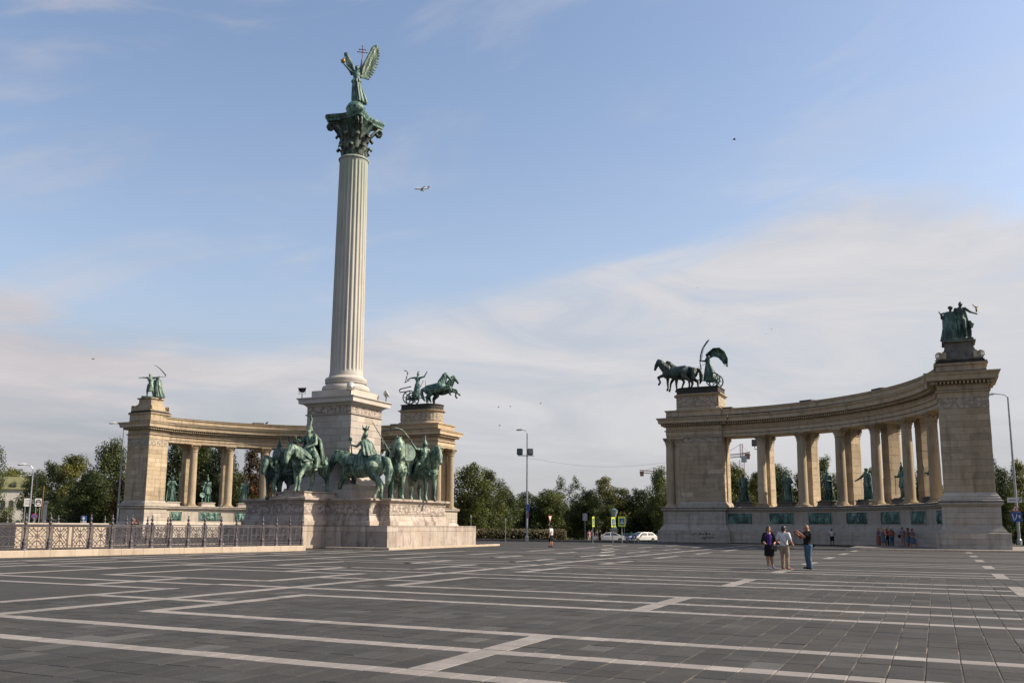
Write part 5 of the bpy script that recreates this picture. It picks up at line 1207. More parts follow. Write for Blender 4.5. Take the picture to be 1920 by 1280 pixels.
for i in range(14):
    t = i / 13; k = 1.2 + t * 2.75; a = Vector(pts[int(k)]).lerp(Vector(pts[min(4, int(k) + 1)]), k - int(k))
    for sg in (-1, 1): c.cape([[a, a + Vector((.05, 0, .12))], [a + Vector((.30 + .1 * t, sg * .16, .30)), a + Vector((.36 + .1 * t, sg * .16, .36))]], .05)
c.carve('palm_branch', 'bronze_dark', T, voxel=.035, it=1)
MB().tube([(1.45, 0, 2.95), (.4, -.3, 2.3), (-1.6, -.7, 2.6)], .025, 5).build('reins', 'bronze_dark', T); 
# war: rearing pair, helmeted driver with a snake-headed whip
pw = Vector((atpx(806, YD, 762), YD, z0)); T = thing('war_chariot', 'green bronze chariot with two rearing horses and a helmeted driver, arms spread', 'statue', pw, face_cam(pw) - R(12))
for i, (dx, dy, ln) in enumerate(((.95, -.75, .30), (1.55, .75, .22))):
    h = Sc(); horse(h, 1.6, 'arch', REAR, True, ln, 1, 20 + i); h.v = [tuple(Vector(v) + Vector((dx, dy, 0))) for v in h.v]; h.carve('horse', 'bronze_teal' if i == 0 else 'bronze_dark', T, voxel=.045, it=1)
car(T, 'bronze_dark', -2.4, 1, .85, .95)
wm = wheel(.95)
for sy in (-.85, .85): place(wm, 'wheel', T, (-2.6, sy, .95))
s = Sc(); h_ = 3.35; J = body(s, h_, dict(elL=(.27, 0, .84), haL=(.36, -.02, 1.0), elR=(-.26, .02, .80), haR=(-.40, .02, .74), head=(.02, -.02, .93)), o=(-1.75, 0, 1.05), legs=True)
hd = J['head']; s.ell(hd + Vector((0, .01, .05)), (.19, .22, .17)); s.chain([(hd.x - .12, hd.y + .1, hd.z + .16, .07), (hd.x - .02, hd.y, hd.z + .36, .07), (hd.x + .2, hd.y - .1, hd.z + .40, .04)])
s.robe([(2.95, -1.75, 0, .28, .24), (2.5, -1.8, 0, .36, .32), (1.8, -1.85, 0, .42, .36), (1.1, -1.9, 0, .48, .40)], 8, .14, 14)
s.carve('driver', 'bronze_teal', T, voxel=.038, it=1)
ha = J['haR']; MB().tube([(ha.x + .2, ha.y, ha.z - .1), (ha.x - .4, ha.y, ha.z - .42), (ha.x - .2, ha.y, ha.z + .3), (ha.x - .05, ha.y, ha.z + .85), (ha.x - .25, ha.y, ha.z + 1.2), (ha.x - .5, ha.y, ha.z + 1.22)], [.06, .13, .08, .09, .05, .10], 8).build('snake_whip', 'bronze_dark', T, smooth=True)
for k in (0, .28): MB().tube([(-3.0, k - .2, 1.9), (-4.1, k - .2, 1.85 - .1), (-4.2, k - .2, 2.0), (-4.1, k - .2, 2.2), (-2.6, k - .2, 2.55)], .045, 6).build('tail_rail', 'bronze_dark', T, smooth=True)
MB().tube([(-1.3, -.2, 2.4), (-.9, -.3, 3.3), (-.6, -.3, 3.25), (-.55, -.3, 2.5)], .04, 6).build('front_rail', 'bronze_dark', T, smooth=True)

# ================================================================== GROUPS ON THE END PYLONS
def pylon_top(sg): return Vector((XC + sg * 45.10, 79.98, 16.96 + (-.25 if sg > 0 else .12)))
pt = pylon_top(1); T = thing('pylon_figures', 'dark bronze pair, robed woman and bare man holding a gilt statuette, above the right pylon', 'statue', pt, face_cam(pt))
MB().stack(rect(-1.12, 1.12, -.9, .9), [(0, 0), (0, .16), (-.05, .2)]).build('ground_plate', 'bronze_dark', T)
s = Sc(); J = body(s, 2.95, dict(elR=(-.20, -.02, .68), haR=(-.27, -.06, .80), elL=(.17, .0, .68), haL=(.12, -.12, .60)), o=(-.40, .05, .18))
s.robe([(2.55, -.40, .05, .42, .32), (2.1, -.45, .05, .52, .38), (1.5, -.47, .05, .58, .44), (.8, -.52, .05, .64, .50), (.2, -.56, .05, .72, .56)], 10, .09, 30); s.ell((-.40, .03, 2.98), (.22, .22, .13)); s.cape([[(-.85, .0, 2.5), (-.1, .0, 2.6)], [(-1.08, .05, 1.9), (.05, .05, 1.9)], [(-1.1, .15, 1.0), (.1, .15, 1.0)], [(-1.15, .15, .25), (.1, .15, .25)]], .18)
s.carve('woman', 'bronze_dark', T, voxel=.038, it=1)
q = Sc()
for k in range(9): a = k / 9 * 2 * PI; q.ell((-.98 + .16 * math.cos(a), -.05, 2.40 + .20 * math.sin(a) - .03 * k), (.07, .06, .10), (0, a, 0), 8)
q.carve('wreath', 'bronze_dark', T, voxel=.03, it=1)
s = Sc(); J = body(s, 3.2, dict(shL=(.115, 0, .80), elL=(.22, -.02, .70), haL=(.33, -.08, .635), elR=(-.16, .02, .68), haR=(-.16, .0, .54), knL=(.07, -.04, .285), anL=(.09, .02, .045), head=(.01, -.012, .925)), 1.0, o=(.32, -.12, .18))
s.cape([[(.10, .12, 2.6), (.72, .14, 2.6)], [(.05, .22, 1.9), (.9, .22, 1.7)], [(.1, .25, 1.1), (1.05, .2, .95)], [(.15, .22, .25), (1.0, .2, .2)]], .16); s.robe([(1.75, .95, .1, .14, .16), (1.5, 1.05, .1, .22, .2), (1.15, 1.0, .1, .14, .16)], 6, .12, 33); s.carve('man', 'bronze_dark', T, voxel=.034, it=1)
ha = J['haL']; g = Sc(); body(g, .55, dict(elL=(.2, 0, .9), haL=(.3, 0, 1.0), elR=(-.2, 0, .9), haR=(-.3, 0, 1.05)), 1.3, o=(ha.x + .10, ha.y, ha.z + .05)); g.cape([[(ha.x + .05, ha.y, ha.z + .45), (ha.x + .12, ha.y, ha.z + .5)], [(ha.x - .15, ha.y, ha.z + .7), (ha.x - .2, ha.y, ha.z + .85)]], .05); g.carve('gilt_statuette', 'gold', T, voxel=.022, it=1)
pt = pylon_top(-1); T = thing('pylon_figures', 'green bronze group with a man swinging a scythe, above the left pylon', 'statue', pt, face_cam(pt))
MB().stack(rect(-1.15, 1.25, -.9, .9), [(0, 0), (0, .16), (-.05, .2)]).build('ground_plate', 'bronze_dark', T)
s = Sc(); J = body(s, 3.0, dict(chest=(-.03, -.02, .74), head=(-.04, -.05, .92), neck=(-.03, -.02, .85), elR=(-.25, -.03, .80), haR=(-.41, -.06, .78), elL=(.15, -.04, .80), haL=(.28, -.05, .86), knR=(-.10, -.05, .28), anR=(-.10, .02, .045), knL=(.10, -.02, .28), anL=(.14, .03, .045)), o=(-.20, -.1, .18))
s.robe([(1.75, -.2, -.05, .36, .3), (1.3, -.18, -.05, .40, .34), (.9, -.16, -.05, .44, .36)], 7, .12, 40); s.carve('man', 'bronze_green', T, voxel=.038, it=1)
s = Sc(); body(s, 2.7, dict(head=(-.02, -.03, .90)), o=(.62, .15, .18)); s.robe([(2.4, .55, .15, .38, .3), (1.9, .62, .15, .52, .4), (1.2, .72, .15, .60, .46), (.6, .84, .15, .66, .5), (.2, .92, .15, .68, .55)], 10, .10, 41); s.ell((.58, .1, 2.65), (.24, .24, .2)); s.carve('woman', 'bronze_green', T, voxel=.038, it=1)
ha = J['haL']; hr_ = J['haR']
q = MB().tube([(hr_.x - .15, hr_.y, hr_.z - .05), (ha.x + .9, ha.y, ha.z + .10)], .035, 6).build('scythe_handle', 'bronze_dark', T)
c = []
for i in range(9): t = i / 8; c.append([(ha.x + .9 - 1.55 * t, ha.y, ha.z + .10 + 1.35 * math.sin(t * 1.45)), (ha.x + .9 - 1.55 * t + .02, ha.y, ha.z + .10 + 1.35 * math.sin(t * 1.45) + .20 * (1 - t) + .01)])
thick(c, .04).build('scythe_blade', 'bronze_dark', T)

# ================================================================== KINGS BETWEEN THE COLUMNS
def king(mx, i, d, label, v, m):
    rr = 25.1; x = CENT[0] + rr * math.cos(R(d)); y = CENT[1] + rr * math.sin(R(d)); p = Vector((XC + (-x if mx else x), y, 3.86))
    # kings look towards the middle of the square
    c = Vector((XC + (-CENT[0] if mx else CENT[0]), CENT[1], 0)); rz = face_cam(p - c)
    T = thing('king_statue', label, 'statue', p, rz, 'bronze rulers between the columns')
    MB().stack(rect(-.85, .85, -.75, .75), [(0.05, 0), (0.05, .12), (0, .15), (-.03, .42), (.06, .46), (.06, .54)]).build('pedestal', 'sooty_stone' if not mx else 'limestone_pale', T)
    MB().stack(rect(-.7, .7, -.62, .62), [(0, .535), (0, .62), (-.04, .64)]).build('ground_plate', 'bronze_dark', T)
    s = Sc(); h = 3.05 * v.get('k', 1); o = (0, 0, .63)
    J = body(s, h, v.get('P'), 1.2, o)
    if v.get('robe', 1): s.robe([(.80 * h + .63, 0, 0, .30, .25), (.62 * h + .63, 0, 0, .30, .26), (.45 * h + .63, 0, 0, .34, .29), (.22 * h + .63, 0, 0, .36, .31), (.03 * h + .63, 0, .02, .40, .33)], 8, .16, i + 50)
    else: s.robe([(.66 * h + .63, 0, 0, .29, .25), (.5 * h + .63, 0, 0, .36, .3), (.33 * h + .63, 0, 0, .42, .36)], 9, .10, i + 50)
    hd = J['head']
    if v.get('crown', 1):
        s.lathe([(0, hd.z + .02 * h), (.058 * h, hd.z + .02 * h), (.066 * h, hd.z + .085 * h), (.03 * h, hd.z + .07 * h), (0, hd.z + .09 * h)], 12, (hd.x, hd.y))
    else: plume_helmet(s, hd, h, .12 if i % 2 else .05)
    s.chain([(hd.x, hd.y - .045 * h, hd.z - .04 * h, .035 * h), (hd.x, hd.y - .05 * h, hd.z - .11 * h, .014 * h)])
    s.carve('figure', m, T, voxel=.038, it=1)
    c = Sc(); rows = []; w = v.get('w', 1.0)
    for a in range(8):
        t = a / 7; row = []
        for b in range(13):
            th = (b / 12 - .5) * PI * (1.02 + .05 * t); q = (.110 + .045 * t * w) * h * (1 + .14 * math.sin(b * 2.1 + i + t * 2) * (t + .2)); row.append((q * math.sin(th) * 1.12 + v.get('sw', 0) * t, q * math.cos(th) * .9, .63 + h * (.83 - .80 * t) - .02 * h * abs(th)))
        rows.append(row)
    c.cape(rows, .09); c.carve('cloak', m, T, voxel=.038, it=1)
    ha = J['haR' if v.get('hand', 'R') == 'R' else 'haL']; k = v.get('item')
    if k == 'cross':
        q = MB().tube([(ha.x, ha.y, .78), (ha.x, ha.y, h + 1.35)], .03, 6)
        for z_, w_ in ((h + 1.1, .16), (h + .9, .25)): q.tube([(ha.x - w_, ha.y, z_), (ha.x + w_, ha.y, z_)], .03, 6)
        q.build('double_cross', m, T)
    elif k == 'sword':
        q = MB().tube([(ha.x, ha.y, ha.z + .12), (ha.x + .03, ha.y - .15, .85)], [.03, .02], 5); q.tube([(ha.x - .15, ha.y, ha.z - .05), (ha.x + .15, ha.y, ha.z - .05)], .025, 5); q.build('sword', m, T)
    elif k == 'sceptre':
        q = MB().tube([(ha.x, ha.y + .05, ha.z - .35), (ha.x, ha.y - .1, ha.z + .55)], [.025, .035], 6); e_ = Sc().ell((ha.x, ha.y - .1, ha.z + .6), (.07, .07, .09)); q.add(e_.v, e_.f); q.build('sceptre', m, T)
    elif k == 'shield':
        o_ = MB().lathe([(0, -.05), (.3, -.04), (.36, 0), (.34, .03), (0, .0)], 16).build('shield', m, T, (ha.x - .1, ha.y - .15, 1.5)); o_.rotation_euler = (R(75), 0, 0)
LAB = ['in the bay beside the chariot pylon', 'second from the chariot pylon', 'third from the chariot pylon', 'in the middle bay, arm held out', 'with cloak blown to the right, near the right pylon', 'seen side-on between the two last columns', 'nearest the end pylon']
VAR = [dict(item='sword', robe=0, P=dict(haR=(-.06, -.13, .52), elR=(-.17, 0, .63), haL=(.06, -.13, .52), elL=(.17, 0, .63)), w=1.15), dict(item='sceptre', P=dict(haR=(-.22, -.14, .62), elR=(-.21, .02, .66), elL=(.20, .03, .66), haL=(.11, -.03, .58)), w=1.4), dict(item='sword', w=1.1, robe=0, crown=0, P=dict(haL=(.10, -.14, .66), elR=(-.20, .02, .65), haR=(-.19, -.08, .52))),
       dict(item=None, P=dict(elR=(-.24, -.03, .70), haR=(-.36, -.10, .62)), w=1.05), dict(item='sword', robe=0, crown=0, w=1.5, sw=.25, P=dict(elL=(.18, .03, .66), haL=(.13, -.06, .54), elR=(-.16, -.03, .66), haR=(-.12, -.16, .66))), dict(item='sceptre', hand='R', P=dict(elR=(-.15, -.06, .66), haR=(-.10, -.2, .70)), w=.9), dict(item=None)]
for i in range(6): king(False, i, BAYS[i], 'dark bronze ruler statue ' + LAB[i] + (' of the right colonnade' if i < 4 else ''), VAR[i], 'bronze_teal')
LV = [(6, 16.6, 'green bronze ruler with tall double cross staff beside the left pylon', dict(item='cross', hand='L', P=dict(elL=(.19, -.02, .66), haL=(.28, -.10, .66), elR=(-.18, 0, .66), haR=(-.13, -.12, .56)), w=1.35)), (5, 27.3, 'green bronze ruler in short tunic with shield in the second bay from the left pylon', dict(robe=0, item='shield', crown=0, P=dict(haR=(-.2, -.08, .52)), w=1.25)), (4, 38.3, 'green bronze ruler just showing above the monument base on its left', dict(item='sceptre', P=dict(haR=(-.2, -.16, .60)), w=1.1))]
for i, d, lb, v in LV: king(True, i, d, lb, v, 'bronze_teal')

# ================================================================== TREES
def crown_mesh(seed, n, H, W, z0, m, leaf=0.30, lobes=26, sparse=0.0, shape='round'):
    r = random.Random(seed); L = []
    for i in range(lobes):
        t = (i + r.random()) / lobes
        z = z0 + (H - z0) * (0.04 + 0.92 * t); q = (z - z0) / (H - z0)
        env = {'round': math.sin(PI * min(1, .14 + .84 * q)) ** .7, 'tall': (1 - q) ** .55 * .9 + .12, 'bush': (1 - q ** 2.2) ** .5 + .05}[shape]
        a = i * 2.39996 + r.uniform(-.5, .5); d = W * env * r.uniform(.30, .80) * (0.55 if i % 4 == 0 else 1); k = r.uniform(.75, 1.3)
        L.append((Vector((d * math.cos(a), d * math.sin(a), z)), W * r.uniform(.26, .42) * (0.6 + .5 * env) * k, r.uniform(.15, .85)))
    vs, fs, tn = [], [], []
    tot = sum(l[1] ** 2 for l in L)
    for c, rad, tone in L:
        for _ in range(int(n * rad ** 2 / tot)):
            d = Vector((r.gauss(0, 1), r.gauss(0, 1), r.gauss(0, 1))).normalized(); u = r.random() ** .45
            if r.random() < .12: u *= 1.25
            p = c + Vector((d.x, d.y, d.z * .8)) * rad * u
            if p.z < z0 * .5: continue
            nn = (d + Vector((r.gauss(0, .6), r.gauss(0, .6), r.gauss(.3, .6)))).normalized(); a = nn.cross(Vector((r.gauss(0, 1), r.gauss(0, 1), r.gauss(0, 1)))).normalized(); b = nn.cross(a); s_ = leaf * r.uniform(.55, 1.25); e = r.uniform(.5, .9)
            k = len(vs); vs += [p - a * s_ * .5, p + b * s_ * e * .45, p + a * s_ * .5, p - b * s_ * e * .45]; fs.append((k, k + 1, k + 2, k + 3)); tn.append(min(1, max(0, tone + r.gauss(0, .16))))
    me = bpy.data.meshes.new('crown'); me.from_pydata(vs, [], fs); me.materials.append(M[m]); tone_attr(me, tn); me.update(); return me
def trunk_mesh(seed, H, W, z0):
    r = random.Random(seed + 99); mb = MB(); k = H / 14
    top = Vector((r.uniform(-.4, .4), r.uniform(-.4, .4), H * .72)); pts = [Vector((0, 0, -0.1)), Vector((r.uniform(-.1, .1), r.uniform(-.1, .1), H * .22)), Vector((top.x * .5, top.y * .5, H * .45)), top]
    mb.tube(pts, [.32 * k, .24 * k, .16 * k, .05 * k], 8)
    for i in range(9):
        t = .22 + .6 * i / 8; b = pts[0].lerp(pts[3], t); b.z = H * .72 * t; a = i * 2.4 + r.uniform(-.4, .4); L = W * r.uniform(.6, .95) * (1.1 - .5 * t)
        mid = b + Vector((math.cos(a), math.sin(a), .55)) * L * .5; e = b + Vector((math.cos(a + .25), math.sin(a + .25), .75)) * L; mb.tube([b, mid, e], [.11 * k, .07 * k, .025 * k], 6)
        mb.tube([mid, mid + Vector((math.cos(a - .7), math.sin(a - .7), .8)) * L * .45], [.055 * k, .015 * k], 5)
    return mb.mesh('trunk', 'bark', True)
KIND = {}
def kind(name, *a, **k):
    H, W, z0 = a[2], a[3], a[4]
    KIND[name] = [(crown_mesh(a[0] + 17 * j, a[1], H, W, z0, a[5], **k), trunk_mesh(a[0] + j, H, W, z0), H, W) for j in range(2)]
kind('green', 1, 15000, 14, 4.6, 2.6, 'leaf_green', leaf=.34, lobes=34)
kind('dark', 2, 15000, 14, 4.8, 1.6, 'leaf_dark', leaf=.34, lobes=34)
kind('olive', 3, 12500, 14, 4.0, 2.6, 'leaf_olive', leaf=.33, lobes=28)
kind('slim', 4, 4200, 15, 2.2, 4.0, 'leaf_olive', leaf=.33, lobes=18, shape='tall')
kind('airy', 5, 3600, 14, 3.6, 4.5, 'leaf_dark', leaf=.32, lobes=22)
kind('rust', 6, 8000, 13, 3.6, 2.2, 'leaf_rust', leaf=.33, lobes=26, shape='tall')
kind('crimson', 7, 4000, 8, 3.2, .6, 'leaf_crimson', leaf=.30, lobes=22)
kind('shrub', 8, 8000, 6, 3.8, 0.2, 'leaf_dark', leaf=.28, lobes=24, shape='bush')
kind('shrubg', 9, 8000, 6, 3.8, 0.2, 'leaf_green', leaf=.28, lobes=24, shape='bush')
ti = 0
def tree(k, x, ytop, D, wpx, label, name='tree', z=-0.6):
    global ti
    crown, trunk, H, W = KIND[k][ti % 2]; ti += 1
    p = standat(x, D); h = zrow(ytop, p.x, p.y) - z; w = wpx / FPX * D / 2
    T = thing(name, label, 'tree' if name == 'tree' else 'bush', (p.x, p.y, z), (ti * 2.1) % 6.28, 'trees round the square' if name == 'tree' else 'bushes under the trees')
    T.scale = (w / W / 1.0, w / W / 1.0, h / H)
    place(crown, 'crown', T); place(trunk, 'trunk', T)
    return T
LC, RCn = 'behind the left colonnade', 'behind the right colonnade'
TREES = [('green', 203, 828, 128, 95, 'tall green tree rising left of the left end pylon'), ('olive', 132, 852, 140, 85, 'loose olive tree left of the tall green tree'), ('dark', 92, 866, 150, 80, 'dark tree behind the lamp at the far left'),
 ('dark', 166, 880, 118, 105, 'broad dark tree above the blue parking sign'), ('green', 62, 884, 165, 70, 'green tree just right of the green roof'), ('green', 18, 876, 185, 90, 'green tree rising behind the green roofed building'), ('airy', -16, 838, 110, 60, 'loose branches cut by the left edge of the picture'),
 ('dark', 328, 815, 132, 90, 'dark tree in the first bay ' + LC), ('green', 372, 826, 138, 90, 'green tree in the second bay ' + LC), ('dark', 412, 818, 134, 80, 'dark tree left of the reddish tree ' + LC), ('rust', 468, 836, 128, 72, 'reddish brown tree in the third bay ' + LC), ('rust', 500, 858, 132, 60, 'reddish tree close left of the riders ' + LC), ('dark', 440, 885, 140, 80, 'low dark tree in the third bay ' + LC),
 ('green', 884, 866, 126, 90, 'full green tree right of the sunlit chariot pylon'), ('dark', 916, 880, 134, 75, 'dark tree next to the full green tree right of the chariot pylon'), ('dark', 946, 912, 142, 70, 'lower dark tree left of the central lamp post'),
 ('dark', 988, 922, 150, 80, 'dark tree behind the central lamp post'), ('green', 1030, 916, 146, 80, 'green tree above the man in the white shirt'), ('airy', 1052, 893, 158, 44, 'thin airy tree, left one of a pair above the park'), ('airy', 1080, 892, 160, 42, 'thin airy tree, right one of a pair above the park'),
 ('olive', 1133, 894, 158, 66, 'light olive tree above the crossing signs'), ('dark', 1105, 916, 148, 80, 'dark tree left of the light olive tree'), ('olive', 1166, 914, 150, 70, 'olive tree right of the light olive tree'), ('dark', 1200, 914, 150, 76, 'dark tree above the two cars'), ('green', 1238, 878, 138, 56, 'tree half hidden by the right chariot pylon'), ('dark', 1262, 905, 146, 70, 'tree behind the end columns of the right chariot pylon'),
 ('green', 1382, 872, 150, 70, 'green tree below the red crane ' + RCn), ('olive', 1424, 884, 152, 70, 'olive tree in the second bay ' + RCn), ('green', 1464, 874, 156, 70, 'green tree above the second ruler ' + RCn), ('olive', 1508, 884, 152, 60, 'olive tree by the third ruler ' + RCn), ('dark', 1548, 856, 150, 66, 'taller dark tree in the third bay ' + RCn), ('green', 1592, 872, 154, 66, 'green tree in the middle bay ' + RCn), ('olive', 1640, 876, 152, 62, 'olive tree in the fifth bay ' + RCn), ('dark', 1688, 876, 150, 66, 'dark tree near the right pylon ' + RCn), ('green', 1738, 874, 150, 60, 'green tree beside the right end pylon ' + RCn),
 ('dark', 1884, 872, 118, 60, 'dark tree just right of the right end pylon'), ('olive', 1917, 862, 122, 60, 'olive tree cut by the right edge of the picture'), ('airy', 1866, 826, 112, 24, 'thin bare-looking treetop at the right pylon')]
for a in TREES: tree(*a)
SHRUBS = [(78, 940, 150, 90, 'g', 'dark bush below the billboards'), (4, 953, 130, 70, 'g', 'round bush before the cream building'), (150, 925, 124, 110, '', 'dense dark bush behind the parking sign'), (205, 915, 122, 80, '', 'dense dark bush left of the left end pylon'), (330, 900, 140, 110, 'g', 'bush in the first bay ' + LC), (395, 900, 142, 110, '', 'bush in the second bay ' + LC), (470, 905, 142, 110, '', 'bush in the third bay ' + LC),
 (880, 930, 130, 90, '', 'dark bush at the foot of the full green tree'), (930, 945, 138, 90, 'g', 'bush left of the central lamp post foot'), (985, 950, 146, 90, '', 'bush behind the foot of the central lamp post'), (1035, 945, 148, 90, 'g', 'bush behind the man in the white shirt'), (1085, 945, 150, 90, '', 'bush left of the crossing signs'), (1140, 945, 156, 90, 'g', 'bush behind the green lantern'), (1190, 945, 156, 90, '', 'bush behind the turquoise railing'), (1240, 935, 150, 90, '', 'bush left of the right chariot pylon'),
 (1390, 905, 160, 100, 'g', 'bush in the first bay ' + RCn), (1470, 905, 160, 100, '', 'bush in the second bay ' + RCn), (1545, 905, 160, 100, 'g', 'bush in the third bay ' + RCn), (1615, 905, 160, 100, '', 'bush in the middle bay ' + RCn), (1685, 905, 158, 100, 'g', 'bush in the fifth bay ' + RCn), (1745, 905, 156, 90, '', 'bush close to the right end pylon ' + RCn), (1885, 925, 124, 80, '', 'dark bush behind the right lamp post'), (1925, 925, 122, 80, '', 'dark bush at the right edge of the picture')]
for x, y, D, w, g_, lb in SHRUBS: tree('shrub' + g_, x, y, D, w, lb, 'bush')
tree('crimson', 222, 895, 116, 46, 'reddish brown bush beside the left end pylon', 'bush')
# the wood that closes the view behind the single trees
vs, fs, tn = [], [], []; r = random.Random(8)
for xa_, xb_, D_, yt_, n_ in ((840, 1290, 185, 934, 15000), (1290, 1990, 190, 915, 16000), (-60, 560, 190, 905, 15000)):
    for _ in range(n_):
        x_ = r.uniform(xa_, xb_); q = standat(x_, D_ + r.uniform(-5, 5)); hh = (zrow(yt_, q.x, q.y) + .6) * (.82 + .18 * math.sin(x_ * .07) * math.sin(x_ * .023 + 1) + .10 * math.sin(x_ * .31)); p = Vector((q.x, q.y, -.6 + hh * r.random() ** .7))
        a = Vector((r.gauss(0, 1), r.gauss(0, 1), r.gauss(0, 1))).normalized(); b = a.orthogonal().normalized(); s_ = r.uniform(.3, .7); k = len(vs)
        vs += [p - a * s_, p + b * s_ * .7, p + a * s_, p - b * s_ * .7]; fs.append((k, k + 1, k + 2, k + 3)); tn.append(min(1, max(0, .45 + .25 * math.sin(x_ * .13) + r.gauss(0, .18))))
me = bpy.data.meshes.new('far_wood'); me.from_pydata(vs, [], fs); me.materials.append(M['leaf_dark']); tone_attr(me, tn); me.update()
setp(place(me, 'far_wood'), 'continuous dark green wood closing the view behind the single trees', 'wood', kind='stuff')
# clipped hedge in front of the park
hg = crown_mesh(77, 9000, 2.0, 1.0, 0.1, 'leaf_rust', leaf=.18, lobes=40, shape='bush')
r = random.Random(5); vs, fs, tn = [], [], []
for _ in range(9000):
    p = Vector((r.uniform(-8.5, 8.5), r.gauss(0, .55), r.random() ** .6 * 1.75 + .12 * math.sin(r.random() * 6))); a = Vector((r.gauss(0, 1), r.gauss(0, 1), r.gauss(0, 1))).normalized(); b = a.orthogonal().normalized(); s_ = r.uniform(.08, .2); k = len(vs)
    vs += [p - a * s_, p + b * s_ * .6, p + a * s_, p - b * s_ * .6]; fs.append((k, k + 1, k + 2, k + 3)); tn.append(min(1, max(0, r.gauss(.55, .2))))
for j, (x, D, m_, lb) in enumerate(((948, 124, 'leaf_brown', 'low brownish green hedge left of the central lamp post'),)):
    me = bpy.data.meshes.new('hedge'); me.from_pydata(vs, [], fs); me.materials.append(M[m_]); tone_attr(me, tn); me.update()
    p = standat(x, D); T = thing('hedge', lb, 'hedge', (p.x, p.y, -.6), AZ * .9); place(me, 'foliage', T)
    st = MB()
    for i in range(16): st.tube([(-8 + i * 1.06, 0, -.05), (-8 + i * 1.06 + .1, .1, 1.1)], [.04, .015], 5)
    st.build('stems', 'bark', T)

# ================================================================== STREET FURNITURE
def sign_post(mb, h, r=.035): mb.tube([(0, 0, -.05), (0, 0, h)], r, 8)
def lamp_post(label, x, D, ytop, arm, dirx, lean=0.0, twin=None, m='galvanised', rad=.13, z=0.0, head='lamp_white'):
    p = standat(x, D); h = zrow(ytop, p.x, p.y) - z
    T = thing('lamp_post', label, 'lamp post', (p.x, p.y, z), face_cam(p), 'tall street lamps')
    pts = [(0, 0, -.05), (lean * .5, 0, h * .5), (lean, 0, h)]
    MB().tube(pts, [rad, rad * .8, rad * .55], 10).build('pole', m, T, smooth=True, ang=.6)
    MB().lathe([(0, 0), (rad * 1.6, 0), (rad * 1.6, .5), (rad * 1.1, .62), (0, .62)], 10).build('base', m, T)
    MB().tube([(lean, 0, h - .05), (lean + dirx * arm * .3, 0, h + .28), (lean + dirx * arm, 0, h + .42)], .045, 6).build('arm', m, T)
    hd = MB().lathe([(0, -.45), (.13, -.42), (.20, -.1), (.19, .25), (.10, .42), (0, .45)], 10)
    o = hd.build('lamp_head', head, T, (lean + dirx * (arm + .35), 0, h + .42), smooth=True); o.rotation_euler = (0, R(90) * dirx + R(-8), 0); o.scale = (.55, 1, 1)
    MB().box(-.30, .30, -.12, .12, -.10, -.06).build('lens', 'light_glass', o)
    return T, h
T, h = lamp_post('tall grey lamp post with two square floodlights in the gap of the colonnades', 988, 99, 812, .45, -1, 0)
zf = h * .79
MB().box(-1.05, .75, -.05, .05, zf - .05, zf + .05).build('cross_bar', 'galvanised', T)
for dx in (-.85, .35):
    o = MB().bbox(-.30, .30, -.18, .22, 0, .70, .05).build('floodlight', 'dark_metal', T, (dx, 0, zf + .10)); MB().box(-.24, .24, -.19, -.17, .08, .62).build('glass', 'car_glass', o); o.rotation_euler = (R(-8), 0, R(20 if dx > 0 else -15))
MB().box(-.05, .30, -.2, -.16, 3.3, 4.1).build('blue_plate', 'sign_blue', T); MB().box(-.02, .22, -.2, -.16, 2.5, 3.25).build('red_plate', 'sign_pink', T)
T, h = lamp_post('tall slim lamp post right of the right end pylon', 1909, 96, 744, 1.2, -1, 0, rad=.16)
for nm, z_, b in (('arrow', 4.65, None), ('warn', 3.75, None), ('lanes', 2.9, None)): pass
o = MB().box(-.85, .55, -.26, -.22, 4.5, 5.05).build('direction_plate', 'sign_white', T); MB().prism([(.18, 4.6), (.24, 4.56), (.40, 4.82), (.42, 4.72), (.48, 4.96), (.24, 4.92), (.34, 4.86)], 'y', -.275, -.262).build('arrow', 'sign_black', o)
MB().box(-.70, -.05, -.275, -.262, 4.68, 4.86).build('street_name', 'sign_back', o)
o = MB().prism([(-.55, 3.55), (.30, 3.55), (-.12, 4.32)], 'y', -.26, -.22).build('warning_triangle', 'sign_red', T); MB().prism([(-.40, 3.64), (.15, 3.64), (-.12, 4.14)], 'y', -.275, -.262).build('face', 'sign_white', o); MB().prism([(-.20, 3.70), (-.04, 3.70), (-.12, 3.98)], 'y', -.285, -.277).build('symbol', 'sign_black', o)
o = MB().box(-.62, .44, -.26, -.22, 2.45, 3.48).build('lane_plate', 'sign_blue', T)
for q in ([(-.5, 3.3), (-.42, 3.3), (-.30, 2.6), (-.38, 2.6)], [(-.30, 2.6), (-.22, 2.6), (-.02, 3.0), (-.02, 3.3), (-.1, 3.3), (-.1, 3.02)], [(.08, 2.95), (.34, 2.95), (.34, 3.05), (.08, 3.05)], [(.16, 2.8), (.26, 2.8), (.26, 3.2), (.16, 3.2)]): MB().prism(q, 'y', -.275, -.262).build('lane_mark', 'sign_white', o)
lamp_post('grey lamp post standing behind the left end pylon', 219, 112, 800, 1.0, -1, 0, rad=.13)
lamp_post('grey lamp post before the green roofed building', 53, 98, 878, .8, -1, 0, rad=.11)
lamp_post('short lamp post behind the one before the green roofed building', 60, 150, 896, .9, -1, .2, rad=.12, z=-.6)
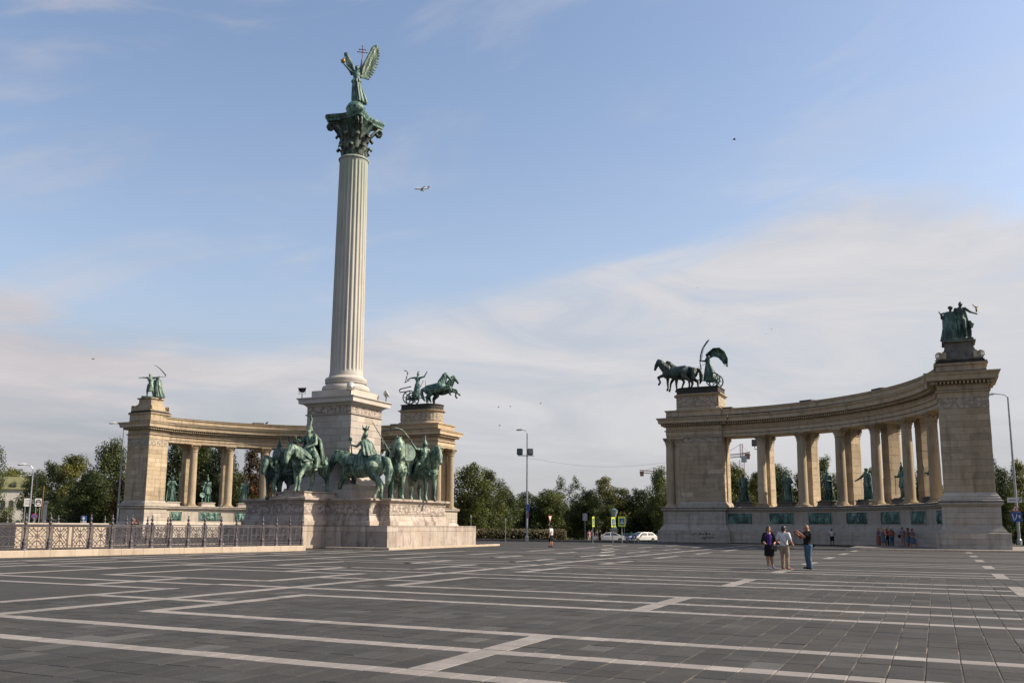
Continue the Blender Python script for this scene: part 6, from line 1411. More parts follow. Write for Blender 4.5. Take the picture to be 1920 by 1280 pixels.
# crossing signs
def crossing_sign(x, D, ytop, ang, label, w=.75):
    p = standat(x, D); h = zrow(ytop, p.x, p.y); T = thing('crossing_sign', label, 'road sign', (p.x, p.y, 0), face_cam(p) + ang, 'yellow bordered crossing signs')
    MB().tube([(0, .04, -.05), (0, .04, h)], .04, 8).build('pole', 'galvanised', T)
    b = MB().bbox(-w / 2, w / 2, -.04, .0, h - 1.02, h, .008).build('yellow_board', 'sign_yellow', T); MB().box(-w * .33, w * .33, -.052, -.042, h - .84, h - .18).build('blue_field', 'sign_blue', b)
    MB().prism([(-w * .24, h - .72), (w * .24, h - .72), (0, h - .28)], 'y', -.062, -.054).build('white_triangle', 'sign_white', b)
    q = Sc(); body(q, .30, dict(anL=(.12, 0, .05), anR=(-.12, 0, .05), knL=(.08, 0, .28), knR=(-.08, 0, .28)), o=(0, 0, 0)); q.v = [(v[0], -.068 + v[1] * .08, v[2] + h - .70) for v in q.v]; q.build('walker', 'sign_black', b)
    return T
crossing_sign(1166, 91, 968, R(8), 'yellow bordered crossing sign facing the square, largest of three')
crossing_sign(1149.5, 91, 969, R(58), 'yellow bordered crossing sign half turned away, middle of three')
crossing_sign(1112, 89, 968, R(74), 'yellow bordered crossing sign almost edge-on, leftmost of three')
def small_sign(x, D, ytop, label, shape, z=0.0, ang=0.0):
    p = standat(x, D); h = zrow(ytop, p.x, p.y) - z; T = thing('road_sign', label, 'road sign', (p.x, p.y, z), face_cam(p) + ang, 'small road signs')
    MB().tube([(0, .03, -.05), (0, .03, h)], .035, 8).build('pole', 'galvanised', T)
    if shape == 'arrow':
        d = MB(); d.prism([(.26 * math.cos(2 * PI * k / 24), h - .30 + .26 * math.sin(2 * PI * k / 24)) for k in range(24)], 'y', -.03, 0); o = d.build('disc', 'sign_blue', T); MB().prism([(-.05, h - .52), (.05, h - .52), (.05, h - .30), (.14, h - .30), (0, h - .12), (-.14, h - .30), (-.05, h - .30)], 'y', -.042, -.032).build('arrow', 'sign_white', o)
    elif shape == 'yield':
        o = MB().prism([(-.42, h), (0, h - .74), (.42, h)], 'y', -.03, 0).build('triangle', 'sign_red', T); MB().prism([(-.28, h - .08), (0, h - .57), (.28, h - .08)], 'y', -.042, -.032).build('face', 'sign_white', o)
    elif shape == 'back':
        MB().box(-.26, .26, -.03, 0, h - .8, h).build('plate', 'sign_back', T)
    elif shape == 'post': MB().box(-.06, .06, -.05, .02, h - .3, h).build('cap', 'sign_white', T)
    elif shape == 'noparking':
        o = MB().prism([(.33 * math.cos(2 * PI * k / 24), h - .33 + .33 * math.sin(2 * PI * k / 24)) for k in range(24)], 'y', -.03, 0).build('disc', 'sign_red', T); MB().prism([(.25 * math.cos(2 * PI * k / 24), h - .33 + .25 * math.sin(2 * PI * k / 24)) for k in range(24)], 'y', -.042, -.032).build('face', 'sign_blue', o); MB().obox((0, -.046, h - .33), (.08, .008, .5), (0, R(45), 0)).build('bar', 'sign_red', o)
    elif shape == 'parking':
        h -= .05; o = MB().box(-.30, .30, -.03, 0, h - .56, h).build('arrow_plate', 'sign_blue', T); MB().prism([(-.05, h - .48), (.05, h - .48), (.05, h - .28), (.14, h - .28), (0, h - .08), (-.14, h - .28), (-.05, h - .28)], 'y', -.042, -.032).build('arrow', 'sign_white', o)
        o = MB().box(-.30, .30, -.03, 0, h - 1.18, h - .58).build('parking_plate', 'sign_white', T); MB().box(-.22, .22, -.04, -.031, h - 1.12, h - .64).build('blue_field', 'sign_blue', o)
        q = MB(); q.box(-.12, -.05, -.05, -.042, h - 1.08, h - .68); q.tube([(-.05, -.046, h - .70), (.08, -.046, h - .72), (.11, -.046, h - .80), (.08, -.046, h - .88), (-.05, -.046, h - .90)], .03, 5); q.build('letter_p', 'sign_white', o)
    return T
small_sign(1189, 92, 1001, 'small round blue arrow sign in front of the hatchback', 'arrow'); small_sign(1175, 96, 1002, 'small round blue arrow sign left of the hatchback', 'arrow', 0, R(50))
small_sign(1031, 96, 966, 'give way triangle behind the man in the white shirt', 'yield', 0, R(62)); small_sign(1097, 100, 962, 'grey back of a sign left of the leftmost crossing sign', 'back'); small_sign(1171, 104, 968, 'grey back of a sign beside the largest crossing sign', 'back', 0, R(20))
small_sign(948, 97, 971, 'thin marker post left of the central lamp post', 'post'); small_sign(883, 100, 965, 'thin marker post beside the marble base', 'post')
small_sign(63, 104, 962, 'round no parking sign beside the left lamp post', 'noparking'); small_sign(156, 102, 966, 'blue parking sign with an arrow plate above', 'parking')
# bridge railing, lantern
p0, p1 = standat(1166, 146), standat(1238, 146); z_ = -.6; d = (p1 - p0); L = d.length; T = thing('bridge_railing', 'turquoise openwork bridge railing behind the cars', 'railing', (p0.x, p0.y, z_), math.atan2(d.y, d.x))
for zz in (.12, 1.12): MB().box(0, L, -.05, .05, zz - .05, zz + .05).build('rail', 'turquoise_iron', T)
nq = 12; pn = MB()
for k in range(4): pn.tube([(.02 + .5 * k / 3, 0, .15), (.5 - .5 * k / 3, 0, 1.1)], .03, 4)
pn.tube([(.26 + .2 * math.cos(a), 0, .62 + .3 * math.sin(a)) for a in [2 * PI * i / 12 for i in range(12)]], .03, 4, True); pm = pn.mesh('lattice', 'turquoise_iron')
for i in range(int(L / .56)): place(pm, 'lattice', T, (i * .56, 0, 0))
for i in range(5): MB().bbox(L * i / 4 - .12, L * i / 4 + .12, -.12, .12, 0, 1.35, .02).build('post', 'turquoise_iron', T)
p = standat(1151, 140); h = zrow(952, p.x, p.y) + .6; T = thing('bridge_lantern', 'large green lantern on a turquoise pedestal above the white sedan', 'lantern', (p.x, p.y, -.6), face_cam(p))
MB().stack(rect(-.55, .55, -.55, .55), [(0.1, 0), (.1, .3), (0, .4), (0, 1.6), (.12, 1.75), (.12, 1.9)]).build('pedestal', 'limestone_pale', T)
MB().lathe([(0, 1.9), (.5, 1.9), (.42, 2.2), (.22, 2.5), (.3, 2.8), (.16, 3.1), (.14, h - 1.6), (.25, h - 1.5), (0, h - 1.45)], 14).build('post', 'turquoise_iron', T, smooth=True)
MB().stack([(.32 * math.cos(k * PI / 3), .32 * math.sin(k * PI / 3)) for k in range(6)], [(0, h - 1.5), (.28, h - .45), (.1, h - .44)]).build('glass', 'lantern_glass', T); MB().stack([(.6 * math.cos(k * PI / 3), .6 * math.sin(k * PI / 3)) for k in range(6)], [(.05, h - .45), (.08, h - .38), (-.25, h - .15), (-.5, h + .05)]).build('cap', 'verdigris', T)
# wire across the gap
pa = atdepth(990, 858, 99); pb = Vector((XC + 15.2, 100.05, zrow(866, XC + 15.2, 100.05))); q = [pa.lerp(pb, i / 16) - Vector((0, 0, .75 * math.sin(PI * i / 16))) for i in range(17)]
o = MB().tube(q, .009, 4).build('overhead_wire', 'dark_metal'); setp(o, 'thin wire sagging from the central lamp post to the right colonnade', 'wire')
p = Vector((XC + CENT[0] + 25.5 * math.cos(R(77.17)), CENT[1] + 25.5 * math.sin(R(77.17)), 0)); pz = atdepth(1415, 836, p.dot(fwd) + 1.5)
T = thing('floodlight', 'small dark floodlight seen left of the first free column of the right colonnade', 'floodlight', pz, face_cam(pz)); MB().bbox(-.32, .32, -.2, .25, 0, .72, .05).build('lamp_box', 'dark_metal', T); MB().tube([(0, .1, 0), (0, .1, -.35), (.95, .1, -.35)], .05, 6).build('bracket', 'galvanised', T); MB().tube([(.95, .1, .1), (.95, .1, -pz.z - .6)], .09, 8).build('mast', 'galvanised', T); MB().box(-.25, .25, -.215, -.2, .1, .6).build('glass', 'car_glass', T)

# ================================================================== CARS
def car_thing(label, x, D, z, heading, paint, hatch, name='parked_car'):
    p = standat(x, D); T = thing(name, label, 'car', (p.x, p.y, z), heading)
    L = 4.3 if hatch else 4.6; w = .88
    side = [(-L / 2, .35), (-L / 2 + .03, .62), (-L / 2 + .15, .80), (-L / 2 + .95, .93), (L / 2 - .55 if not hatch else L / 2 - .12, 1.0 if not hatch else .95), (L / 2 - .04, .92), (L / 2, .60), (L / 2 - .03, .35)]
    low = [(u, v) for u, v in side]
    rr = []
    for yy, k in ((-w, .94), (-w * .99, 1.0), (w * .99, 1.0), (w, .94)): rr.append([(u * (1 if k == 1 else .985), yy, .30 + (v - .30) * k) for u, v in low])
    MB().rings(rr).build('body', paint, T, smooth=True, ang=.5)
    if hatch: cab = [(-L / 2 + .90, .93), (-L / 2 + 1.65, 1.40), (-L / 2 + 2.2, 1.47), (L / 2 - .75, 1.44), (L / 2 - .22, 1.02), (L / 2 - .14, .93)]
    else: cab = [(-L / 2 + 1.05, .93), (-L / 2 + 1.85, 1.36), (-L / 2 + 2.4, 1.43), (L / 2 - 1.5, 1.40), (L / 2 - .75, 1.02), (L / 2 - .65, .95)]
    rr = []
    for yy, t_ in ((-1, 0), (1, 0)): rr.append([(u, yy * (w - .02 - (v - .93) * .42), v) for u, v in cab])
    cb = MB().rings(rr).build('cabin', paint, T, smooth=True, ang=.4)
    mid = (cab[1][0] + cab[3][0]) / 2
    for sy in (-1, 1):
        def q(u, v): return (u, sy * (w - .02 - (v - .93) * .42 + .006), v)
        for pts in ([(cab[0][0] + .22, .98), (mid - .05, .98), (mid - .05, 1.36), (cab[1][0] + .10, 1.36)], [(mid + .05, .98), (cab[-2][0] - .12, 1.0), (cab[3][0] - .02, 1.36), (mid + .05, 1.36)]):
            vs = [q(*c) for c in pts]; MB().add(vs, [(0, 1, 2, 3)]).build('side_window', 'car_glass', T)
        for nm, (xl, zl, wl_, hl_), mt in (('headlight', (-L / 2 + .06, .72, .10, .13), 'light_glass'), ('tail_light', (L / 2 - .03, .80, .08, .15), 'tail_red')):
            MB().obox((xl, sy * .62, zl), (wl_, .34, hl_)).build(nm, mt, T)
        for xw in (-L / 2 + .82, L / 2 - .80):
            t = MB(); rg = []
            for yq, rq in ((-.1, .20), (-.1, .30), (-.07, .325), (.07, .325), (.1, .30), (.1, .20)): rg.append([(rq * math.cos(2 * PI * k / 20), yq, rq * math.sin(2 * PI * k / 20)) for k in range(20)])
            o = t.rings(rg).build('wheel', 'tyre', T, (xw, sy * (w - .07), .325), smooth=True, ang=.7); g_ = MB()
            rg = [[(rq * math.cos(2 * PI * k / 16), yq, rq * math.sin(2 * PI * k / 16)) for k in range(16)] for yq, rq in ((-.115, .21), (-.115, .02))]; g_.rings(rg); rg = [[(rq * math.cos(2 * PI * k / 16), yq, rq * math.sin(2 * PI * k / 16)) for k in range(16)] for yq, rq in ((.115, .21), (.115, .02))]; g_.rings(rg); g_.build('rim', 'rim', o)
        MB().obox((-L / 2 + 1.45, sy * (w + .08), .98), (.12, .20, .13)).build('mirror', paint, T)
    for a, b, nm in ((cab[0], cab[1], 'windscreen'), (cab[-2], cab[3], 'rear_window')):
        n_ = .008; vs = []
        for (u, v), t_ in ((a, .08), (b, -.05)):
            for sy in (-1, 1): vs.append((u + (-.01 if nm == 'windscreen' else .01), sy * (w - .10 - (v - .93) * .42), v + n_ + t_ * .2))
        MB().add([vs[0], vs[1], vs[3], vs[2]], [(0, 1, 2, 3)]).build(nm, 'car_glass', T)
    MB().obox((-L / 2 - .005, 0, .52), (.04, 1.2, .20)).build('grille', 'tyre', T); MB().obox((-L / 2 - .03, 0, .45), (.02, .52, .11)).build('number_plate', 'sign_white', T)
    return T
car_thing('pale sedan standing by the crossing signs', 1141, 128, -.58, AZ + R(2), 'car_white', False); car_thing('white hatchback right of the crossing signs', 1203, 130, -.58, AZ + R(28), 'car_white', True)

# ================================================================== CREAM BUILDING WITH GREEN ROOF, BILLBOARDS, KIOSK
D = 175; p = standat(2, D); rz = face_cam(p) + R(-8); T = thing('cream_building', 'cream building with arched windows under a green mansard roof, at the left edge', 'building', (p.x, p.y, -.6), rz)
zt = lambda y: zrow(y, p.x, p.y) + .6
ze, zr = zt(917), zt(892); W_ = 5.2; Wl = 14
MB().box(-Wl, W_, 0, 9, 0, ze).build('wall', 'plaster_white', T); MB().box(-Wl - .15, W_ + .15, -.2, 9.2, ze - .25, ze).build('cornice', 'plaster_cream', T)
rf = MB().stack(rect(-Wl, W_, 0, 9), [(.35, ze), (.35, ze + .12), (.0, ze + .5), (-.5, ze + (zr - ze) * .55), (-1.5, ze + (zr - ze) * .9), (-2.6, zr)]).build('roof', 'roof_green', T)
for i in range(7):
    x_ = 4.0 - i * 2.3; MB().prism([(x_ - .45, ze + .7), (x_ + .45, ze + .7), (x_ + .45, ze + 1.35), (x_, ze + 1.8), (x_ - .45, ze + 1.35)], 'y', -.25, 1.2).build('dormer', 'roof_green', rf); MB().box(x_ - .25, x_ + .25, -.27, -.255, ze + .75, ze + 1.35).build('dormer_pane', 'window_glass', rf)
wd = MB().prism([(-.42, 0), (.42, 0), (.42, 1.5)] + [(.42 * math.cos(a), 1.5 + .42 * math.sin(a)) for a in [PI * k / 8 for k in range(1, 8)]] + [(-.42, 1.5)], 'y', -.03, .2).mesh('pane', 'window_glass'); wf = MB().prism([(-.55, -.1), (.55, -.1), (.55, 1.5)] + [(.55 * math.cos(a), 1.5 + .55 * math.sin(a)) for a in [PI * k / 8 for k in range(1, 8)]] + [(-.55, 1.5)], 'y', -.02, .1).mesh('window', 'plaster_cream')
for i in range(11):
    for z_ in (.9, ze - 4.0):
        o = place(wf, 'window', T, (4.3 - 1.45 * i, 0, z_)); place(wd, 'pane', o)
MB().box(-3.2, -1.2, -.06, .0, ze - 1.3, ze - .6).build('name_board', 'plaster_cream', T)
def board(x, y0, y1, w, D, label, face=True):
    p = standat(x, D); z0, z1 = zrow(y1, p.x, p.y), zrow(y0, p.x, p.y); T = thing('billboard', label, 'billboard', (p.x, p.y, -.6), face_cam(p)); ww = w / FPX * D
    MB().bbox(-ww / 2, ww / 2, -.1, .1, z0 + .6, z1 + .6, .02).build('board', 'sign_white', T)
    for sx in (-.3, .3): MB().tube([(sx * ww, .05, 0), (sx * ww, .05, z0 + .7)], .07, 6).build('leg', 'galvanised', T)
    c, hh = (z0 + z1) / 2 + .6, (z1 - z0)
    if face:
        MB().prism([(.30 * hh * math.cos(2 * PI * k / 20), c + .36 * hh * math.sin(2 * PI * k / 20)) for k in range(20)], 'y', -.115, -.104).build('ring', 'sign_black', T); MB().prism([(.20 * hh * math.cos(2 * PI * k / 20), c - .05 * hh + .25 * hh * math.sin(2 * PI * k / 20)) for k in range(20)], 'y', -.13, -.118).build('ring_centre', 'sign_white', T); MB().box(-.18 * hh, .18 * hh, -.14, -.132, c - .02 * hh, c + .08 * hh).build('dark_bar', 'sign_black', T)
    else:
        for k in range(4): MB().box(-ww * .38, ww * (.38 - .08 * (k % 2)), -.115, -.104, c + hh * (.26 - .17 * k), c + hh * (.32 - .17 * k)).build('text_line', 'sign_back', T)
board(48, 934, 949, 12, 145, 'white billboard of small text right of the cream building', False); board(68, 934, 949, 11, 143, 'white billboard with a dark round picture')
p = standat(100, 128); T = thing('kiosk', 'small white pavilion with columns and balustrade behind the railing', 'kiosk', (p.x, p.y, -.6), face_cam(p) + R(10))
MB().box(-2.4, 2.6, 0, 3, 0, 1.5).build('wall', 'plaster_white', T); MB().box(-.6, 2.2, -.04, 0, .5, 1.2).build('counter', 'sign_orange', T); MB().box(-2.6, 2.8, -.3, 3.2, 1.5, 1.75).build('ledge', 'plaster_white', T)
for i in range(9): MB().lathe([(0, 1.75), (.13, 1.75), (.08, 1.95), (.15, 2.2), (.07, 2.55), (.12, 2.7), (0, 2.7)], 8).build('baluster', 'plaster_white', T, (-.4 + .34 * i, 0, 0))
MB().box(-.6, 2.6, -.1, .12, 2.7, 2.85).build('rail', 'plaster_white', T); MB().lathe([(0, 1.75), (.35, 1.75), (.28, 2.0), (.26, 4.9), (.38, 5.1), (.45, 5.3), (0, 5.4)], 12).build('column', 'plaster_white', T, (-1.2, .3, 0), smooth=True, ang=.5)
p = standat(75, 120); o = MB().tube([(p.x, p.y, -.6), (p.x + .1, p.y, zrow(911, p.x, p.y))], .10, 8).build('wooden_pole', 'wood'); setp(o, 'brown wooden pole beside the billboards', 'pole')

# ================================================================== CRANES
def truss(mb, a, b, w, n, r=.10):
    a, b = Vector(a), Vector(b); d = (b - a).normalized(); u = d.cross(Vector((0, 1, 0)) if abs(d.y) < .9 else Vector((1, 0, 0))).normalized(); v = d.cross(u)
    cs = [u * w + v * w, u * w - v * w, -u * w - v * w, -u * w + v * w]
    for c in cs: mb.tube([a + c, b + c], r, 4)
    for i in range(n):
        p, q = a.lerp(b, i / n), a.lerp(b, (i + 1) / n)
        for k in range(4): mb.tube([p + cs[k], q + cs[(k + 1) % 4]], r * .6, 3)
def crane(label, x, D, yj, ytop, xl, xr, ang=0.0):
    p = standat(x, D); k = D / FPX; zj, zt_ = zrow(yj, p.x, p.y), zrow(ytop, p.x, p.y); T = thing('tower_crane', label, 'crane', (p.x, p.y, -.6), face_cam(p), 'tower cranes beyond the park')
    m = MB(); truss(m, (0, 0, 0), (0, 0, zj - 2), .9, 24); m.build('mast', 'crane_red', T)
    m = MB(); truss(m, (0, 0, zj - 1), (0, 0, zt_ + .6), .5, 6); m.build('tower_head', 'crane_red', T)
    m = MB(); truss(m, ((xl - x) * k, 0, zj - .6), (0, 0, zj), .6, 22, .09); m.build('jib', 'crane_grey', T)
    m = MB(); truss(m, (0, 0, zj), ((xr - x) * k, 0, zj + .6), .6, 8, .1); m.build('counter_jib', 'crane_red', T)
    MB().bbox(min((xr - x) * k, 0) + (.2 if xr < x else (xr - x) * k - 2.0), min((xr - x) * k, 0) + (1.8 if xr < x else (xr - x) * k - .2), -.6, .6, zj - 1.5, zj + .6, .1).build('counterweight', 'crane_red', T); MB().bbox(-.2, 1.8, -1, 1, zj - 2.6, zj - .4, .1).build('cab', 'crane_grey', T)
    for xx in ((xl - x) * k * .7, (xr - x) * k * .8): MB().tube([(0, 0, zt_ + .6), (xx, 0, zj + .6)], .06, 4).build('stay', 'dark_metal', T)
crane('red and grey tower crane seen through the first bay of the right colonnade', 1395, 330, 850, 832, 1350, 1411)
crane('tower crane with its jib showing left of the right chariot pylon', 1229, 380, 883, 876, 1262, 1201)

# ================================================================== AIRCRAFT AND BIRDS
pc = Vector((0, 0, EYE)) + ray(791, 354) * 1900; T = thing('airliner', 'white airliner flying right of the tall column', 'aircraft', pc, AZ); T.rotation_euler = (0, R(-4), AZ + R(8))
Lf = 31
MB().rings([[(x_, r_ * math.cos(2 * PI * k / 14), r_ * math.sin(2 * PI * k / 14) + zo) for k in range(14)] for x_, r_, zo in ((-Lf * .5, .1, -.2), (-Lf * .48, .9, -.1), (-Lf * .42, 1.6, 0), (-Lf * .3, 1.9, 0), (Lf * .2, 1.9, 0), (Lf * .4, 1.0, .7), (Lf * .5, .2, 1.2))]).build('fuselage', 'aircraft_white', T, smooth=True)
for sy in (-1, 1):
    MB().prism([(-3.5, sy * 1.5), (1.5, sy * 1.5), (6.2, sy * 15), (4.2, sy * 15)], 'z', -.9, -.5).build('wing', 'aircraft_white', T); MB().prism([(11, sy * .8), (14, sy * .8), (16, sy * 5.2), (14.6, sy * 5.2)], 'z', .8, 1.05).build('tailplane', 'aircraft_white', T)
    MB().rings([[(x_, sy * 5.2 + r_ * math.cos(2 * PI * k / 10), -1.9 + r_ * math.sin(2 * PI * k / 10)) for k in range(10)] for x_, r_ in ((-2.6, .9), (-1, 1.05), (1.4, .6))]).build('engine', 'galvanised', T)
MB().prism([(10, 1.2), (14.6, 1.0), (16.6, 6.2), (14.6, 6.2)], 'y', -.15, .15).build('fin', 'sign_red', T)
def bird_parts(T, s, flap):
    q = Sc(); q.chain([(-.28 * s, 0, 0, .02 * s), (-.05 * s, 0, 0, .07 * s), (.12 * s, 0, .01 * s, .06 * s), (.22 * s, 0, .04 * s, .035 * s), (.28 * s, 0, .03 * s, .008 * s)], 7); q.build('body', 'tyre', T, smooth=True)
    for sy in (-1, 1): thick([[(.08 * s, sy * .03 * s, .02 * s), (-.12 * s, sy * .03 * s, .02 * s)], [(.10 * s, sy * .32 * s, flap * s), (-.08 * s, sy * .30 * s, flap * s)], [(-.06 * s, sy * .62 * s, flap * .6 * s), (-.10 * s, sy * .60 * s, flap * .6 * s)]], .02 * s).build('wing', 'tyre', T)
    MB().prism([(-.24 * s, -.03 * s), (-.42 * s, -.09 * s), (-.42 * s, .09 * s), (-.24 * s, .03 * s)], 'z', -.01 * s, .01 * s).build('tail', 'tyre', T)
BIRDS = [(1377, 262, 95, .7, .20, 'dark bird flying high at upper right of the column'), (175, 673, 120, .7, .12, 'bird flying above the left end pylon on its left'), (935, 763, 140, .55, .15, 'bird left of the pair above the central lamp post'), (957, 762, 150, .55, .2, 'bird right of the pair above the central lamp post'), (937, 797, 140, .55, -.1, 'bird lower down left of the central lamp post'), (1014, 756, 150, .55, .18, 'bird up to the right of the central lamp post'),
         (1308, 540, 260, .6, .2, 'upper bird of the far flock above the dark chariot'), (1320, 585, 260, .5, .1, 'single far bird between the flock and the dark chariot'), (1436, 626, 240, .6, .15, 'left bird of the far flock over the right colonnade'), (1447, 617, 240, .6, .05, 'right bird of the far flock over the right colonnade')]
for x, y, D_, s_, fl, lb in BIRDS:
    q = atdepth(x, y, D_); T = thing('bird', lb, 'bird', q, AZ + R(x % 90) - .6, 'birds in the sky'); T.rotation_euler = (R(18 + x % 25), R(-5), AZ + R(x % 90) - .6); bird_parts(T, s_, fl)
def perch(d, label, r_=22.4):
    x_ = CENT[0] + (r_ + DR) * math.cos(R(d)); T = thing('pigeon', label, 'bird', (XC - x_, CENT[1] + (r_ + DR) * math.sin(R(d)), 14.83), 1.0, 'pigeons on the left cornice')
    q = Sc(); q.chain([(-.20, 0, .10, .03), (-.06, 0, .16, .10), (.08, 0, .24, .09), (.12, 0, .36, .055), (.19, 0, .36, .015)], 8); q.build('body', 'tyre', T, smooth=True)
    for sy in (-.04, .04): MB().tube([(0, sy, 0), (.01, sy, .12)], .012, 4).build('leg', 'tyre', T)
perch(43.5, 'pigeon perched on the left cornice nearest the end pylon'); perch(56.5, 'pigeon perched on the left cornice nearest the tall column')

# ================================================================== PEOPLE
def dress(T, J, h, o, top='white', sleeve='short', bottom='trousers', bcol='denim', hair='hair_dark', hairstyle='short', shoes='cloth_black', fat=1.0, vox=.018, open_jacket=None):
    f = h * fat * 1.09
    def P(k): return J[k]
    s = Sc(); s.ell(J['chest'], (.112 * f, .078 * f, .100 * h)); s.cone(J['chest'], J['waist'], .088 * f, .080 * f); s.cone(J['waist'], J['pelvis'] + Vector((0, 0, .01 * h)), .082 * f, .090 * f); s.ell(J['pelvis'] + Vector((0, 0, .02 * h)), (.100 * f, .084 * f, .06 * h)); s.cone(J['chest'] + Vector((0, 0, .06 * h)), J['neck'] - Vector((0, 0, .025 * h)), .075 * f, .046 * f)
    for q in 'LR':
        sh, e, ha = J['sh' + q], J['el' + q], J['ha' + q]
        if sleeve != 'none':
            s.cone(J['chest'] + Vector((0, 0, .04 * h)), sh, .06 * f, .050 * f); s.cone(sh, e if sleeve == 'long' else sh.lerp(e, .62), .047 * f, .042 * f)
            if sleeve == 'long': s.cone(e, e.lerp(ha, .85), .040 * f, .030 * f)
        else: s.cone(J['chest'] + Vector((0, 0, .04 * h)), sh.lerp(J['chest'], .25), .058 * f, .044 * f)
    s.carve('top', top if top in M else 'cloth_' + top, T, voxel=vox)
    b = Sc()
    if bottom in ('trousers', 'shorts'):
        b.ell(J['pelvis'], (.100 * f, .085 * f, .075 * h)); b.cone(J['waist'].lerp(J['pelvis'], .6), J['pelvis'], .084 * f, .092 * f)
        for q in 'LR':
            hi, kn, an = J['hi' + q], J['kn' + q], J['an' + q]; b.cone(hi, kn, .064 * f, .044 * f if bottom == 'trousers' else .056 * f)
            if bottom == 'trousers': b.cone(kn, an, .044 * f, .033 * f); b.cone(an, an - Vector((0, 0, .012 * h)), .034 * f, .036 * f)
    else:
        zt, zb = J['waist'].z - .02 * h, {'skirt': .30 * h, 'dress': .27 * h, 'long': .10 * h}[bottom] + o[2]; px, py = J['pelvis'].x, J['pelvis'].y
        k = {'skirt': 1.0, 'dress': 1.15, 'long': 1.2}[bottom]; b.robe([(zt, px, py, .085 * f, .075 * f), (J['pelvis'].z, px, py, .104 * f * k, .090 * f * k), ((zb + J['pelvis'].z) / 2, px, py, .108 * f * k, .094 * f * k), (zb, px, py, .105 * f * k, .092 * f * k)], 7, .04 * k, int(h * 100))
    b.carve('bottom' if bottom in ('trousers', 'shorts') else 'skirt', 'cloth_' + bcol, T, voxel=vox)
    hd = J['head']; k = Sc()
    if hairstyle != 'bald':
        k.ell(hd + Vector((0, .010 * h, .022 * h)), (.056 * h, .064 * h, .062 * h)); k.ell(hd + Vector((0, .035 * h, -.01 * h)), (.050 * h, .042 * h, .055 * h))
        if hairstyle == 'bob':
            for sx in (-1, 1): k.ell(hd + Vector((sx * .046 * h, .01 * h, -.012 * h)), (.020 * h, .036 * h, .052 * h))
        if hairstyle == 'bun': k.ell(hd + Vector((0, .055 * h, .05 * h)), (.032 * h,) * 3)
        if hairstyle == 'hat': k.lathe([(0, hd.z + .075 * h), (.05 * h, hd.z + .07 * h), (.062 * h, hd.z + .03 * h), (.105 * h, hd.z + .018 * h), (.105 * h, hd.z + .008 * h), (0, hd.z + .01 * h)], 16, (hd.x, hd.y))
        k.carve('hat' if hairstyle == 'hat' else 'hair', hair, T, voxel=vox * .8, it=1)
    for q in 'LR':
        z = Sc(); z.cone(J['an' + q] + Vector((0, .012 * h, -.012 * h)), J['to' + q], .030 * h, .022 * h); z.ell(J['an' + q] + Vector((0, .014 * h, -.02 * h)), (.028 * h, .034 * h, .026 * h)); z.carve('shoe', shoes, T, voxel=vox * .8, it=1)
    if open_jacket:
        j = Sc()
        for q, sx in (('L', 1), ('R', -1)):
            j.chain([(*(J['sh' + q] + Vector((-sx * .02 * h, -.01 * h, 0))), .056 * f), (*(J['el' + q].lerp(J['ha' + q], .3)), .046 * f)]); j.chain([(*(J['chest'] + Vector((sx * .085 * h, -.02 * h, .05 * h))), .045 * f), (*(J['waist'] + Vector((sx * .078 * h, -.03 * h, -.05 * h))), .035 * f)])
        j.ell(J['chest'] + Vector((0, .035 * h, 0)), (.12 * f, .065 * f, .11 * h)); j.cone(J['chest'] + Vector((0, .04 * h, 0)), J['waist'] + Vector((0, .03 * h, -.03 * h)), .08 * f, .07 * f); j.carve('jacket', 'cloth_' + open_jacket, T, voxel=vox)
def person(label, pos, turn, h, P=None, skin='skin', fat=1.0, vox=.018, fingers=False, group=None, face=True, **kw):
    T = thing('person', label, 'person', pos, face_cam(pos) + turn, group)
    P = dict(dict(hiL=(.055, 0, .515), hiR=(-.055, 0, .515), knL=(.068, -.012, .285), knR=(-.068, -.012, .285), anL=(.076, .012, .045), anR=(-.076, .012, .045), toL=(.092, -.08, .018), toR=(-.092, -.08, .018)), **(P or {}))
    s = Sc(); J = body(s, h, P, fat, (0, 0, .012 * h), True, True, fingers)
    s.carve('body', skin, T, voxel=min(vox, .011) if fingers else vox, it=1)
    hd = J['head']
    if face:
        for sx in (-1, 1): e = Sc().ell((hd.x + sx * .019 * h, hd.y - .055 * h, hd.z + .006 * h), (.008 * h, .006 * h, .005 * h)); e.build('eye', 'hair_dark', T, smooth=True)
        e = Sc().ell((hd.x, hd.y - .054 * h, hd.z - .034 * h), (.014 * h, .006 * h, .004 * h)); e.build('mouth', 'cloth_red', T, smooth=True)
    dress(T, J, h, (0, 0, 0), fat=fat, vox=vox, **kw); return T, J
def bag(T, c, size, m, strap=None):
    MB().bbox(c[0] - size[0] / 2, c[0] + size[0] / 2, c[1] - size[1] / 2, c[1] + size[1] / 2, c[2] - size[2] / 2, c[2] + size[2] / 2, min(size) * .3).build('bag', m, T)
    if strap: MB().tube(strap, .014, 5).build('strap', m, T)
TRIO = 'visitors standing on the square'
p = gnd(1443.5, 1066); T, J = person('woman in purple top and black skirt facing the camera', p, R(12), 1.72, dict(elR=(-.165, -.01, .66), haR=(-.13, -.13, .60), elL=(.17, .02, .655), haL=(.09, -.13, .58), knR=(-.045, -.03, .285), anR=(-.035, -.03, .045), toR=(-.045, -.13, .018), knL=(.05, .0, .285)), fingers=True, group=TRIO, top='purple', sleeve='none', bottom='skirt', bcol='black', hair='hair_brown', hairstyle='bob', shoes='cloth_white', open_jacket='black')
bag(T, (.24, .02, .86), (.12, .26, .28), 'cloth_grey', [(.10, -.06, 1.40), (.20, -.03, 1.1), (.25, 0, .98)])
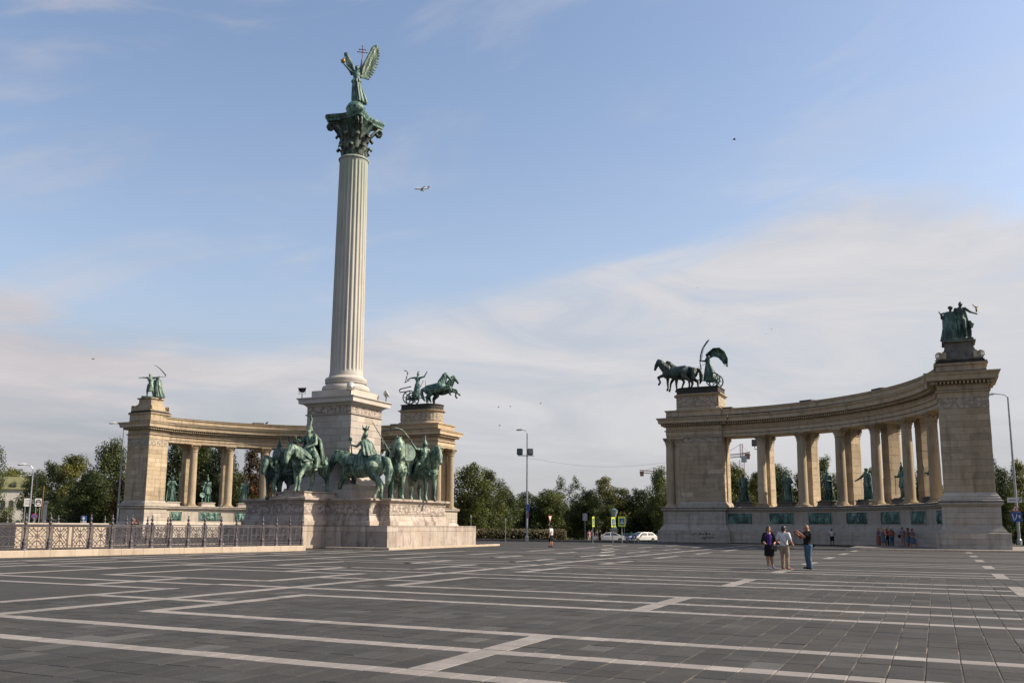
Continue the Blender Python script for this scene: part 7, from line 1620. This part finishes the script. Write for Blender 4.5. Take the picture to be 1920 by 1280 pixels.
p = gnd(1472, 1067.5); T, J = person('woman in white T-shirt and khaki trousers between the purple top and the bald man', p, R(150), 1.74, dict(elL=(.175, .02, .64), haL=(.15, -.13, .56), elR=(-.175, .0, .64), haR=(-.15, -.13, .56), knL=(.065, -.03, .28), anL=(.075, -.04, .045), toL=(.085, -.13, .018)), fingers=True, group=TRIO, top='white', bottom='trousers', bcol='khaki', hair='hair_dark', hairstyle='short', shoes='cloth_red')
MB().tube([(.13, .02, 1.42), (.02, .15, 1.22), (-.16, .12, 1.0), (-.17, -.04, .98), (-.02, -.15, 1.2), (.13, -.03, 1.42)], .014, 5).build('strap', 'cloth_khaki', T)
p = gnd(1517, 1067); T, J = person('bald man in black T-shirt and jeans raising both hands', p, R(-72), 1.80, dict(elL=(.15, -.14, .72), haL=(.06, -.24, .83), elR=(-.15, -.12, .70), haR=(-.05, -.25, .80), head=(0, -.02, .925), knL=(.055, -.01, .285)), skin='skin_tan', fat=1.14, fingers=True, group=TRIO, top='black', bottom='trousers', bcol='denim', hairstyle='bald', shoes='cloth_black')
MB().bbox(-.07, .07, -.50, -.46, 1.50, 1.60, .012).build('camera', 'dark_metal', T)
bag(T, (.0, .19, .98), (.26, .10, .16), 'cloth_black')
G2 = 'people before the right colonnade'
p = gnd(1033, 1025.6); person('man in white T-shirt and dark shorts standing alone in the gap', p, R(-118), 1.74, dict(haL=(.15, -.01, .475), haR=(-.15, -.01, .475)), vox=.022, top='white', bottom='shorts', bcol='black', hair='hair_dark', shoes='cloth_black')
def wall_depth(x):                            # depth at which picture column x meets the curved base wall
    d = ray(x, 985); d2 = Vector((d.x, d.y)).normalized(); c = Vector((XC + CENT[0], CENT[1])); b = d2.dot(c); q = b * b - c.dot(c) + (21.5 + DR + .15) ** 2
    p = d2 * (b + math.sqrt(max(0, q))); return Vector((p.x, p.y, 0)).dot(Vector((fwd.x, fwd.y, 0)))
def far(label, x, D, turn, h, P=None, group=G2, z=0.0, **kw):
    if group == G2 and D > 78: D = wall_depth(x) - 1.0 - (82 - D) * .4
    p = standat(x, D); p.z = z; return person(label, p, turn, h, P, vox=.024, group=group, **kw)
far('boy in white T-shirt and navy shorts with hands on hips', 1559, 80.5, R(10), 1.58, dict(elL=(.20, .03, .66), haL=(.10, -.02, .58), elR=(-.20, .03, .66), haR=(-.10, -.02, .58)), top='white', bottom='shorts', bcol='navy', hair='hair_dark', skin='skin_tan', shoes='cloth_black')
far('woman in lilac blouse and red skirt, leftmost of the waiting group', 1646, 81.5, R(60), 1.66, dict(haL=(.08, -.14, .60)), top='lilac', bottom='long', bcol='salmon', hair='hair_fair', hairstyle='bob', shoes='cloth_cream')
far('fair woman in blue grey dress with white shoes', 1655, 76, R(-40), 1.70, dict(haR=(-.08, -.14, .62)), top='blue_grey', sleeve='none', bottom='dress', bcol='blue_grey', hair='hair_fair', hairstyle='bob', shoes='cloth_white')
T, J = far('woman in red top and black trousers with a pale headscarf', 1661.5, 82, R(-20), 1.72, dict(haL=(.06, -.14, .62), haR=(-.06, -.14, .60)), top='red', sleeve='long', bottom='trousers', bcol='black', hair='cloth_cream', hairstyle='short', skin='skin_tan')
T, J = far('woman in salmon cardigan, jeans and white trainers wearing a sun visor', 1670.5, 81, R(40), 1.74, dict(haL=(.04, -.15, .64), haR=(-.04, -.15, .66)), top='salmon', sleeve='long', bottom='trousers', bcol='denim', hair='cloth_cream', hairstyle='hat', skin='skin_tan', shoes='cloth_white')
T, J = far('woman in lilac shirt and pink trousers with a black shoulder bag', 1691, 82, R(25), 1.74, dict(haL=(.04, -.15, .64), haR=(-.04, -.15, .66)), top='lilac', bottom='trousers', bcol='pink', hair='hair_dark', shoes='cloth_cream'); bag(T, (-.30, 0, .98), (.12, .25, .26), 'cloth_black', [(-.12, 0, 1.40), (-.24, 0, 1.2), (-.30, 0, 1.1)])
far('dark haired woman with a teal skirt standing behind the walking woman', 1701.5, 81, R(70), 1.70, None, top='skin_tan', sleeve='none', bottom='dress', bcol='teal', hair='hair_dark', hairstyle='short', skin='skin_tan')
T, J = far('woman in grey dress walking to the right with a white handbag', 1710, 71.5, R(60), 1.66, dict(knL=(.05, -.07, .285), anL=(.05, -.08, .05), toL=(.05, -.17, .02), knR=(-.05, .02, .285), anR=(-.05, .12, .06), toR=(-.05, .05, .018), haL=(.12, -.10, .56), haR=(-.10, -.12, .58)), top='grey', bottom='dress', bcol='blue_grey', hair='hair_brown', hairstyle='bob', shoes='cloth_black'); bag(T, (.16, -.08, .92), (.10, .28, .24), 'cloth_white', [(-.1, 0, 1.36), (.06, -.12, 1.15), (.16, -.1, 1.03)])
# photographer behind the railing
q = K0 + kd * on_fence(247, 6.0) + kn * 6.0; q = Vector((q.x, q.y, .30)); T, J = person('photographer with raised camera behind the railing beside the left pylon', q, R(40), 1.72, dict(elL=(.20, -.08, .78), haL=(.07, -.16, .90), elR=(-.20, -.08, .78), haR=(-.07, -.16, .90)), vox=.024, skin='skin_tan', top='black', sleeve='none', bottom='trousers', bcol='navy', hair='hair_dark', shoes='cloth_black')
MB().bbox(-.08, .08, -.40, -.28, 1.52, 1.63, .015).build('camera', 'dark_metal', T)
G3 = 'people waiting at the crossing'
far('person in pink top with a white bag at the kerb left of the crossing', 1104, 124, R(20), 1.70, None, G3, -.58, top='pink', bottom='trousers', bcol='cream', hair='hair_brown', hairstyle='bob')
far('person in red shirt beside the leftmost crossing sign', 1109, 127, R(-30), 1.72, None, G3, -.58, top='red', bottom='trousers', bcol='navy', hair='hair_dark')
far('person in grey top and shorts just left of the pale sedan', 1119, 121, R(30), 1.80, None, G3, -.58, top='grey', bottom='shorts', bcol='cream', hair='hair_brown')
far('person in black clothes at the front of the pale sedan', 1125, 121, R(-60), 1.78, None, G3, -.58, top='black', bottom='trousers', bcol='black', hair='hair_dark')
bpy.data.scenes.remove(TS)
